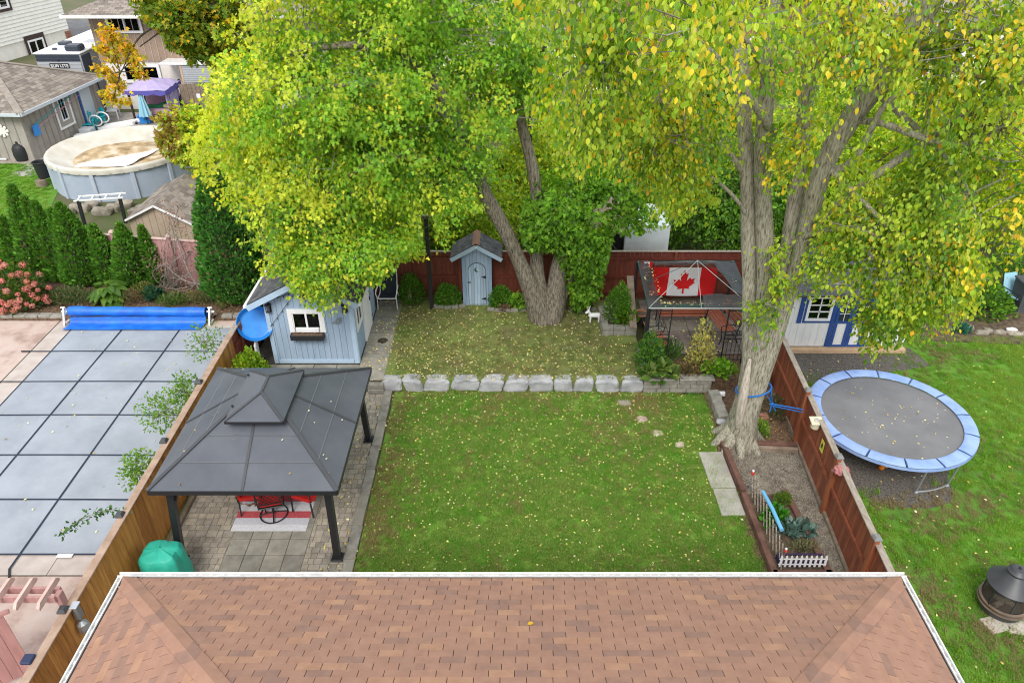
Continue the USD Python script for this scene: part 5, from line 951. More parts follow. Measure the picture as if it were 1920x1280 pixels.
# stones edging the far right bed
r = random.Random(12)
lab = ['farthest left, under the hanging leaves', 'second from the left', 'third from the left, a long one', 'small one between two longer stones', 'in the middle of the row', 'longest flat stone', 'small round one', 'third from the right', 'second from the right', 'at the right edge of the view']
for i, (px, py, w) in enumerate(((1722, 612, .5), (1752, 612, .45), (1790, 617, .55), (1818, 616, .3), (1840, 626, .55), (1852, 622, .3), (1873, 625, .5), (1892, 626, .35), (1905, 628, .4), (1925, 629, .5))):
    c = G(px, py); V, F = rock((0, 0, 0), (w * .72, .22, .17), 80 + i, k=2, amp=.22); obj('edging_stone', (V + c + [0, 0, .03], F), 'boulder_warm', label='tan edging stone of the bed beyond the trampoline, ' + lab[i], cat='stone', group='edging stones of the far right bed', smooth=40)
c = G(1897, 618, .1); V, F = rock((0, 0, 0), (.30, .18, .10), 99, k=2, amp=.2); obj('pale_stone', (V + c, F), 'white_paint', label='single pale pinkish stone lying on the tan edging stones at the right', cat='stone', smooth=True)
# rocking chair and bin at the right edge
c = G(1893, 575, 0); rc = thing('rocking_chair', 'pale sling rocking chair on bare soil at the right edge', 'chair', (c[0], c[1], .03), 15, local=True)
obj('sling', grid(lambda u, v: np.c_[(u - .5) * .5, np.interp(v, [0, .5, 1], [-.3, .2, .4]), np.interp(v, [0, .5, 1], [.42, .36, 1.0])], 4, 12), 'sky_cloth', rc, smooth=True)
for s in (-1, 1): obj('rocker', [tube([(s * .28, -.45, .06), (s * .28, -.1, .0), (s * .28, .45, .08)], .018, 6), tube([(s * .28, -.3, .02), (s * .28, -.32, .44), (s * .28, .2, .38), (s * .28, .42, 1.02)], .016, 6), tube([(s * .28, .25, .03), (s * .28, .2, .38)], .016, 6), tube([(s * .29, -.34, .62), (s * .29, .3, .62)], .018, 6), tube([(s * .28, -.32, .44), (s * .29, -.34, .62)], .014, 6)], 'black_metal', rc)
c = G(1922, 590, 0); bn = thing('wheelie_bin', 'dark green wheeled bin standing behind the rocking chair', 'bin', c)
obj('body', hexa(*[[c + [sx * w, .3 + sy * w, z] for sx, sy in ((-1, -1), (1, -1), (1, 1), (-1, 1))] for w, z in ((.24, .02), (.31, 1.0))]), 'cover_grey', bn); obj('lid', rbox(c + [0, .3, 1.03], (.68, .7, .07), .02), 'cover_grey', bn); obj('wheel', [lathe([(0, -.03), (.1, -.03), (.1, .03), (0, .03)], 12, c + [x, .6, .1]) for x in (-.25, .25)], 'black_plastic', bn)
# ---------------------------------------------------------------- covered swimming pool next door
PX0, PX1, PY0, PY1 = -13.36, -7.75, 10.5, 19.3
pcv = thing('pool_cover', 'taut grey safety cover with dark straps over the neighbouring pool', 'pool cover', (-10.6, 15, 0))
obj('sheet', grid(lambda u, v: np.c_[PX0 + (PX1 - PX0) * u, PY0 + (PY1 - PY0) * v, .012 + .02 * np.sin(u * math.pi) * np.sin(v * math.pi) + .014 * (meshkit.fbm(np.c_[u * 9, v * 13, u * 0]) - .5)], 56, 88), 'pool_cover', pcv, smooth=True)
def zc(x, y): u, v = (x - PX0) / (PX1 - PX0), (y - PY0) / (PY1 - PY0); return .02 + .02 * np.sin(np.clip(u, 0, 1) * math.pi) * np.sin(np.clip(v, 0, 1) * math.pi)
def strap(p, q, w=.045):
    n = 16; P = [np.array([p[0] + (q[0] - p[0]) * t, p[1] + (q[1] - p[1]) * t, 0]) for t in np.linspace(0, 1, n)]
    P = [a + [0, 0, zc(a[0], a[1]) + .004] for a in P]; d = np.array([q[0] - p[0], q[1] - p[1]]); d = d / np.linalg.norm(d); s = np.array([-d[1], d[0], 0]) * w / 2
    V = np.array([x for a in P for x in (a - s, a + s)]); F = np.array([f for k in range(n - 1) for f in ((2 * k, 2 * k + 2, 2 * k + 3), (2 * k, 2 * k + 3, 2 * k + 1))]); return V, F
for x in (-11.85, -10.1, -8.42): obj('strap', strap((x, 10.1), (x + .03, 19.3)), 'strap_navy', pcv)
for y in (G(100, 660)[1], G(100, 717)[1], G(60, 780)[1], G(60, 855)[1], G(60, 938)[1]): obj('strap', strap((-13.95, y + .02), (-7.6, y)), 'strap_navy', pcv)
obj('hem', [strap((PX0, PY0), (PX0, PY1), .03), strap((PX0, PY0 + .0), (PX1, PY0 - .0), .04)], 'strap_navy', pcv)
for y in (G(100, 660)[1], G(100, 717)[1]): obj('spring', tube([(-13.95, y, .03), (-14.2, y + .0, .03)], .022, 6), 'black_plastic', pcv)
for x in (-11.85, -10.1, -8.42): obj('spring', tube([(x, 10.12, .02), (x + (.12 if x > -10.5 else 0), 9.9, .02)], .022, 6), 'black_plastic', pcv)
obj('patch', box((-9.15, 10.45, .035), (.32, .10, .006)), 'white_cloth', pcv)
# solar blanket on its reel
sr = thing('solar_blanket_reel', 'bright blue solar blanket rolled on a white reel at the far pool end', 'pool reel', (-11.5, 19.7, 0))
ra, rb_ = np.array([-13.55, 19.72, .36]), np.array([-9.35, 19.66, .36])
def roll(u, v):
    a = v * 2 * math.pi; c_ = ra[None] + (rb_ - ra)[None] * u[:, None]; q = .15 + .010 * np.sin(u * 23) + .012 * (meshkit.noise(np.c_[u * 14, v * 3, u * 0]) - .5)
    return c_ + np.c_[0 * u, q * np.cos(a), q * np.sin(a)]
obj('roll', grid(roll, 48, 28), 'solar_blue', sr, smooth=True)
obj('roll_end', tube([ra + [-.01, 0, 0], ra + [.01, 0, 0]], .145, 16), 'solar_blue', sr)
obj('sheet', grid(lambda u, v: np.c_[-13.5 - .1 * v + (4.15 + .0 * v) * u, 19.56 - .42 * v, .04 + .20 * np.exp(-v * 9) + .02 * meshkit.noise(np.c_[u * 18, v * 3, u * 0])], 60, 14), 'solar_blue', sr, smooth=True)
for p, s in ((ra, -1), (rb_, 1)):
    x = p[0] + s * .12
    obj('stand', [beam((x, 19.42, .04), (x, 19.66, .50), .05, .05), beam((x, 20.02, .04), (x, 19.66, .50), .05, .05), beam((x, 19.4, .04), (x, 20.04, .04), .05, .04), beam((x, 19.56, .3), (x, 19.84, .3), .04, .04)], 'white_plastic', sr); obj('axle', tube([(x - s * .12, 19.69, .36), (x + s * .12, 19.69, .36)], .03, 8), 'white_plastic', sr)
    obj('handle', rbox((x + s * .02, 19.66, .52), (.14, .05, .03), .008), 'white_plastic', sr)
# stones edging the neighbour's bed
for grp, x0, x1, m in (('left', -16.6, -13.9, 7), ('right', -9.0, -7.6, 4)):
    t = thing('bed_kerb', f'grey block kerb of the flower bed, {"left of the white reel stand beside the hydrangea" if grp == "left" else "between the reel and the wooden fence"}', 'kerb', ((x0 + x1) / 2, 19.85, 0))
    for k in range(m): obj('block', rbox((x0 + (x1 - x0) * (k + .5) / m, 19.88 + .02 * (k % 2), .06), ((x1 - x0) / m - .015, .2, .17), .015, rz=random.uniform(-3, 3)), 'wall_block', t)

# ---------------------------------------------------------------- round pool, sheds, houses at the far left
pc_ = np.array([-16.65, 31.25, .35]); PR = 2.86; PW = 1.34
ap_ = thing('round_pool', 'round above-ground pool with grey-blue wall and sagging cream winter cover', 'pool', pc_)
NPn = 12
for k in range(NPn):
    a0, a1 = 2 * math.pi * k / NPn, 2 * math.pi * (k + 1) / NPn
    obj('wall_panel', grid(lambda u, v: np.c_[pc_[0] + PR * np.cos(a0 + (a1 - a0) * u), pc_[1] + PR * np.sin(a0 + (a1 - a0) * u), .3 + PW * v], 8, 1), 'pool_wall', ap_, smooth=True)
    a = a0; obj('post', rbox(pc_ + [(PR + .03) * math.cos(a), (PR + .03) * math.sin(a), PW / 2], (.10, .16, PW), .015, rz=math.degrees(a)), 'pool_post', ap_)
def cover(u, v):
    a = u * 2 * math.pi; q = PR * np.interp(v, [0, .62, .70, .92, .96, 1], [0, .70, .78, 1.0, 1.035, 1.03]); z = PW + np.interp(v, [0, .6, .70, .92, .96, 1], [-.42, -.40, -.30, .04, .02, -.20])
    n = meshkit.fbm(np.c_[np.cos(a) * q * 1.1, np.sin(a) * q * 1.1, v * 0]) - .5; fold = .03 * np.sin(a * 34 + 6 * n) * np.clip((v - .93) * 14, 0, 1) + .025 * np.sin(a * 22 + 9 * n) * np.exp(-((v - .8) / .09) ** 2)
    return np.c_[pc_[0] + (q + fold) * np.cos(a), pc_[1] + (q + fold) * np.sin(a), pc_[2] + z + .10 * n * (v < .9) + fold * .6]
obj('winter_cover', grid(cover, 120, 36), 'tarp_cream', ap_, smooth=60)
def pudd(u, v):
    a = u * 2 * math.pi; q = PR * .735 * v; n = meshkit.fbm(np.c_[np.cos(a) * q * 1.1, np.sin(a) * q * 1.1, v * 0]) - .5
    return np.c_[pc_[0] + q * np.cos(a) * 1.0, pc_[1] + q * np.sin(a), pc_[2] + PW - .395 + .10 * n + .03 * np.clip(v - .7, 0, 1)]
obj('leaf_litter', grid(pudd, 60, 14), 'tarp_stain', ap_, smooth=True)
obj('dry_patch', grid(lambda u, v: np.c_[pc_[0] - 1.35 + 2.1 * u + .5 * v * u, pc_[1] - 1.5 + (.25 + 2.0 * u) * v, pc_[2] + PW - .36 + .05 * meshkit.noise(np.c_[u * 5, v * 5, u * 0])], 16, 12), 'white_cloth', ap_, smooth=True)
obj('cable', tube([pc_ + [(PR + .06) * math.cos(a), (PR + .06) * math.sin(a), PW - .19 + .02 * math.sin(a * 17)] for a in np.linspace(0, 2 * math.pi, 121)], .014, 5), 'black_plastic', ap_)
# boulders and dry plants at its foot
r = random.Random(14)
for i in range(13):
    px, py = 130 + 21 * i, 392 + 4 * math.sin(i * 2.1) - .12 * i - (6 if i > 9 else 0); c = G(px, py + (10 if i % 3 == 0 else 0), .35); V, F = rock((0, 0, 0), (r.uniform(.45, .9), .4, r.uniform(.25, .4)), 120 + i, k=2, amp=.2)
    obj('foot_stone', (V + c + [0, 0, .1], F), 'boulder_warm', label=['tan boulder at the foot of the round pool, %s' % w for w in ('below its left side', 'second from the left', 'third from the left', 'fourth from the left', 'just left of the metal railing', 'behind the left leg of the railing', 'inside the railing frame, left part', 'inside the railing frame, middle', 'inside the railing frame, right part', 'behind the right leg of the railing', 'right of the railing', 'beside the small shed eave', 'behind the small shed roof')][i], cat='boulder', group='boulders along the foot of the round pool', smooth=40)
c = G(88, 345, .35); bkt = thing('black_bucket', 'tall black plastic tub on a stump beside the round pool', 'tub', c)
obj('tub', lathe([(0, .3), (.22, .3), (.28, .95), (.31, .97), (.29, .99), (.25, .95), (.20, .36), (0, .35)], 24, c), 'black_plastic', bkt, smooth=40)
obj('stump', lathe([(.24, -.2), (.22, .2), (.21, .28), (0, .285)], 14, c + [-.05, -.25, 0]), 'old_wood', label='short log stump standing below the black tub', cat='stump', smooth=40)
rl2 = thing('metal_railing', 'white topped railing on two dark posts before the round pool', 'railing', G(190, 410, .35))
p, q = G(160, 425, .35), G(236, 418, .35)
for x in (p, q): obj('post', beam(x, x + [0, .1, 1.0], .10, .10), 'black_metal', rl2)
obj('top_frame', [beam(p + [-.15, .05, 1.0], q + [.15, .05, 1.0], .05, .05), beam(p + [-.1, .35, 1.06], q + [.15, .35, 1.06], .05, .05)] + [beam(p + (q - p) * t + [0, .05, 1.02], p + (q - p) * t + [0, .35, 1.08], .05, .04) for t in (0, .33, .66, 1)], 'white_plastic', rl2)
def hiproof(t, c4, z, peak, zp, mats, seed, eave=.0, gut='gutter_blue', row=.2, tab=.4):
    """c4 corners counter-clockwise; peak: two ridge points."""
    P = [np.array([*q, z]) for q in c4]; R = [np.array([*q, zp]) for q in peak]; rf = obj('roof', (np.array(P + R), np.array([[0, 1, 5], [0, 5, 4], [1, 2, 5], [2, 3, 4], [2, 4, 5], [3, 0, 4]])), 'underlay_grey', t)
    r = random.Random(seed)
    for i, (a, b, top) in enumerate(((0, 1, [5, 4]), (1, 2, [5]), (2, 3, [4, 5]), (3, 0, [4]))):
        pts = [P[a], P[b]] + [R[k - 4] for k in top]; u = (P[b] - P[a]) / np.linalg.norm(P[b] - P[a]); n = np.cross(u, pts[2] - P[a]); n /= np.linalg.norm(n); w = np.cross(n, u)
        poly = Polygon([((x - P[a]) @ u, (x - P[a]) @ w) for x in pts]); x0, y0, x1, y1 = poly.bounds; cells = []
        for j, bb in enumerate(np.arange(0, y1, row)):
            for xx in np.arange(-(j % 2) * tab / 2 - .0, x1, tab): cells.append(sbox(xx + .008, bb, xx + tab - .008, bb + row - .012))
        ms = {}
        for cc in cells:
            cc = cc.intersection(poly)
            if cc.geom_type == 'Polygon' and cc.area > .002: ms.setdefault(r.choice(mats), []).append(into(extrude(cc, 0, .02), P[a] + n * .01, u, w))
        for k, v in ms.items(): obj('shingle_course', v, k, rf, kind='stuff')
        obj('gutter', beam(P[a] + [0, 0, -.04], P[b] + [0, 0, -.04], .12, .14), gut, t)
        if i < 2: obj('hip_cap', beam(P[b] + [0, 0, .03], R[1] + [0, 0, .03], .3, .04), mats[-1], rf)
    return rf
GM = ['shingle_grey_0', 'shingle_grey_1', 'shingle_grey_2']
# grey garage
gg = thing('garage', 'grey board-and-batten garage with hip shingle roof beside the round pool', 'garage', (-24, 35, .35))
gc0 = np.array([-21.83, 33.18]); gd = np.array([math.sin(math.radians(4.5)), math.cos(math.radians(4.5))]); ge_ = np.array([-gd[1], gd[0]])
cor = [gc0, gc0 + gd * 6.2, gc0 + gd * 6.2 + ge_ * 7, gc0 + ge_ * 7]; GZ = 2.55
obj('wall', extrude(Polygon(cor), .3, GZ), 'grey_siding', gg)
def wallrun(t, a, b, z0, z1, step, m, w=.05, nm='batten'):
    a, b = np.array([*a, 0]), np.array([*b, 0]); L = np.linalg.norm(b - a); u = (b - a) / L; n = np.array([u[1], -u[0], 0])
    for x in np.arange(step / 2, L, step): obj(nm, box(a + u * x + n * .012 + [0, 0, (z0 + z1) / 2], (w, .03, z1 - z0), rz=math.degrees(math.atan2(u[1], u[0]))), m, t)
wallrun(gg, cor[0], cor[1], .35, GZ, .40, 'batten'); wallrun(gg, cor[3], cor[0], .35, GZ, .40, 'batten')
ov = .35; oc = [cor[0] - gd * ov - ge_ * ov, cor[1] + gd * ov - ge_ * ov, cor[2] + gd * ov + ge_ * ov, cor[3] - gd * ov + ge_ * ov]
rp = [oc[0] + gd * 3.45 + ge_ * 3.45, oc[3] + gd * 3.45 - ge_ * 3.45]
hiproof(gg, [oc[3], oc[0], oc[1], oc[2]], GZ + .06, [rp[1], rp[0]], GZ + .06 + 3.45 * .42, GM, 51)
def onwall(a, u, s, z): return np.array([a[0] + u[0] * s, a[1] + u[1] * s, z])
nrm = np.array([gd[1], -gd[0], 0])
u3 = np.array([gd[0], gd[1], 0])
window(gg, onwall(gc0, gd, 2.35, 1.05) + nrm * .02, u3, (0, 0, 1), 1.25, 1.45, .10, (1, 1), 'white_paint', depth=.04)
obj('window_inner', [into(extrude(sbox(.38, .32, .9, 1.4).difference(sbox(.45, .39, .83, 1.33)), 0, .03), onwall(gc0, gd, 2.35, 1.05) + nrm * .02, u3, (0, 0, 1))], 'white_paint', gg)
obj('window_panel', into(extrude(sbox(.1, .1, 1.15, 1.35).difference(sbox(.45, .39, .83, 1.33)), -.01, .01), onwall(gc0, gd, 2.35, 1.05) + nrm * .02, u3, (0, 0, 1)), 'grey_siding', gg)
obj('side_door', rbox(onwall(gc0, gd, 5.0, 1.35) + nrm * .02, (.9, .06, 2.0), .01, rz=90 - 4.5), 'gutter_blue', gg); obj('door_gap', rbox(onwall(gc0, gd, 4.45, 1.35) + nrm * .02, (.12, .05, 2.05), .01, rz=90 - 4.5), 'deep_blue', gg)
pn = thing('pool_net', 'blue skimmer net and poles hung along the garage wall', 'pool net', onwall(gc0, gd, 1.6, 2) + nrm * .1)
obj('pole', tube([onwall(gc0, gd, .6, 1.85) + nrm * .12, onwall(gc0, gd, 3.9, 2.38) + nrm * .12], .02, 6), 'teal', pn); obj('pole', tube([onwall(gc0, gd, .8, 1.72) + nrm * .14, onwall(gc0, gd, 4.3, 2.2) + nrm * .14], .018, 6), 'pink_cloth', pn)
obj('net', rbox(onwall(gc0, gd, .62, 1.62) + nrm * .13, (.45, .05, .5), .02, rz=86), 'tub_blue', pn)
pf = thing('pool_filter', 'white pool pump pipes and black sand filter before the garage', 'pool filter', G(45, 300, .36))
c = G(45, 301, .36); obj('tank', lathe([(0, 0), (.30, .05), (.34, .3), (.32, .6), (.22, .75), (.10, .8), (.10, .9), (0, .92)], 20, c), 'black_plastic', pf, smooth=40)
obj('pipe', [tube([c + q for q in pts], .045, 8) for pts in ([np.array([-.35, 0, .25]), np.array([-.75, .1, .25]), np.array([-1.0, .2, 1.5])], [np.array([-.3, 0, .8]), np.array([-.8, .1, .85]), np.array([-.8, .1, .2])], [np.array([-.6, .2, .3]), np.array([-.65, .2, 1.6]), np.array([-.45, .2, 1.6])], [np.array([-1.3, -.1, .1]), np.array([-.7, -.1, .1])])], 'white_plastic', pf); obj('timber_base', rbox(c + [-.3, 0, -.0], (1.6, .9, .06), .01), 'weathered_rail', pf)
w_ = thing('wall_clock', 'round pale wall ornament on the garage end wall', 'ornament', onwall(gc0, ge_, .7, 2)); obj('disc', [rbox(onwall(gc0, ge_, 1.0, 1.75) + [0, -.06, 0] + np.array([.22 * math.cos(a), 0, .22 * math.sin(a)]), (.12, .04, .12), .03) for a in np.arange(8) * math.pi / 4] + [rbox(onwall(gc0, ge_, 1.0, 1.75) + [0, -.05, 0], (.3, .03, .3), .05)], 'cream_siding', w_)
# cream house on the far left
hd = np.array([math.sin(math.radians(12)), math.cos(math.radians(12))]); he = np.array([-hd[1], hd[0]]); hc = np.array([-33.2, 59.6])
ch_ = thing('cream_house', 'tall house with cream lap siding over pale stucco in the upper left corner', 'house', (-38, 55, .35))
hcor = [hc, hc + he * 9, hc + he * 9 - hd * 16, hc - hd * 16]; HZ = 1.33
obj('stucco_base', extrude(Polygon([q - 0 * hd for q in hcor]), -.6, HZ), 'stucco', ch_)
un = np.array([hd[1], -hd[0], 0]); a = hc - hd * 16; u3h = np.array([*hd, 0])
obj('upper_wall', extrude(Polygon(hcor).buffer(-.03), HZ, 6.3), 'cream_siding', ch_)
for k in range(21):
    z = HZ + .235 * k; b0 = np.array([*a, z]); b1 = np.array([*hc, z])
    obj('siding_board', hexa([b0 - un * .03, b1 - un * .03, b1 + un * .055, b0 + un * .055], [b0 - un * .03 + [0, 0, .23], b1 - un * .03 + [0, 0, .23], b1 + un * .02 + [0, 0, .23], b0 + un * .02 + [0, 0, .23]]), 'cream_siding', ch_)
def far_window(t, px, py, px1, py1, sw, z0, z1):   # on the long wall of the cream house
    o = np.array([*(hc - hd * sw), z0]) + un * .06
    w = window(t, o, u3h, (0, 0, 1), 1.5, z1 - z0, .12, (2, 1), 'white_paint', depth=.06, mull=.08)
    obj('dark_surround', into(extrude(sbox(-.18, -.18, 1.68, z1 - z0 + .3).difference(sbox(0.02, 0.02, 1.48, z1 - z0 - .02)), 0, .05), o, u3h, (0, 0, 1)), 'dark_trim', t)
    obj('dark_room', into(extrude(sbox(.1, .1, 1.4, z1 - z0 - .1), -.03, -.02), o, u3h, (0, 0, 1)), 'interior_dark', t)
far_window(ch_, 0, 0, 0, 0, 6.3, 3.5, 4.9); far_window(ch_, 0, 0, 0, 0, 4.3, .05, 1.25)
for k in range(8): obj('corner_brick', rbox(np.array([*hc, -.3 + .2 * k]) + un * .04 - u3h * .2, (.12, .5, .18), .01, rz=-12), 'brick_red', ch_)
obj('roof', hull([np.array([*q, z]) for q, z in [(hcor[0] + hd * .5 - he * .5, 6.4), (hcor[1] + hd * .5 + he * .5, 6.4), (hcor[2] - hd * .5 + he * .5, 6.4), (hcor[3] - hd * .5 - he * .5, 6.4), (hc + he * 4.5 - hd * 4, 8.3), (hc + he * 4.5 - hd * 12, 8.3)]]), 'shingle_grey_1', ch_)
obj('soffit', extrude(Polygon([hcor[0] + hd * .5 - he * .5, hcor[1] + hd * .5 + he * .5, hcor[2] - hd * .5 + he * .5, hcor[3] - hd * .5 - he * .5]), 6.3, 6.42), 'dark_trim', ch_)
# travel trailer
tt = thing('travel_trailer', 'white roofed travel trailer with dark and grey ribbed rear wall behind the garage', 'trailer', (-24.2, 43, .4))
TX0, TX1, TY0, TY1, TZ0, TZ1 = -25.2, -22.75, 41.2, 47.8, .8, 3.35
obj('body', rbox(((TX0 + TX1) / 2, (TY0 + TY1) / 2, (TZ0 + TZ1) / 2), (TX1 - TX0, TY1 - TY0, TZ1 - TZ0), .08), 'camper_grey', tt)
obj('roof', rbox(((TX0 + TX1) / 2, (TY0 + TY1) / 2, TZ1 + .02), (TX1 - TX0 + .04, TY1 - TY0 + .04, .08), .03), 'white_plastic', tt)
for k in range(11): obj('rear_rib', box(((TX0 + TX1) / 2, TY0 - .015, TZ1 - .12 - .17 * k), (TX1 - TX0 - .14, .03, .15)), 'camper_dark' if k < 2 else 'camper_grey', tt)
for k in range(4): obj('side_panel', box((TX1 + .012, TY0 + .5 + 1.6 * k, (TZ0 + TZ1) / 2), (.03, [.9, .5, 1.2, 1.5][k], TZ1 - TZ0 - .2)), ['camper_dark', 'camper_grey', 'camper_dark', 'camper_grey'][k], tt)
obj('badge', into(extrude(sbox(-.48, 0, .48, .17).buffer(.04), 0, .02), ((TX0 + TX1) / 2, TY0 - .035, TZ1 - .66), (1, 0, 0), (0, 0, 1)), 'black_plastic', tt)
tx = meshkit.text_mesh('SUN LITE', .15, .01, True); tv = np.array(tx.vertices); tv[:, 0] *= .95 / max(tv[:, 0].max(), .01)
obj('lettering', into((tv - [.475, 0, 0], np.array(tx.faces)), ((TX0 + TX1) / 2, TY0 - .056, TZ1 - .65), (1, 0, 0), (0, 0, 1)), 'white_plastic', tt)
obj('roof_unit', rbox((-23.3, 41.9, TZ1 + .2), (.8, .7, .32), .08), 'camper_dark', tt); obj('roof_vent', rbox((-24.6, 43.4, TZ1 + .13), (.55, .6, .16), .05), 'camper_dark', tt); obj('roof_vent', rbox((-24.45, 42.0, TZ1 + .1), (.22, .2, .1), .03), 'camper_dark', tt); obj('roof_hatch', rbox((-23.4, 44.2, TZ1 + .08), (.9, .7, .06), .02), 'camper_grey', tt); obj('roof_unit', rbox((-22.95, 46.1, TZ1 + .2), (.6, .9, .36), .08), 'camper_dark', tt)
obj('rear_lamp', rbox(((TX0 + TX1) / 2, TY0 - .05, TZ1 - .3), (.12, .05, .1), .02), 'black_plastic', tt)
for y in (44.0, 45.0): obj('wheel', tube([(TX1 - .25, y, .72), (TX1 + .02, y, .72)], .36, 18), 'black_plastic', tt)
# brown house
bh_ = thing('brown_house', 'two-storey house with brown board siding over white stucco behind the garage', 'house', (-17, 45, .35))
BX0, BX1, BY, BZm, BZ1 = -22.0, -11.5, 41.7, 2.9, 5.2
obj('lower_wall', box(((BX0 + BX1) / 2, BY + 4, (BZm + .3) / 2), (BX1 - BX0, 8, BZm - .3)), 'stucco', bh_); obj('upper_wall', box(((BX0 + BX1) / 2, BY + 3.96, (BZm + BZ1) / 2), (BX1 - BX0, 8.1, BZ1 - BZm - .001)), 'brown_siding', bh_)
wallrun(bh_, (BX0, BY - .09), (BX1, BY - .09), BZm, BZ1, .34, 'tan_siding', .04)
hiproof(bh_, [(BX0 - .9, BY - 1.0), (BX1 + .9, BY - 1.0), (BX1 + .9, BY + 9), (BX0 - .9, BY + 9)], BZ1 + .1, [(BX0 + 4.1, BY + 4), (BX1 - 4.1, BY + 4)], BZ1 + .1 + 5 * .36, GM, 52, gut='gutter_white')
ua, ub = D(205, 62, BY - .1), D(262, 30, BY - .1)
def house_window(t, a, b, y, panes=(2, 1), fw=.12):
    o = np.array([a[0], y - .02, a[2]]); window(t, o, (1, 0, 0), (0, 0, 1), b[0] - a[0], b[2] - a[2], fw, panes, 'white_paint', depth=.07, mull=.08); obj('dark_room', box(((a[0] + b[0]) / 2, y - .004, (a[2] + b[2]) / 2), (b[0] - a[0] - .1, .02, b[2] - a[2] - .1)), 'interior_dark', t)
house_window(bh_, ua, ub, BY - .1); house_window(bh_, D(236, 155, BY - .02), D(298, 120, BY - .02), BY - .02, (2, 1), .16)
obj('porch_roof', [rbox((D(352, 112, BY - .6)[0], BY - .6, 3.0), (2.6, 1.2, .12), .02)], 'gutter_white', bh_)
lv = thing('louvred_screen', 'wooden framed screen of grey horizontal slats beside the brown house door', 'screen', D(365, 150, BY - 1.2))
p, q = D(345, 155, BY - 1.1), D(398, 120, BY - 1.1)
for k in range(9): obj('slat', rbox(((p[0] + q[0]) / 2, BY - 1.1, p[2] + (q[2] - p[2]) * (k + .5) / 9), (q[0] - p[0], .04, .09), .006), 'camper_grey', lv)
obj('dark_backing', box(((p[0] + q[0]) / 2, BY - 1.0, (p[2] + q[2]) / 2), (q[0] - p[0], .03, q[2] - p[2])), 'interior_dark', lv)
for x in (p[0], q[0]): obj('frame_post', rbox((x, BY - 1.1, (p[2] + q[2]) / 2), (.1, .08, q[2] - p[2] + .1), .01), 'pale_wood', lv)
wd = thing('wooden_screen', 'weathered vertical board panel with a white notice below the slatted screen', 'screen', D(375, 185, BY - 1.5)); p, q = D(343, 195, BY - 1.5), D(404, 158, BY - 1.5)
for k in range(9): obj('board', rbox((p[0] + (q[0] - p[0]) * (k + .5) / 9, BY - 1.5, (p[2] + q[2]) / 2), ((q[0] - p[0]) / 9 - .01, .04, q[2] - p[2]), .006), 'old_wood', wd)
obj('notice', box((D(372, 180, BY - 1.53)[0], BY - 1.53, D(372, 180, BY - 1.53)[2]), (.2, .01, .22)), 'white_paint', wd)
# canopied swing bed
sw = thing('canopy_swing', 'garden swing bed with lilac fabric roof and curtains by the brown house', 'swing', G(290, 232, .36))
p0, p1 = G(256, 233, .36), G(327, 228, .36); dz = 1.75; back = np.array([.0, 1.7, 0])
for x in (p0, p1, p0 + back, p1 + back): obj('post', beam(x, x + [0, 0, dz], .09, .09), 'dark_trim', sw)
m = (p0 + p1 + back) / 2
def roofc(u, v):
    x = p0[0] - .2 + (p1[0] - p0[0] + .4) * u; y = p0[1] - .2 + 2.1 * v; h = np.minimum(np.minimum(u, 1 - u), np.minimum(v, 1 - v)) * 2
    return np.c_[x, y, .36 + dz + .02 + .42 * h - .05 * np.sin(u * 9) * np.sin(v * 7) + .06 * (meshkit.noise(np.c_[u * 6, v * 6, u * 0]) - .5)]
obj('roof_cloth', grid(roofc, 20, 20), 'lilac_cloth', sw)
obj('valance', [grid(lambda u, v: np.c_[p0[0] - .2 + (p1[0] - p0[0] + .4) * u, 0 * u + p0[1] - .21, .36 + dz - .22 * v + .04 * np.sin(u * 20) * v], 20, 2), grid(lambda u, v: np.c_[0 * u + p1[0] + .21, p0[1] - .2 + 2.1 * u, .36 + dz - .26 * v + .04 * np.sin(u * 20) * v], 20, 2)], 'violet_cloth', sw)
obj('curtain', [grid(lambda u, v: np.c_[p0[0] + (p1[0] - p0[0]) * u, 0 * u + p0[1] + 1.72 + .05 * np.sin(u * 40), .8 + (dz - .45) * v], 40, 2), grid(lambda u, v: np.c_[0 * u + p1[0] + .05 + .05 * np.sin(u * 40), p0[1] + 1.7 * u, .5 + (dz - .2) * v], 40, 2)], 'lilac_cloth', sw)
obj('seat', rbox(m + [0, -.1, .45], (p1[0] - p0[0] - .2, 1.0, .35), .1), 'pink_cloth', sw); obj('seat_back', rbox(m + [0, .45, .75], (p1[0] - p0[0] - .2, .15, .7), .06), 'pink_cloth', sw)
obj('cushion', tube([m + [-.7, -.2, .68], m + [0, -.25, .66], m + [.5, -.2, .8]], .12, 8), 'green_cloth', sw, smooth=True); obj('cushion', rbox(m + [.55, -.3, .72], (.35, .25, .2), .08), 'tarp_cream', sw)
uc = p0 + [.62, -.05, 0]; um = thing('closed_umbrella', 'folded pale blue striped sun umbrella standing before the swing', 'umbrella', uc)
obj('canopy', (lambda V, F: (V, F))(*grid(lambda u, v: np.c_[uc[0] + (.05 + .22 * v) * (1 + .25 * np.cos(u * 2 * math.pi * 8)) * np.cos(u * 2 * math.pi), uc[1] + (.05 + .22 * v) * (1 + .25 * np.cos(u * 2 * math.pi * 8)) * np.sin(u * 2 * math.pi), .36 + 1.75 - 1.3 * v], 64, 6)), 'sky_cloth', um); obj('pole', tube([uc, uc + [0, 0, 1.8]], .02, 6), 'black_metal', um)
sbx = thing('storage_box', 'blue plastic box under the swing beside its left post', 'box', p0 + [.45, .2, 0]); obj('body', rbox(p0 + [.4, .25, .2], (.6, .45, .38), .03), 'tub_blue', sbx); obj('lid', rbox(p0 + [.4, .25, .41], (.64, .48, .05), .02), 'tub_blue', sbx)
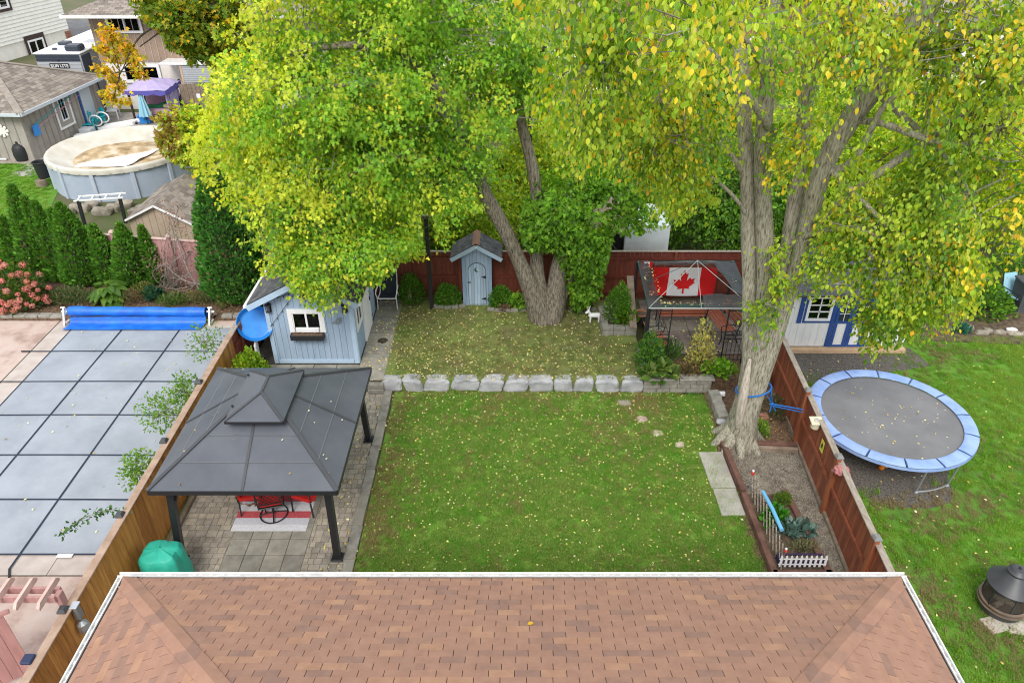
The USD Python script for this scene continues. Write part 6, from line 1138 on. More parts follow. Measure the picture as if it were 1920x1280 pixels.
c = G(355, 215, .36); V, F = rock((0, 0, 0), (1.0, .9, 1.0), 301, k=3, amp=.3); obj('covered_barbecue', (V + c + [0, .2, .5], F), 'cover_grey', label='barbecue under a dark grey cover right of the swing', cat='grill', smooth=True)
def plastic_chair(nm, label, c, rz, m):
    t = thing(nm, label, 'chair', c, rz, local=True)
    obj('seat', rbox((0, 0, .42), (.52, .5, .05), .02), m, t)
    for k in range(6): obj('back_slat', hull([(x + dx, y, z) for x, dx, y, z in [(-.25 + .1 * k, q, .22 + .16 * (zz - .42), zz) for q in (-.04, .04) for zz in (.42, .98 - .012 * (k - 2.5) ** 2)]] + [(-.25 + .1 * k + q, .25 + .16 * (zz - .42), zz) for q in (-.04, .04) for zz in (.42, .98 - .012 * (k - 2.5) ** 2)]), m, t)
    for s in (-1, 1):
        obj('arm', rbox((s * .31, -.02, .62), (.10, .62, .03), .012), m, t); obj('leg', beam((s * .30, -.26, 0), (s * .30, -.24, .61), .05, .06), m, t); obj('leg', beam((s * .28, .3, 0), (s * .28, .18, .61), .05, .06), m, t)
    return t
plastic_chair('adirondack_chair', 'turquoise slatted garden chair by the garage wall', G(168, 248, .36), 25, 'teal')
plastic_chair('adirondack_chair', 'turquoise slatted garden chair, the one nearer the white railing', G(188, 240, .36), -40, 'teal')
plastic_chair('plastic_chair', 'white plastic armchair left of the canopy swing', G(214, 222, .36), 10, 'white_plastic')
def lounger(c, rz, label):
    t = thing('pool_steps', label, 'pool steps', c, rz, local=True)
    for s in (-1, 1): obj('side_rail', beam((-1.0, s * .28, .12), (1.0, s * .28, .5), .06, .16), 'white_plastic', t)
    for k in range(7): obj('step', rbox((-.85 + .28 * k, 0, .17 + .055 * k), (.16, .52, .05), .01), 'white_plastic', t)
    obj('hand_rail', [tube([(-1.0 + .26 * math.cos(a) * 1.3, s * .3, .55 + .26 * math.sin(a)) for a in np.linspace(0, 2 * math.pi, 17)], .035, 6) for s in (-1, 1)], 'white_plastic', t)
lounger(G(226, 245, .36), -8, 'white plastic pool steps lying on their side behind the round pool')
c = G(143, 262, .36); ob = thing('plank_heap', 'few old boards and oddments leaning by the garage beside the round pool', 'boards', c)
obj('board', [beam(c + [-.3, .3, .0], c + [-.7, .5, 1.2], .2, .04), beam(c + [0, .2, 0], c + [-.5, .45, 1.1], .18, .04)], 'old_wood', ob); obj('crate', rbox(c + [.5, .3, .25], (.6, .5, .5), .03), 'camper_grey', ob); obj('basin', rbox(c + [.3, -.1, .15], (.5, .4, .3), .05), 'white_plastic', ob)
# tan garden shed behind the mauve fence
ts = thing('tan_shed', 'small tan panelled shed with weathered shingle gable roof behind the mauve fence', 'shed', (-11.2, 25.5, .35))
s0, s1 = D(235, 413, 23.9), D(362, 421, 23.9); apx = D(288, 387, 23.9); zb = .3
sx0, sx1 = s0[0] + .06, s1[0] - .04; ze0, ze1 = s0[2], s1[2]
gp = Polygon([(0, 0), (sx1 - sx0, 0), (sx1 - sx0, ze1 - zb), (apx[0] - sx0, apx[2] - zb), (0, ze0 - zb)])
obj('wall', into(extrude(gp.buffer(-.02), -2.9, -.03), (sx0, 24.0, zb), (1, 0, 0), (0, 0, 1)), 'interior_dark', ts)
pieces(ts, 'panel', board_cells(sx1 - sx0, 4, .24, .012), (sx0, 24.03, zb), (1, 0, 0), (0, 0, 1), .03, ['tan_siding'], clip=gp, seed=61, score=lambda c: 0)
obj('side_wall', box((sx1 - .01, 25.45, (zb + ze1) / 2), (.03, 2.86, ze1 - zb)), 'dark_trim', ts)
a_, l_, r_ = np.array([apx[0], 23.88, apx[2] + .02]), np.array([s0[0], 23.88, s0[2]]), np.array([s1[0], 23.88, s1[2]]); bk = np.array([0, 3.1, 0])
rf = obj('roof', [slab4(l_, a_, a_ + bk, l_ + bk, -.04), slab4(a_, r_, r_ + bk, a_ + bk, -.04)], 'underlay_grey', ts)
w_ = (a_ - r_); wl_ = np.linalg.norm(w_); cells = [sbox(xx + .006, bb, xx + .29, bb + .178) for j, bb in enumerate(np.arange(0, wl_, .18)) for xx in np.arange(-(j % 2) * .15, 3.1, .30)]
pieces(rf, 'shingle', cells, r_ + [0, 0, .012], (0, 1, 0), w_ / wl_, .018, GM, clip=sbox(0, 0, 3.1, wl_), jitter=.004, seed=62, limit=140)
w_ = (a_ - l_); wl_ = np.linalg.norm(w_); cells = [sbox(xx + .006, bb, xx + .29, bb + .178) for j, bb in enumerate(np.arange(0, wl_, .18)) for xx in np.arange(-(j % 2) * .15, 3.1, .30)]
pieces(rf, 'shingle', cells, l_ + bk + [0, 0, .012], (0, -1, 0), w_ / wl_, .018, GM, clip=sbox(0, 0, 3.1, wl_), jitter=.004, seed=63, limit=140)
obj('edge_trim', [beam(l_ + [0, -.02, 0], a_ + [0, -.02, 0], .03, .06), beam(a_ + [0, -.02, 0], r_ + [0, -.02, 0], .03, .06)], 'white_paint', ts)

# ---------------------------------------------------------------- houses and cars glimpsed beyond the trees
def far_house(label, x0, x1, y, z1, m, roofm, wins):
    t = thing('distant_house', label, 'house', ((x0 + x1) / 2, y + 4, .35)); obj('wall', box(((x0 + x1) / 2, y + 4, (z1 + .3) / 2), (x1 - x0, 8, z1 - .3)), m, t)
    obj('roof', [slab4(np.array([x0 - .5, y - .6, z1]), np.array([x1 + .5, y - .6, z1]), np.array([x1 + .5, y + 4, z1 + 2]), np.array([x0 - .5, y + 4, z1 + 2]), .15), slab4(np.array([x0 - .5, y + 4, z1 + 2]), np.array([x1 + .5, y + 4, z1 + 2]), np.array([x1 + .5, y + 8.6, z1]), np.array([x0 - .5, y + 8.6, z1]), .15)], roofm, t)
    for a, b, c_, d in wins: house_window(t, (a, 0, c_), (b, 0, d), y - .02)
    return t
far_house('pale brick bungalow glimpsed through the crown of the left tree', -9, 4, 48, 3.2, 'stucco', 'shingle_grey_0', [(-7, -5, 1.2, 2.4), (-1.5, .5, 1.2, 2.4)])
far_house('red brick house glimpsed between the elm trunks', 8, 20, 50, 4.8, 'brick_red', 'shingle_grey_1', [(10, 12, 1.2, 2.6), (15, 17, 1.2, 2.6)])
far_house('white sided house glimpsed through the right tree', 22, 34, 47, 4.4, 'cream_siding', 'shingle_grey_2', [(25, 27, 1.4, 2.8)])
fg = thing('white_shed', 'pale metal shed with dark open side just behind the back fence', 'shed', (4.2, 22.6, .35))
a = D(1168, 495, 21.6); b = D(1250, 495, 21.6)
obj('wall', box(((a[0] + b[0]) / 2, 22.6, 1.3), (b[0] - a[0], 1.8, 2.0)), 'steel_sheet', fg); obj('open_side', box((a[0] - .62, 22.65, 1.15), (1.2, 1.7, 1.7)), 'interior_dark', fg)
obj('roof', [slab4(np.array([a[0] - 1.35, 21.45, 2.25]), np.array([a[0] + .1, 21.55, 2.05]), np.array([a[0] + .6, 23.6, 2.95]), np.array([a[0] - 1.0, 23.6, 2.95]), .05)], 'old_wood', fg)
for x, y, m, lab in ((-1.0, 38, 'car_silver', 'silver car glimpsed through the left tree crown'), (4.4, 40, 'white_plastic', 'white car glimpsed between the two big trees')):
    cr = thing('parked_car', lab, 'car', (x, y, .36))
    pr = Polygon([(-2.1, .3), (2.1, .3), (2.15, .75), (1.2, .95), (.7, 1.4), (-1.1, 1.42), (-1.7, .98), (-2.15, .85)]).buffer(.08)
    obj('body', into(extrude(pr, -.85, .85), (x, y, .36), (1, 0, 0), (0, 0, 1)), m, cr, smooth=30); obj('side_window', into(extrude(Polygon([(.95, .98), (.62, 1.34), (-1.05, 1.36), (-1.5, 1.0)]), .86, .87), (x, y, .36), (1, 0, 0), (0, 0, 1)), 'solar_glass', cr)
    obj('wheel', [into(extrude(sg.Point(q, .33).buffer(.33), s, s + .2), (x, y, .36), (1, 0, 0), (0, 0, 1)) for q in (-1.3, 1.3) for s in (.72, -.9)], 'black_plastic', cr)
# ---------------------------------------------------------------- foliage
OV_S = (np.array([[0, 0, 0], [.30, .30, .05], [.68, .25, .06], [1, 0, -.06], [.68, -.25, .06], [.30, -.30, .05]]), np.array([[0, 3, 2], [0, 2, 1], [0, 4, 3], [0, 5, 4]]))
MP_S = (np.array([[0, 0, 0], [.20, .50, .02], [.42, .20, .05], [.80, .34, -.04], [.74, .12, .02], [1.08, 0, -.06], [.74, -.12, .02], [.80, -.34, -.04], [.42, -.20, .05], [.20, -.50, .02]]), np.array([[0, k + 1, k] for k in range(1, 9)]))
DI_S = (np.array([[0, 0, 0], [.45, .28, .05], [1, 0, -.05], [.45, -.28, .05]]), np.array([[0, 2, 1], [0, 3, 2]]))
BL_S = (np.array([[0, .12, 0], [.6, .10, .08], [1, 0, -.1], [.6, -.10, .08], [0, -.12, 0]]), np.array([[0, 4, 3], [0, 3, 1], [1, 3, 2]]))
def leaves(P, d, L, tint, shape, seed, up=None, tilt=.55):
    r = np.random.default_rng(seed); n = len(P); d = d / np.maximum(np.linalg.norm(d, axis=1, keepdims=True), 1e-9)
    u = np.tile([0, 0, 1.0], (n, 1)) if up is None else up
    u = u + r.normal(0, tilt, (n, 3)); u -= d * (u * d).sum(1, keepdims=True); u /= np.maximum(np.linalg.norm(u, axis=1, keepdims=True), 1e-9); s = np.cross(u, d)
    sv, sf = shape; L = np.broadcast_to(L, (n,))[:, None, None]
    V = P[:, None, :] + L * (sv[None, :, 0:1] * d[:, None, :] + sv[None, :, 1:2] * s[:, None, :] + sv[None, :, 2:3] * u[:, None, :])
    F = sf[None] + len(sv) * np.arange(n)[:, None, None]
    return V.reshape(-1, 3), F.reshape(-1, 3), np.repeat(tint, len(sv), 0)
def palette(n, cols, weights, r, vary=.22):
    c = np.array(cols)[r.choice(len(cols), n, p=np.array(weights) / np.sum(weights))]; return c * np.clip(1 + r.normal(0, vary, (n, 1)), .5, 1.7)
def pixels(P):
    dz = CAM_H - P[:, 2]; zc = P[:, 1] * CP + dz * SP; return np.c_[960 + FOCAL * P[:, 0] / zc, 640 + FOCAL * (-P[:, 1] * SP + dz * CP) / zc]
def crown_points(ells, n, r, shell=.45, keep=None, gap=.42, gscale=.75):
    """Spray centres filling ellipsoids (centre, radii, weight), denser towards their outside, with hollows."""
    w = np.array([e[2] for e in ells], float); k = r.choice(len(ells), n * 4, p=w / w.sum()); d = r.normal(size=(n * 4, 3)); d /= np.linalg.norm(d, axis=1, keepdims=True)
    q = r.random(n * 4) ** shell; C = np.array([e[0] for e in ells], float)[k]; R = np.array([e[1] for e in ells], float)[k]; P = C + d * R * q[:, None]
    ok = meshkit.fbm(P * gscale + 31.7) + r.normal(0, .05, len(P)) > gap
    if keep is not None: ok &= keep(P)
    P, d, C = P[ok][:n], d[ok][:n], C[ok][:n]; return P, d, C
def tree(name, label, base, limbs, ells, n_sprays, per, L, spread, cols, wts, shape, seed, bark, keep=None, droop=.5, gap=.42, group=None, twigs=.35, colfn=None, cat='tree', mat_='leaf', shell=.45, leafdroop=.35, mound=None, twig_m='twig_grey', gscale=.75, leafkeep=None):
    r = np.random.default_rng(seed); t = thing(name, label, cat, base, group=group)
    for pts, rad in limbs: obj('limb' if t + '/trunk' in origin else 'trunk', limb(pts, rad, seed), bark, t, smooth=True)
    P, d, C = crown_points(ells, n_sprays, r, shell, keep, gap, gscale); m = len(P)
    out = d + np.array([0, 0, -droop]); out /= np.linalg.norm(out, axis=1, keepdims=True)
    n = m * per; i = np.repeat(np.arange(m), per)
    a = r.random(n)[:, None]; off = out[i] * (a - .35) * spread * 1.8 + r.normal(0, spread * .27, (n, 3)) * np.array([1, 1, .7])
    Q = P[i] + off; ld = out[i] * .6 + r.normal(0, .5, (n, 3)) + np.array([0, 0, -leafdroop])
    upv = (np.array([0, 0, 1.0]) + .45 * out + r.normal(0, .5, (m, 3)))[i]
    tint = palette(n, cols, wts, r) if colfn is None else colfn(Q, P[i], r)
    tint *= (1 + .22 * (r.random(m)[i] - .5))[:, None]
    lk = leafkeep or keep
    if lk is not None: ok = lk(Q); Q, ld, tint, upv = Q[ok], ld[ok], tint[ok], upv[ok]
    V, F, T = leaves(Q, ld, L * r.uniform(.65, 1.3, len(Q)), tint, shape, seed, up=upv, tilt=.32)
    obj('crown', (V, F), mat_, t, col=T)
    if twigs:
        tw = []
        for j in np.nonzero(r.random(m) < twigs)[0]:
            a0 = P[j] + out[j] * spread * .9; a2 = C[j] + (P[j] - C[j]) * .45 + np.array([0, 0, -.1]); a1 = (a0 + a2) / 2 + np.array([0, 0, .12]) + r.normal(0, .1, 3)
            tw.append(tube([a2, a1, P[j], a0], [.012, .009, .006, .002], 3, cap=False))
        if tw: obj('twigs', tw, twig_m, t, kind='stuff')
    return t
def spline(pts, n):
    from scipy.interpolate import CubicSpline
    pts = np.asarray(pts, float); s = np.r_[0, np.cumsum(np.linalg.norm(np.diff(pts, axis=0), axis=1))]
    return CubicSpline(s, pts, axis=0)(np.linspace(0, s[-1], n)) if len(pts) > 2 else pts[0] + (pts[-1] - pts[0]) * np.linspace(0, 1, n)[:, None]
def limb(pts, rad, seed=0, n=18, ridges=.15):
    n = max(n, int(n * (1.6 if max(rad) > .15 else 1)))
    k = max(6, int(np.sum(np.linalg.norm(np.diff(np.asarray(pts, float), axis=0), axis=1)) / .14)); c = spline(pts, k)
    r_ = np.interp(np.linspace(0, 1, k), np.linspace(0, 1, len(rad)), rad); V, F = tube(c, r_, n)
    ax = np.repeat(c, n, 0); body = V[:k * n]; d = body - ax; a = np.arctan2(d[:, 1], d[:, 0]); s = np.repeat(np.arange(k) * .14, n)
    nz = meshkit.fbm(np.c_[np.cos(a) * 3.2 + seed, np.sin(a) * 3.2, s * .55]) - .5; lo_ = meshkit.noise(np.c_[ax[:, :2] * .8, s * .9 + seed]) - .5
    V[:k * n] = ax + d * (1 + 2 * ridges * nz + .5 * ridges * (meshkit.noise(np.c_[a * 5.5 + seed, s * .7, np.floor(a * 0)]) - .5) + .18 * lo_)[:, None]
    return V, F
def pathD(*q): return [D(*x) for x in q]
def inside(poly, holes=()):
    P = Polygon(poly); 
    for h in holes: P = P.difference(Polygon(h))
    def f(Q):
        p = pixels(Q); return shapely.contains_xy(P, p[:, 0], p[:, 1])
    return f

def pick(P, k, r, mixing=.22):      # one draw per spray, softened leaf by leaf
    h = np.modf(np.abs(np.sin(P @ np.array([12.9898, 78.233, 37.719]) + k) * 43758.5453))[0]; return np.clip(h + r.normal(0, mixing, len(P)), 0, .9999)
def RAG(Q): return .55 * (np.stack([meshkit.noise(Q * 3.1 + k * 9.7) for k in range(3)], 1) - .5)      # ragged rims
# silver maple by the back fence
YG, GR, DG, YE, OR = (.54, .59, .055), (.225, .43, .034), (.11, .25, .026), (.78, .66, .06), (.55, .30, .03)
def maple_tint(Q, P, r):
    p = pixels(Q); n = len(Q); warm = np.clip(.70 - (p[:, 0] - 380) / 900 + .55 * (meshkit.fbm(P * .55) - .5) * 2, .03, .97); u = pick(P, 1, r, .12); k = np.clip((warm - u) * 2.2 + .5, 0, 1)[:, None]; c = np.array(GR) * (1 - k) + np.array(YG) * k; c[r.random(n) < .02 + .10 * warm ** 2 * (pick(P, 2, r, .1) > .6)] = YE; c[(u > warm) & (pick(P, 3, r, .1) < .22)] = DG
    return c * np.clip(1 + r.normal(0, .13, (n, 1)), .6, 1.5)
M_SIL = [(395, -400), (420, 0), (405, 120), (372, 215), (355, 290), (385, 345), (440, 390), (470, 440), (452, 480), (480, 515), (545, 505), (572, 565), (615, 600), (640, 575), (665, 545), (700, 520), (735, 480), (790, 478), (800, 445), (835, 460), (860, 400), (930, 380), (985, 330), (1000, 260), (1075, 250), (1085, 120), (1080, -400)]
M_HOLE = [[(930, 330), (985, 300), (985, 270), (1000, 240), (1040, 235), (1035, 210), (985, 205), (960, 250)], [(900, 345), (920, 345), (960, 420), (935, 425)], [(1000, 205), (1035, 205), (1035, 235), (1000, 235)], [(786, 400), (812, 400), (818, 485), (800, 485)]]
mk = inside(M_SIL, M_HOLE); mkl = inside(Polygon(M_SIL).buffer(14).exterior.coords); mk = inside(Polygon(M_SIL).buffer(-14).exterior.coords, M_HOLE); mhole = lambda Q: np.any([inside(h)(Q) for h in M_HOLE], axis=0); SHED_TOP = lambda Q: ~((Q[:, 0] > -7) & (Q[:, 0] < -3.8) & (Q[:, 1] > 16.45) & (Q[:, 2] < 3.25))
mb = np.array([.98, 19.3, .3])
m_limbs = [([mb + [-.05, 0, 0]] + pathD((1003, 560, 19.2), (978, 500, 19.1), (940, 420, 18.9), (905, 355, 18.7), (880, 280, 18.5), (842, 200, 18.4), (790, 130, 18.6), (720, 70, 19), (650, 20, 19.4)), [.42, .27, .22, .20, .19, .18, .16, .13, .10, .06]),
           ([mb + [.0, .05, 0]] + pathD((1012, 560, 19.35), (1006, 450, 19.4), (1004, 350, 19.5), (990, 280, 19.5), (968, 180, 19.6), (962, 60, 19.8), (950, -80, 20)), [.40, .22, .17, .15, .14, .12, .10, .06]),
           ([mb + [.12, 0, 0]] + pathD((1040, 560, 19.3), (1048, 500, 19.4), (1075, 430, 19.6), (1122, 370, 20), (1180, 320, 20.4), (1240, 270, 21)), [.40, .26, .22, .18, .14, .11, .06]),
           (pathD((868, 250, 18.4), (800, 190, 17.8), (720, 160, 17.4), (640, 160, 17.2), (560, 190, 17.2)), [.10, .09, .07, .05, .03]),
           (pathD((905, 355, 18.7), (820, 300, 17.9), (730, 300, 17.3), (640, 340, 16.9), (590, 420, 16.7)), [.09, .08, .06, .04, .02]),
           (pathD((680, 85, 18.4), (600, 90, 18), (520, 110, 18), (450, 150, 18.3)), [.08, .07, .05, .03]),
           (pathD((966, 160, 19.6), (1020, 90, 19.2), (1060, 20, 19)), [.07, .05, .03])]
m_ells = [(D(760, 60, 19.5), (3.6, 3.4, 3.0), 3.0), (D(560, 130, 18.6), (3.0, 2.8, 2.6), 2.6), (D(470, 240, 18.4), (1.9, 2.0, 1.9), 1.4), (D(660, 250, 17.8), (2.6, 2.0, 2.0), 2.2), (D(560, 370, 17.2), (1.9, 1.4, 1.5), 1.4), (D(630, 480, 16.9), (1.5, 1.0, 1.0), .8), (D(780, 350, 18.2), (2.0, 1.5, 1.6), 1.3), (D(760, 440, 18.5), (1.5, 1.0, .9), .6), (D(900, 200, 18.6), (2.2, 1.8, 1.9), 1.2), (D(620, 515, 15.95), (.9, .42, .55), .5), (D(690, 490, 16.4), (1.1, .5, .7), .7), (D(545, 480, 16.3), (1.0, .5, .6), .6), (D(1000, 120, 19.2), (1.8, 1.6, 2.0), .9), (D(720, -150, 20.5), (4.0, 3.6, 2.4), 1.6)]
maple = tree('maple_tree', 'large maple with forking grey limbs and yellow-green crown overhanging the blue shed', mb, m_limbs, m_ells, 2900, 44, .092, .46, None, None, MP_S, 101, 'bark_maple', keep=lambda Q: mk(Q) & SHED_TOP(Q), leafkeep=lambda Q: SHED_TOP(Q) & ~mhole(Q) & mkl(Q + RAG(Q)), colfn=maple_tint, droop=.95, gap=.495, twigs=.35, gscale=.95, leafdroop=.55, shell=.5)
# lower green sprays on the right-hand maple limbs
tint_dark = lambda Q, P, r: palette(len(Q), [(0.138, 0.312, 0.026), (0.200, 0.388, 0.029), (0.088, 0.213, 0.022), (0.300, 0.450, 0.036)], [4, 4, 2, 1], r)
mk2 = inside([(975, 430), (985, 360), (1020, 300), (1100, 280), (1240, 300), (1260, 420), (1200, 440), (1150, 440), (1125, 560), (1075, 590), (1060, 520), (1040, 470), (985, 470)])
tree('fence_side_tree', 'dark green leafy growth hanging beside the right limb of the maple', mb + [.7, .35, 0], [([mb + [.55, .3, 0]] + pathD((1080, 500, 19.6), (1105, 430, 19.7), (1110, 350, 19.9)), [.09, .06, .05, .02])], [(D(1055, 400, 19.3), (1.3, .8, 1.3), 1.5), (D(1110, 450, 19.4), (.9, .6, 1.3), 1.2), (D(1150, 370, 20.0), (1.5, .9, 1.2), 1.3), (D(1085, 540, 19.5), (.45, .35, .7), .5), (D(1010, 430, 19.1), (.6, .4, .6), .5)], 760, 28, .115, .32, None, None, MP_S, 102, 'bark_maple', keep=mk2, colfn=tint_dark, gap=.44, twigs=.2, droop=.8, leafdroop=.6, gscale=.9, shell=.6)

# the big elm
E_SIL = [(950, -400), (955, 60), (985, 150), (1020, 230), (1040, 290), (1075, 320), (1110, 340), (1160, 320), (1205, 340), (1235, 400), (1260, 415), (1330, 400), (1385, 380), (1392, 420), (1388, 470), (1400, 520), (1388, 560), (1405, 650), (1450, 650), (1480, 610), (1510, 560), (1560, 560), (1600, 600), (1600, 660), (1640, 680), (1690, 660), (1700, 630), (1740, 640), (1790, 640), (1800, 590), (1830, 560), (1850, 520), (1905, 500), (1960, 480), (2300, 440), (2300, -400)]
E_HOLE = [[(1395, 560), (1390, 480), (1388, 300), (1425, 260), (1440, 420), (1450, 520), (1430, 560)], [(1465, 520), (1480, 420), (1525, 330), (1560, 250), (1600, 200), (1640, 220), (1590, 300), (1545, 360), (1520, 440), (1490, 520)]]
ek0 = inside(Polygon(E_SIL).buffer(-22).exterior.coords); ekl0 = inside(Polygon(E_SIL).buffer(12).exterior.coords); ehole = inside(E_HOLE[0]); ehole2 = inside(E_HOLE[1]); er = np.random.default_rng(55)
def ek(Q):
    ok = ek0(Q) & (Q[:, 2] > 1.9) & (np.linalg.norm(Q - [0, 0, CAM_H], axis=1) > 5.2); h = ehole(Q) | ehole2(Q); return ok & ~(h & (er.random(len(Q)) > .22) & (Q[:, 1] < 14.3))
def ekl(Q):
    h = ehole(Q) | ehole2(Q); return ekl0(Q + RAG(Q)) & (Q[:, 2] > 1.7) & (np.linalg.norm(Q - [0, 0, CAM_H], axis=1) > 5.0) & ~(h & (er.random(len(Q)) > .22) & (Q[:, 1] < 14.3))
def elm_tint(Q, P, r):
    n = len(Q); yel = np.clip(.34 + .9 * (meshkit.noise(P * .8) - .62), .03, .5); u = .5 * pick(P, 1, r, .1) + .5 * r.random(n); v = pick(P, 2, r, .15); c = np.empty((n, 3)); c[:] = (.27, .41, .034)
    c[v < .38] = (.40, .49, .048); c[v > .76] = (.125, .26, .028); c[u < yel * .62] = (.70, .53, .04); c[(u < yel) & (u >= yel * .62)] = (.50, .50, .045); c[r.random(n) < .012] = (.66, .36, .03)
    return c * np.clip(1 + r.normal(0, .17, (n, 1)), .55, 1.6)
eb = np.array([5.52, 14.02, 0.0])
e_limbs = [([eb + [-.12, .1, -.1]] + pathD((1391, 775, 14.05), (1406, 700, 14.05), (1407, 600, 14.1), (1404, 450, 14.2), (1400, 300, 14.3), (1394, 200, 14.4), (1386, 60, 14.5), (1380, -120, 14.6)), [.36, .25, .19, .165, .15, .145, .145, .125, .09]),
           ([eb + [.04, .0, -.1]] + pathD((1394, 775, 13.95), (1416, 700, 13.95), (1431, 600, 13.95), (1433, 450, 14), (1430, 300, 14.0), (1440, 150, 14), (1452, 0, 14), (1460, -150, 14)), [.36, .25, .20, .18, .165, .155, .145, .12, .09]),
           ([eb + [.16, .1, -.1]] + pathD((1402, 765, 14.0), (1428, 690, 14.0), (1454, 590, 14.0), (1480, 450, 14.05), (1500, 300, 14.1), (1514, 160, 14.1), (1522, 60, 14.2), (1530, -100, 14.3)), [.34, .24, .19, .17, .155, .15, .145, .13, .10]),
           ([eb + [.12, -.1, -.1]] + pathD((1402, 775, 13.9), (1432, 690, 13.85), (1466, 590, 13.8), (1512, 430, 13.7), (1545, 310, 13.6), (1600, 215, 13.5), (1685, 95, 13.4), (1745, 0, 13.3), (1810, -120, 13.2)), [.36, .24, .19, .17, .16, .17, .19, .21, .20, .16]),
           (pathD((1640, 175, 13.5), (1720, 110, 13.2), (1780, 40, 13), (1850, -60, 12.8)), [.13, .11, .09, .06]), (pathD((1560, 320, 13.6), (1620, 270, 13.2), (1680, 180, 12.9), (1735, 178, 12.7)), [.08, .06, .05, .03]),
           (pathD((1690, 100, 13.4), (1760, 75, 13.2), (1850, 60, 13), (1960, 40, 12.9)), [.10, .08, .06, .04]), (pathD((1520, 440, 13.7), (1640, 330, 13.2), (1760, 250, 12.8), (1850, 190, 12.5), (1930, 150, 12.3)), [.09, .08, .07, .06, .04]),
           (pathD((1600, 230, 13.5), (1680, 240, 12.9), (1780, 270, 12.4), (1880, 235, 12.2)), [.06, .06, .05, .03]), (pathD((1400, 330, 14.3), (1300, 230, 13.6), (1200, 170, 12.8), (1100, 120, 12.2)), [.08, .06, .05, .02]),
           (pathD((1450, 250, 14), (1380, 150, 13), (1280, 60, 12), (1150, 20, 11.2)), [.09, .07, .05, .02]), (pathD((1480, 470, 14), (1560, 430, 13.2), (1640, 440, 12.7), (1690, 520, 12.3)), [.06, .05, .035, .02]),
           (pathD((1410, 420, 14.2), (1330, 330, 13.8), (1260, 300, 13.5)), [.05, .035, .02]), (pathD((1514, 160, 14.1), (1560, 90, 13.7), (1600, 20, 13.4), (1640, -80, 13.2)), [.10, .09, .08, .05]), (pathD((1440, 160, 14), (1400, 80, 13.2), (1330, 20, 12.6)), [.08, .06, .03]), (pathD((1700, 60, 13.3), (1790, 130, 12.9), (1880, 150, 12.6)), [.08, .06, .03]), (pathD((1640, 170, 13.4), (1740, 260, 12.9), (1800, 330, 12.6), (1830, 420, 12.4)), [.07, .05, .035, .02]), (pathD((1545, 310, 13.6), (1640, 400, 12.9), (1720, 500, 12.5)), [.06, .04, .02])]
e_ells = [(D(1120, 80, 12.0), (1.7, 1.8, 1.5), 2.0), (D(1200, 230, 13.0), (1.5, 1.4, 1.2), 1.5), (D(1300, 320, 13.4), (1.1, 1.0, .9), .9), (D(1290, 90, 12.2), (1.8, 1.6, 1.6), 1.5), (D(1440, 60, 12.8), (1.5, 1.5, 1.5), .8), (D(1440, 300, 13.6), (1.0, .8, 1.6), .45), (D(1600, 80, 12.9), (1.6, 1.6, 1.6), .8), (D(1760, 120, 12.8), (1.9, 1.8, 1.6), 1.5), (D(1880, 60, 12.3), (1.8, 1.9, 1.8), 1.3),
          (D(1700, 420, 12.8), (1.9, 1.6, 1.3), 2.2), (D(1830, 380, 12.6), (1.6, 1.6, 1.3), 1.8), (D(1600, 500, 13.2), (1.2, 1.0, .9), .7), (D(1660, 590, 13.3), (.9, .7, .7), .5), (D(1780, 520, 12.6), (1.3, 1.0, .8), 1.2), (D(1960, 300, 12.5), (2.0, 2.2, 2.0), 1.4), (D(1445, 500, 13.4), (.5, .4, 1.1), .40), (D(1500, 590, 13.1), (.7, .5, .6), .55), (D(1625, 600, 13.3), (.8, .6, .6), .35), (D(1700, 590, 13.1), (.9, .6, .5), .45), (D(1850, 470, 12.4), (1.1, .9, .7), 1.0), (D(1410, 590, 13.4), (.3, .25, .5), .16), (D(1540, 250, 13.0), (1.0, .9, 1.2), .55), (D(1400, -250, 14.5), (5.5, 4, 2.6), 2.2), (D(1750, -220, 14), (4, 4, 2.6), 1.4), (D(1100, -60, 10.2), (1.4, 1.6, 1.0), .6), (D(1350, 20, 9.6), (1.4, 1.2, .8), .45)]
elm = tree('elm_tree', 'tall many-stemmed elm with furrowed bark and hanging yellowing leaves by the red fence', eb, e_limbs, e_ells, 1850, 34, .093, .42, None, None, OV_S, 103, 'bark_elm', keep=ek, colfn=elm_tint, leafkeep=ekl, droop=1.0, gap=.495, twigs=.5, leafdroop=.75, twig_m='twig_grey', gscale=.85, shell=.55)
V, F = limb(pathD((1384, 800, 13.72), (1391, 755, 13.72), (1400, 705, 13.76), (1406, 672, 13.82)), [.08, .125, .10, .04], 5, n=14); obj('bare_wood', (V, F), 'scar_wood', elm, smooth=True)
rootsV = [limb([eb + [.15 * math.cos(a), .15 * math.sin(a), .45], eb + [.5 * math.cos(a), .5 * math.sin(a), .12], eb + [.70 * math.cos(a), .70 * math.sin(a), -.08]], [.19, .12, .05], k, n=10) for k, a in enumerate((3.3, 3.9, 4.6, 5.4, 0.1, 2.5))]
for k, m in enumerate(rootsV): obj('root', m, 'bark_elm', elm, smooth=True)
ns = thing('bird_nest', 'dark twiggy nest in the right side of the elm', 'nest', D(1840, 235, 12.4)); nr = np.random.default_rng(4); c = D(1840, 235, 12.4)
obj('twigs', [tube([c + q, c + q + nr.normal(0, .12, 3)], .008, 3) for q in nr.normal(0, 1, (160, 3)) * [.22, .2, .13]], 'nest', ns, kind='stuff')
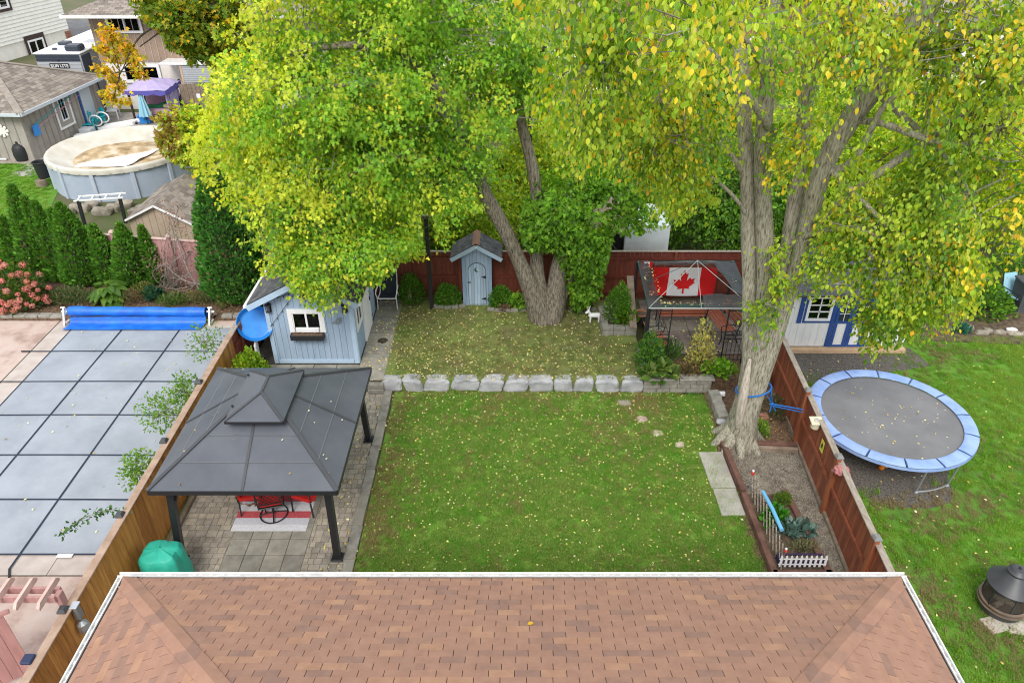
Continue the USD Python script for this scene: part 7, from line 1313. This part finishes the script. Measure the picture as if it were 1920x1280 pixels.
# blue rope from the trunk to the fence
br = thing('blue_rope', 'bright blue rope tied round the elm trunk and over to the red fence', 'rope', (5.6, 14, 1.0))
zr0 = D(1375, 750, 13.55)[2]; cx, cy = D(1408, 750, 14.0)[0], 14.02
obj('loop', tube([(cx + .38 * math.cos(a), cy - .02 + .38 * math.sin(a), zr0 + .12 * math.cos(a + .6)) for a in np.linspace(0, 2 * math.pi, 33)], .020, 6), 'rope_blue', br)
k0 = np.array([cx + .37, cy - .05, zr0 + .06]); kn = D(1447, 757, 13.95); fe = D(1508, 768, 13.9)
obj('strand', [tube([k0, kn, fe], .016, 6), tube([k0 + [0, -.1, -.05], kn + [.03, 0, -.06], fe + [0, 0, -.08]], .013, 6), tube([kn, kn + [-.12, .1, .18]], .012, 5), tube([kn, kn + [-.05, -.1, -.16]], .012, 5), tube([kn, kn + [.12, -.05, -.18]], .012, 5), rbox(kn, (.09, .07, .07), .02)], 'rope_blue', br)

# trees and shrubs beyond the back fence
DK = [(0.081, 0.200, 0.022), (0.125, 0.275, 0.025), (0.175, 0.338, 0.027), (0.050, 0.125, 0.018)]
LT = [(0.243, 0.403, 0.024), (0.365, 0.481, 0.029), (0.149, 0.286, 0.022), (0.567, 0.559, 0.036)]
def bgtree(label, x, y, h, rx, cols, wts, seed, n=420, L=.16, keep=None, shape=DI_S, low=.3, ry=None):
    ells = [((x, y, h * .62), (rx, ry or rx * .9, h * .38), 2), ((x + rx * .4, y - rx * .2, h * .45), (rx * .8, rx * .7, h * .3), 1.2), ((x - rx * .45, y - rx * .1, h * .5), (rx * .75, rx * .7, h * .3), 1.2), ((x, y - rx * .3, h * low), (rx * .9, rx * .6, h * .24), .9)]
    lb = [([(x, y, .3), (x + .1, y, h * .3), (x + .05, y + .1, h * .6), (x, y, h * .9)], [.16, .13, .09, .03]), ([(x + .05, y, h * .3), (x + rx * .4, y - .2, h * .5), (x + rx * .7, y - .3, h * .62)], [.08, .05, .02]), ([(x + .05, y, h * .35), (x - rx * .4, y - .2, h * .55), (x - rx * .7, y - .3, h * .7)], [.08, .05, .02])]
    return tree('background_tree', label, (x, y, .35), lb, ells, int(n * 1.35), 24, L * .86, .40, cols, wts, shape, seed, 'bark_dark', keep=keep, gap=.44, gscale=.6, group='trees beyond the back fence', twigs=.08)
nofence = lambda Q: Q[:, 1] > 20.95
bgtree('bushy green tree directly behind the lamp post and outhouse', -2.2, 23.4, 4.4, 2.1, LT, [4, 3, 3, 1], 201, 520, keep=nofence)
bgtree('dense dark green tree behind the blue shed', -6.2, 23.6, 5.2, 2.0, DK, [3, 3, 2, 2], 202, 480, keep=nofence)
bgtree('sunlit yellow-green tree seen between the maple limbs', .6, 25.5, 5.4, 2.4, LT, [3, 4, 1, 3], 203, 520, keep=nofence)
bgtree('dark green tree behind the canopy flag', 4.8, 25.3, 6.0, 2.6, DK, [3, 3, 2, 2], 204, 640, keep=nofence)
bgtree('deep green shrub tree right of the canopy behind the elm trunk', 7.6, 23.4, 4.6, 1.9, DK, [2, 3, 3, 1], 205, 480, keep=nofence)
bgtree('light green tree behind the white playhouse shed', 11.0, 24.5, 6.5, 2.6, LT, [4, 3, 2, 2], 206, 560)
bgtree('yellow-green tree at the far right beyond the elm', 16.5, 24.5, 7.0, 3.2, LT, [3, 4, 2, 3], 207, 620)
bgtree('green tree far behind the red brick house gap', 9.0, 34.0, 8.0, 3.4, LT, [4, 3, 2, 1], 208, 420, L=.22)
bgtree('yellowing tree across the road behind the maple crown', -4.5, 36.0, 7.5, 3.4, LT, [3, 4, 2, 4], 209, 420, L=.22)
bgtree('tall green tree at the far right behind the white sided house', 24.0, 33.0, 9.0, 4.2, LT, [4, 3, 2, 1], 210, 420, L=.24)
bgtree('small red-leaved tree glimpsed through the elm at the right', 15.8, 33.5, 7.4, 1.6, [(.26, .05, .06), (.33, .08, .07), (.18, .04, .04)], [1, 1, 1], 211, 160, L=.18)
bgtree('pale green tree far left of the road behind the maple', -12, 52, 8, 4, LT, [4, 3, 2, 1], 212, 300, L=.3)
bgtree('broad green tree filling the gap above the canopy', 2.6, 29.5, 7.2, 3.2, LT, [4, 3, 3, 1], 213, 560, L=.18)
bgtree('leafy green tree behind the right end of the back fence', 13.6, 28.5, 7.5, 3.0, LT, [4, 3, 3, 2], 214, 480, L=.18)
# maple with a hanging orange branch in front of the brown house
tl = tree('orange_tipped_maple', 'dark green maple with an orange branch hanging before the brown house', (-11.2, 34.5, .35),
          [([(-11.2, 34.5, .3), (-11.5, 34.4, 3), (-12.2, 34, 6)] + pathD((420, 0, 33)), [.3, .24, .18, .1]), (pathD((420, 5, 33), (350, 25, 32), (300, 45, 31.5), (262, 70, 31), (243, 100, 30.6), (225, 140, 30.5)), [.09, .07, .055, .045, .03, .015]), (pathD((345, 25, 32), (300, 60, 31.8), (262, 88, 31.5)), [.05, .035, .02])],
          [(D(330, 20, 33), (2.0, 2, 1.7), 1.4), (D(400, 70, 33), (1.8, 2.2, 1.8), 1.5), (D(450, -40, 34.5), (3.0, 3, 2.6), 1.2), (D(460, 130, 32.5), (1.5, 1.5, 1.6), .6)], 620, 28, .20, .45, None, None, MP_S, 121, 'bark_dark',
          keep=inside([(225, -400), (240, 15), (270, 35), (300, 60), (320, 95), (345, 100), (365, 130), (395, 120), (500, 260), (520, -400)]), colfn=lambda Q, P, r: palette(len(Q), [(0.112, 0.210, 0.020), (0.168, 0.266, 0.022), (0.336, 0.336, 0.028), (0.560, 0.392, 0.028)], [3, 3, 2, 1], r), gap=.38, twigs=.1)
P = []; rr_ = np.random.default_rng(77)
for px, py, n, s in ((205, 62, 60, .42), (222, 85, 70, .45), (192, 92, 40, .3), (250, 112, 45, .38), (240, 90, 30, .3), (184, 130, 22, .25), (205, 140, 45, .36), (222, 160, 45, .36), (212, 185, 34, .28), (262, 135, 34, .3), (196, 178, 16, .2), (236, 190, 14, .2), (215, 110, 24, .25)):
    c = D(px, py, 30.7); P.append(c + rr_.normal(0, s * .62, (int(n * 2.6), 3)) * [.85, .6, .7])
P = np.vstack(P); t_ = palette(len(P), [(0.667, 0.414, 0.029), (0.529, 0.425, 0.029), (0.368, 0.368, 0.023), (0.667, 0.322, 0.023)], [3, 3, 3, 1], rr_); V, F, T = leaves(P, rr_.normal(0, .5, P.shape) + [0, 0, -.5], .17 * rr_.uniform(.7, 1.2, len(P)), t_, MP_S, 78)
obj('orange_branch', (V, F), 'leaf', tl, label='hanging branch of orange and olive leaves', col=T)
obj('branch_twigs', [tube([D(225, 135, 30.5), D(px, py, 30.6)], .02, 4) for px, py in ((205, 62), (192, 92), (250, 112), (205, 140), (222, 170), (262, 135), (212, 190))], 'bark_dark', tl)
sk = inside([(280, 205), (320, 190), (365, 185), (420, 200), (560, 300), (520, 420), (400, 345), (350, 320), (300, 285)])
tree('small_olive_tree', 'small olive and yellow-green tree right of the round pool', (-9.6, 29.0, .35), [([(-9.6, 29.0, .3), (-10, 28.8, 1.5), (-10.8, 28.5, 2.6)], [.12, .09, .03])], [(D(345, 250, 28.2), (1.5, 1.1, .9), 1.4), (D(400, 280, 27.8), (1.6, 1.2, 1.2), 1.4), (D(460, 330, 27), (1.6, 1.2, 1.4), 1.0)], 360, 26, .15, .32, None, None, MP_S, 122, 'bark_dark', keep=sk,
     colfn=lambda Q, P, r: np.where((pixels(Q)[:, 0:1] < 335) & (r.random((len(Q), 1)) < .6), np.array([[.30, .20, .04]]), palette(len(Q), [YG, GR, (.38, .38, .03)], [3, 2, 2], r)) * r.uniform(.75, 1.2, (len(Q), 1)), gap=.36, twigs=.12)
# ---------------------------------------------------------------- cedars, shrubs, flowers
def cedar(c, h, w, label, seed, lean=0., tints=((0.069, 0.194, 0.020), (0.100, 0.250, 0.022), (0.050, 0.150, 0.018), (0.138, 0.300, 0.027))):
    r = np.random.default_rng(seed); c = np.array(c, float); t = thing('cedar', label, 'cedar', c, group='cedars along the mauve fence')
    obj('trunk', tube([c, c + [lean * .5, 0, h * .6]], [.05, .02], 6), 'bark_dark', t)
    n = int(1500 * h * w + 900); z = r.random(n) ** 1.15; a = r.uniform(0, 6.283, n)
    prof = np.interp(z, [0, .08, .3, .65, .9, 1], [.72, .95, 1.0, .68, .26, .02]) * w / 2
    lobes = 1 + .42 * (meshkit.fbm(np.c_[np.cos(a) * 1.6 + seed, np.sin(a) * 1.6, z * h * 1.3]) - .5) * 2; q = prof * lobes * np.clip(1 - np.abs(r.normal(0, .13, n)), .4, 1.1)
    d = np.c_[np.cos(a) * .55, np.sin(a) * .55, .75 + 0 * a] + r.normal(0, .28, (n, 3)); P = c + np.c_[q * np.cos(a) + lean * z, q * np.sin(a), .04 + z * h * .97]
    col = palette(n, tints, [3, 3, 2, 1.2], r, .18); col[r.random(n) < .03] = (.20, .15, .06); V, F, T = leaves(P, d, .13 * r.uniform(.6, 1.3, n), col, (np.array([[0, .10, 0], [.55, .26, .04], [1, 0, 0], [.55, -.26, .04], [0, -.10, 0]]), np.array([[0, 4, 3], [0, 3, 1], [1, 3, 2]])), seed, up=np.c_[np.cos(a), np.sin(a), .4 + 0 * a], tilt=.5)
    obj('foliage', (V, F), 'needle', t, col=T)
    core = lathe([(w * .32, .05), (w * .36, .3 * h), (w * .2, .65 * h), (.02, .93 * h)], 10, c); obj('inner_branches', core, 'bark_dark', t)
for i, (px, py, tx, ty, w, lab) in enumerate([(2, 500, -6, 425, .8, 'leftmost cedar, cut by the edge of the view'), (22, 508, 14, 397, .75, 'cedar second from the left edge'), (48, 512, 30, 406, .7, 'short cedar third from the left edge'), (82, 520, 42, 346, 1.0, 'tallest cedar of the left group'), (100, 524, 84, 368, .6, 'slim pointed cedar next to the tallest one'), (122, 524, 101, 376, .75, 'fifth cedar, above the hydrangea'), (136, 526, 120, 392, .6, 'slender cedar pressed against the widest cedar'), (163, 528, 124, 381, 1.25, 'widest cedar, in the middle of the row'), (210, 528, 190, 423, .75, 'cedar between the widest cedar and the gap in the row'), (252, 534, 228, 421, 1.0, 'broad cedar left of the mauve fence panel'), (300, 530, 288, 425, .55, 'small slim cedar with a dry climber at the mauve fence')]):
    b = G(px, py, .08); h = D(tx, ty, b[1])[2] - .08; cedar(b, h, w, lab + ', dark green', 300 + i, lean=.12 * math.sin(i * 2.3))
b = G(448, 552, .1); cedar(b, 4.6, 2.0, 'very large dense dark cedar beside the back corner of the blue shed', 320, tints=((0.044, 0.163, 0.022), (0.069, 0.213, 0.025), (0.031, 0.112, 0.018), (0.100, 0.263, 0.030)))
def bush(name, label, c, rad, n, L, tints, wts, seed, shape=OV_S, cat='shrub', group=None, leafm='leaf', shell=.35, up=.3, stems=6, stemm='bark_dark', half=True, vary=.2):
    r = np.random.default_rng(seed); c = np.array(c, float); rad = np.array(rad, float); t = thing(name, label, cat, c, group=group)
    d = r.normal(size=(n, 3)); d[:, 2] = np.abs(d[:, 2]) if half else d[:, 2]; d /= np.linalg.norm(d, axis=1, keepdims=True)
    lump = 1 + .45 * (meshkit.fbm(d * 2.1 + seed) - .5); P = c + d * rad * lump[:, None] * (r.random((n, 1)) ** shell) + [0, 0, .03]
    dd = d + r.normal(0, .5, (n, 3)) + [0, 0, up]; V, F, T = leaves(P, dd, L * r.uniform(.65, 1.3, n), palette(n, tints, wts, r, vary), shape, seed)
    if stems: obj('stems', [tube([c, c + q * rad * .45 + [0, 0, rad[2] * .1], c + q * rad * .85], [.014, .010, .004], 4) for q in d[:stems] * [1, 1, 1] + [0, 0, .15]], stemm, t)
    obj('leaves', (V, F), leafm, t, col=T); return t
BOX = [(0.075, 0.200, 0.022), (0.112, 0.263, 0.025), (0.163, 0.325, 0.031)]
for px, py, rad, lab in ((773, 562, (.42, .4, .85), 'pointed oval boxwood left of the lamp post'), (840, 568, (.42, .38, .62), 'round boxwood between the lamp post and the outhouse'), (939, 572, (.40, .36, .62), 'round boxwood between the outhouse and the maple'), (1158, 596, (.42, .40, 1.1), 'tall domed boxwood in the block planter')):
    c = G(px, py, .35 if px < 1100 else .55); bush('boxwood', lab, c, rad, 2300, .06, BOX, [3, 3, 1.5], 400 + px, group=None, shell=.2)
gb = bush('spirea_bush', 'bright yellow-green bush squeezed between the gazebo and the blue shed', (-6.72, 15.6, 0), (.60, .75, 1.45), 4200, .10, [(.18, .32, .02), (.26, .37, .024), (.11, .23, .018), (.45, .43, .03)], [4, 3, 2, 1], 421, shell=.28)
# perennials by the back fence
GRN = [(0.112, 0.263, 0.025), (0.163, 0.338, 0.030), (0.225, 0.388, 0.037)]
for i, (nm, lab, px, py, z, rad, n, L, tn, sh_) in enumerate([
    ('hosta', 'low leafy hosta right of the round boxwood by the maple', 968, 575, .35, (.35, .25, .3), 160, .2, GRN, OV_S), ('ground_plant', 'pinkish dry perennial at the outhouse corner', 945, 582, .37, (.2, .15, .2), 160, .08, [(.25, .13, .10), (.2, .16, .08)], DI_S),
    ('ground_plant', 'small leafy plants under the maple beside the donkey', 1085, 580, .37, (.45, .25, .3), 300, .10, [(.12, .10, .04), (.06, .10, .02), (.22, .12, .07)], DI_S), ('pale_flower', 'pale flowering stems at the left of the block planter', 1143, 602, .56, (.3, .3, .55), 260, .06, [(.32, .33, .25), (.10, .16, .04), (.4, .4, .33)], DI_S),
    ('leafy_plant', 'broad green leaves at the front of the block planter', 1172, 606, .56, (.32, .22, .5), 170, .16, [(.06, .17, .012), (.10, .24, .016), (.2, .27, .02)], OV_S), ('tall_plant', 'tall green foliage at the left front of the canopy', 1215, 690, .36, (.40, .40, 1.15), 900, .11, [(.06, .16, .04), (.09, .22, .03), (.13, .26, .03)], DI_S),
    ('hosta', 'pale edged hosta at the corner of the block wall', 1237, 706, .36, (.42, .30, .35), 130, .26, [(.10, .19, .03), (.20, .27, .06), (.07, .15, .03)], OV_S), ('golden_shrub', 'upright pale golden variegated shrub before the canopy', 1310, 690, .36, (.40, .36, 1.5), 760, .09, [(.62, .55, .16), (.52, .50, .14), (.36, .40, .09), (.24, .19, .09)], OV_S),
    ('ground_plant', 'green perennial right of the golden shrub', 1345, 700, .36, (.45, .3, .35), 260, .14, GRN, OV_S), ('ground_plant', 'dry brown perennial left of the golden shrub', 1283, 702, .36, (.45, .3, .28), 300, .10, [(.16, .10, .05), (.10, .10, .03), (.22, .16, .08)], DI_S), ('fern', 'green stems spilling along the bed between golden shrub and hosta', 1255, 672, .36, (.4, .35, .6), 420, .12, [(.05, .13, .03), (.08, .17, .02)], BL_S),
    ('ground_plant', 'low weeds at the foot of the red fence behind the elm', 1455, 775, .02, (.35, .6, .35), 350, .08, [(.06, .09, .03), (.10, .09, .04)], DI_S), ('weed', 'green weeds against the right side of the elm trunk', 1425, 815, .02, (.2, .2, .4), 220, .08, GRN, DI_S),
    ('parsley', 'feathery green herb at the far end of the timber bed', 1465, 945, .12, (.22, .16, .32), 500, .05, [(.05, .16, .015), (.09, .22, .02), (.2, .24, .03)], DI_S), ('kale', 'bright green kale beside the trellis', 1450, 978, .12, (.26, .22, .36), 240, .12, [(.04, .20, .012), (.07, .28, .016), (.03, .12, .012)], OV_S), ('cabbage', 'blue-green brassica leaves in the middle of the timber bed', 1480, 998, .12, (.30, .20, .26), 90, .15, [(.12, .20, .17), (.16, .26, .22), (.085, .16, .13)], OV_S), ('cabbage', 'blue-green brassica leaves at the right side of the timber bed', 1512, 1002, .12, (.18, .18, .22), 55, .14, [(.12, .20, .17), (.16, .26, .22), (.085, .16, .13)], OV_S),
    ('dry_plant', 'pale straggly plant behind the white picket panel', 1505, 1032, .12, (.35, .14, .25), 380, .07, [(.22, .22, .10), (.13, .16, .06), (.30, .27, .16)], BL_S)]):
    bush(nm, lab, G(px, py, z), rad, n, L, tn, [1] * len(tn), 430 + i, shape=sh_, cat='plant', shell=.4, up=.7 if nm not in ('hosta', 'cabbage') else .25, stems=5)
# neighbour's bed in front of the cedars
hy = bush('hydrangea', 'round hydrangea covered in salmon pink flower heads by the cedars', G(38, 570, .08), (.98, .75, 1.35), 1500, .12, [(.04, .10, .014), (.07, .15, .016), (.16, .17, .03)], [3, 3, 1], 460, cat='hydrangea', shell=.3)
r = np.random.default_rng(9); c = G(38, 570, .08)
for k in range(74):
    d = r.normal(size=3); d[2] = abs(d[2]) * .9; d[1] = -abs(d[1]) if r.random() < .75 else d[1]; d /= np.linalg.norm(d); p = c + d * np.array([1.02, .80, 1.42]) * r.uniform(.92, 1.04) + [0, 0, .1]; m = 90
    q = r.normal(size=(m, 3)); q /= np.linalg.norm(q, axis=1, keepdims=True); s = r.uniform(.07, .125); Pf = p + q * s * np.array([1, 1, .85]) * (r.random((m, 1)) ** .25)
    base = np.array([[.62, .20, .17], [.66, .26, .21], [.58, .25, .20], [.52, .20, .13]])[r.integers(0, 4)] * r.uniform(.75, 1.1); V, F, T = leaves(Pf, np.cross(q, r.normal(size=(m, 3))), .06, palette(m, [base, base * [1.05, 1.25, 1.2]], [1, 1], r, .12), DI_S, k, up=q, tilt=.2); obj('flower_head', (V, F), 'dry_leaf', hy, col=T)
c = G(205, 562, .08); ho = thing('hosta', 'large light green hosta with broad leaves in front of the cedars', 'hosta', c); r = np.random.default_rng(12)
for k in range(64):
    a = r.uniform(0, 6.283); el = r.uniform(.1, 1.15); L_ = r.uniform(.34, .52); st = r.uniform(.1, .5) * (1.2 - el * .6); p0 = c + np.array([math.cos(a) * st * .9, math.sin(a) * st * .7, .12 + .38 * el]); dv = np.array([math.cos(a), math.sin(a) * .9, .35 * el - .25])
    n_ = 5; S_ = np.array([0, .18, .5, .8, 1.0]); Wd = np.array([.03, .25, .30, .17, .0]); dv /= np.linalg.norm(dv); sd = np.cross([0, 0, 1], dv); sd /= np.linalg.norm(sd); upv = np.cross(dv, sd)
    V = np.array([p0 + dv * s * L_ + sd * w_ * sgn * L_ + upv * (.10 * abs(sgn) * w_ * 2 - .35 * s * s) * L_ for s, w_ in zip(S_, Wd) for sgn in (-1, 0, 1)]); F = [f for i in range(n_ - 1) for j in range(2) for f in ((i * 3 + j, i * 3 + j + 1, i * 3 + j + 4), (i * 3 + j, i * 3 + j + 4, i * 3 + j + 3))]
    base = np.array([(.10, .20, .03), (.14, .25, .035), (.075, .16, .025)][r.integers(0, 3)]); obj('leaf', (V, np.array(F)), 'leaf', ho, col=np.tile(base, (len(V), 1)) * np.array([.9, 1.25, .9] * n_)[:, None], smooth=True)
for i, (lab, px, py, rad, n, L, tn, sh_) in enumerate([('loose green lavender clump right of the hydrangea', 140, 566, (.75, .4, .5), 1100, .12, [(.06, .12, .03), (.10, .16, .05), (.20, .17, .09)], BL_S), ('brown dried flower clump right of the large hosta', 250, 566, (.42, .3, .42), 900, .06, [(.24, .16, .10), (.16, .11, .06), (.13, .14, .04)], DI_S), ('olive green perennial behind the brown clump', 272, 556, (.5, .3, .45), 600, .09, [(.10, .15, .03), (.16, .18, .04), (.22, .2, .07)], DI_S), ('blue-green leafy plant at the middle of the flower bed', 290, 560, (.32, .25, .36), 200, .15, [(.03, .09, .045), (.045, .12, .06)], OV_S),
    ('low spreading green plant by the middle of the blue roll', 330, 570, (.6, .28, .30), 420, .13, [(.06, .13, .03), (.09, .16, .03), (.14, .2, .05)], BL_S), ('dusty olive shrublet near the right reel stand', 366, 566, (.45, .3, .35), 600, .07, [(.20, .18, .07), (.14, .15, .05), (.24, .2, .1)], DI_S), ('green lavender-like clump below the very large cedar', 400, 566, (.5, .35, .45), 700, .09, [(.07, .12, .03), (.11, .15, .05), (.2, .17, .08)], BL_S), ('mixed yellow-green plants along the wooden fence end', 428, 572, (.35, .35, .45), 420, .10, [(.12, .18, .04), (.2, .19, .06), (.28, .24, .1)], DI_S), ('dark leafy clump left below the hydrangea', 95, 568, (.5, .3, .35), 420, .1, [(.06, .08, .02), (.12, .10, .04), (.05, .11, .02)], DI_S)]):
    bush('perennial', lab, G(px, py, .07), rad, n, L, tn, [1] * len(tn), 480 + i, shape=sh_, cat='plant', shell=.4, up=.8, stems=4)
# dry climber at the mauve fence
c = G(318, 540, .08); cl_ = thing('dry_climber', 'withered pinkish brown climber on the mauve fence beside the slim cedar', 'climber', c); r = np.random.default_rng(15)
bl = [D(325, 400, 21.9), D(330, 425, 21.9), D(312, 482, 21.7), D(318, 510, 21.6), D(365, 470, 21.8), D(388, 490, 21.7), D(352, 520, 21.5), D(392, 525, 21.4), D(300, 500, 21.6)]
obj('stems', [tube(spline([c + r.normal(0, .15, 3) * [1, .3, .1], (c + b) / 2 + r.normal(0, .2, 3), b + r.normal(0, .15, 3)], 8), .010, 4) for b in bl for _ in range(4)] + [tube(spline([D(330, 440, 21.7), D(350, 500, 21.4), D(375, 545, 21.2)], 6), .02, 4), tube(spline([D(310, 495, 21.5), D(345, 525, 21.3), D(395, 532, 21.2)], 6), .016, 4)], 'twig_grey', cl_)
Pc = np.vstack([b + r.normal(0, .26, (150, 3)) * [1, .4, .8] for b in bl]); V, F, T = leaves(Pc, r.normal(size=Pc.shape), .07 * r.uniform(.6, 1.3, len(Pc)), palette(len(Pc), [(.30, .17, .14), (.38, .24, .19), (.20, .11, .10), (.14, .11, .05)], [3, 2, 2, 1], r), DI_S, 16); obj('dry_leaves', (V, F), 'dry_leaf', cl_, col=T)
# greenery climbing over the left fence
for i, (px, py, Y, z, rad, n, lab) in enumerate([(385, 640, 0, 1.2, (.45, .7, .5), 260, 'thin leafy sprays over the fence beside the bright bush'), (345, 735, 0, 1.35, (.3, .55, .5), 420, 'green shoots over the fence behind the upper gazebo edge'), (305, 770, 0, 1.2, (.55, .6, .45), 420, 'long bright green shoots reaching over the grey cover'), (258, 880, 0, 1.25, (.33, .5, .4), 420, 'leafy tuft on the fence left of the gazebo roof corner')]):
    c = G(px, py, z); bush('fence_creeper', lab, c, rad, int(n * 1.5), .07, [(.10, .23, .03), (.14, .28, .035), (.20, .33, .04), (.07, .17, .03)], [3, 3, 2, 1], 500 + i, cat='creeper', shell=.5, half=False, up=.1, stems=7, stemm='twig_grey')
    o = '/World/fence_creeper' + (f'_{i:03d}' if i else ''); obj('vine', [tube(spline([np.array([-7.36, c[1] + q, .02]), np.array([-7.45, c[1] + q * .7, z * .6]), c + [0, q * .4, 0]], 7), .014, 4) for q in (-.3, 0, .3)], 'twig_grey', o)
c0, c1 = G(205, 965, 1.62), G(118, 998, 1.45); t = thing('hanging_vine', 'single arching leafy vine reaching left from the fence top lamp', 'vine', c0); r = np.random.default_rng(18)
sp = spline([c0 + [.3, 0, .03], c0 + [-.1, 0, .10], (c0 + c1) / 2 + [0, 0, .14], c1], 14); obj('stem', tube(sp, np.linspace(.012, .004, 14), 4), 'twig_grey', t); P = np.repeat(sp, 9, 0) + r.normal(0, .05, (126, 3)); V, F, T = leaves(P, r.normal(size=P.shape) + [0, 0, -.6], .085 * r.uniform(.7, 1.2, 126), palette(126, [(.06, .15, .04), (.08, .19, .04), (.04, .1, .03)], [1, 1, 1], r), OV_S, 19); obj('leaves', (V, F), 'leaf', t, col=T)
# shrubs at the far right
for i, (px, py, z, rad, n, tn, lab) in enumerate([(1835, 585, 0, (1.1, .7, .9), 1500, DK, 'dark green shrub left of the rocking chair'), (1790, 560, 0, (1.3, .9, 1.4), 1700, DK, 'dark shrub behind the hanging elm leaves at the right'), (1800, 622, 0, (.3, .2, .25), 140, [(.03, .13, .08), (.04, .17, .1)], 'small blue-green plant among the tan edging stones'), (1900, 540, 0, (1.6, .9, 1.5), 1600, DK, 'dark hedge-like shrub behind the green bin')]):
    bush('shrub', lab, G(px, py, z), rad, n, .11, tn, [1] * len(tn), 520 + i, shell=.3)

# ---------------------------------------------------------------- fallen leaves (nobody could count them)
FALL = [(.72, .64, .24), (.66, .52, .14), (.74, .70, .42), (.50, .36, .12), (.40, .28, .13)]
def fallen(name, label, P, L, seed, cols=FALL, wts=(4, 3, 2.5, 1, 1), shape=OV_S):
    r = np.random.default_rng(seed); n = len(P); a = r.uniform(0, 6.283, n); d = np.c_[np.cos(a), np.sin(a), r.normal(0, .18, n)]
    V, F, T = leaves(P, d, L * r.uniform(.55, 1.3, n), palette(n, cols, wts, r, .2), shape, seed, tilt=.3); obj(name, (V, F), 'dry_leaf', label=label, cat='leaves', kind='stuff', col=T)
def over(poly, n, z, seed, thin=None):
    r = np.random.default_rng(seed); P = Polygon(poly); x0, y0, x1, y1 = P.bounds; q = np.c_[r.uniform(x0, x1, n * 3), r.uniform(y0, y1, n * 3)]; q = q[shapely.contains_xy(P, q[:, 0], q[:, 1])]
    if thin is not None: q = q[r.random(len(q)) < thin(q)]
    q = q[:n]; return np.c_[q, np.full(len(q), z) + r.uniform(0, .015, len(q))]
fallen('fallen_leaves', 'small yellow leaves scattered over the lawn below the boulders', over(LAWN, 2300, .022, 601, lambda q: np.clip(.25 + .75 * (q[:, 1] - 10) / 5.5 + .3 * (noise(np.c_[q, q[:, :1] * 0]) - .5), .12, 1)), .052, 602)
fallen('fallen_leaves', 'yellow leaves scattered thickly over the raised lawn', over([(-3.42, 16.1), (-3.42, 20.1), (3.5, 20.1), (3.5, 16.1)], 1800, .372, 603, lambda q: np.clip(.45 + .5 * noise(np.c_[q * .8, q[:, :1] * 0]) + .25 * (q[:, 0] < -1), .2, 1)), .052, 604)
fallen('fallen_leaves', 'scattered pale leaves over the lush lawn beyond the red fence', over([(7.2, 6.5), (7.2, 17.5), (15, 18), (15, 6.5)], 420, .03, 605), .06, 606)
fallen('fallen_leaves', 'leaves lying along the shed path and pavers', np.vstack([over([(-4.1, 15.9), (-4.1, 20.4), (-3.45, 20.4), (-3.45, 15.9)], 150, .365, 607), over([(-3.9, 9), (-3.9, 15.6), (-3.2, 15.6), (-3.2, 9)], 170, .015, 608)]), .065, 609)
fallen('fallen_leaves', 'few pale leaves lying on the trampoline mat', np.c_[(lambda a, q: np.c_[tc[0] + q * np.cos(a), tc[1] + q * np.sin(a), TZ - .07 + .04 * (q / 1.7) ** 2])(rng.uniform(0, 6.283, 110), 1.68 * rng.random(110) ** .6)], .055, 610)
fallen('fallen_leaves', 'few pale leaves lying on the grey pool cover', over([(-13.2, 10.7), (-13.2, 19.1), (-7.9, 19.1), (-7.9, 10.7)], 60, .045, 611), .06, 612)
fallen('fallen_leaves', 'pale yellow leaves caught on the torn canopy and its floor', np.vstack([over([(3.75, 17.1), (3.75, 19.5), (4.1, 19.5), (4.1, 17.1)], 60, 2.0, 613), over([(4.0, 17.35), (4.0, 17.45), (6.2, 17.45), (6.2, 17.3)], 70, 1.97, 614), over([(3.9, 17.4), (3.9, 19.9), (6.3, 19.9), (6.3, 17.4)], 140, .385, 615), over([(6.2, 17.4), (6.2, 19.3), (6.5, 19.3), (6.5, 17.4)], 30, 2.03, 616)]), .06, 617)
fallen('fallen_leaves', 'brown heap of swept leaves on the pavers left of the rug', LEAFHEAP, .09, 618, [(.25, .11, .04), (.33, .17, .06), (.18, .08, .03)], (1, 1, 1))
fallen('fallen_leaves', 'brown and yellow litter on the soil between the elm and the red fence', over([(5.2, 13.9), (5.6, 15.6), (6.9, 15.8), (6.75, 13.8)], 260, .03, 619), .06, 620, [(.30, .18, .07), (.2, .11, .05), (.55, .45, .15)], (2, 2, 1))
fallen('fallen_leaves', 'leaf litter over the flower bed soil before the cedars', over([(-17, 20), (-17, 21.8), (-7.6, 21.2), (-7.6, 20)], 500, .08, 621), .07, 622, [(.28, .17, .09), (.2, .12, .06), (.4, .3, .16)], (2, 2, 1))
lf1 = roofpt(.2, 6.2, .03); fallen('roof_leaf', 'one yellow leaf lying on the red-brown roof near its middle', np.array([lf1]), .07, 623, [(.7, .42, .03)], (1,))
r = np.random.default_rng(640); gu_ = r.uniform(-1, 1, (26, 2)); gq = np.c_[gc[0] + gu_[:, 0] * W / 2 * .95, gc[1] + gu_[:, 1] * Dp / 2 * .95]; gm = np.maximum(np.abs(gu_[:, 0]), np.abs(gu_[:, 1])) * .95
gq = np.c_[gq, ge + (1 - gm) / (1 - k_in) * (zt - ge) + .035]; fallen('fallen_leaves', 'few small pale leaves lying on the gazebo roof', gq[gm > .4], .05, 641)
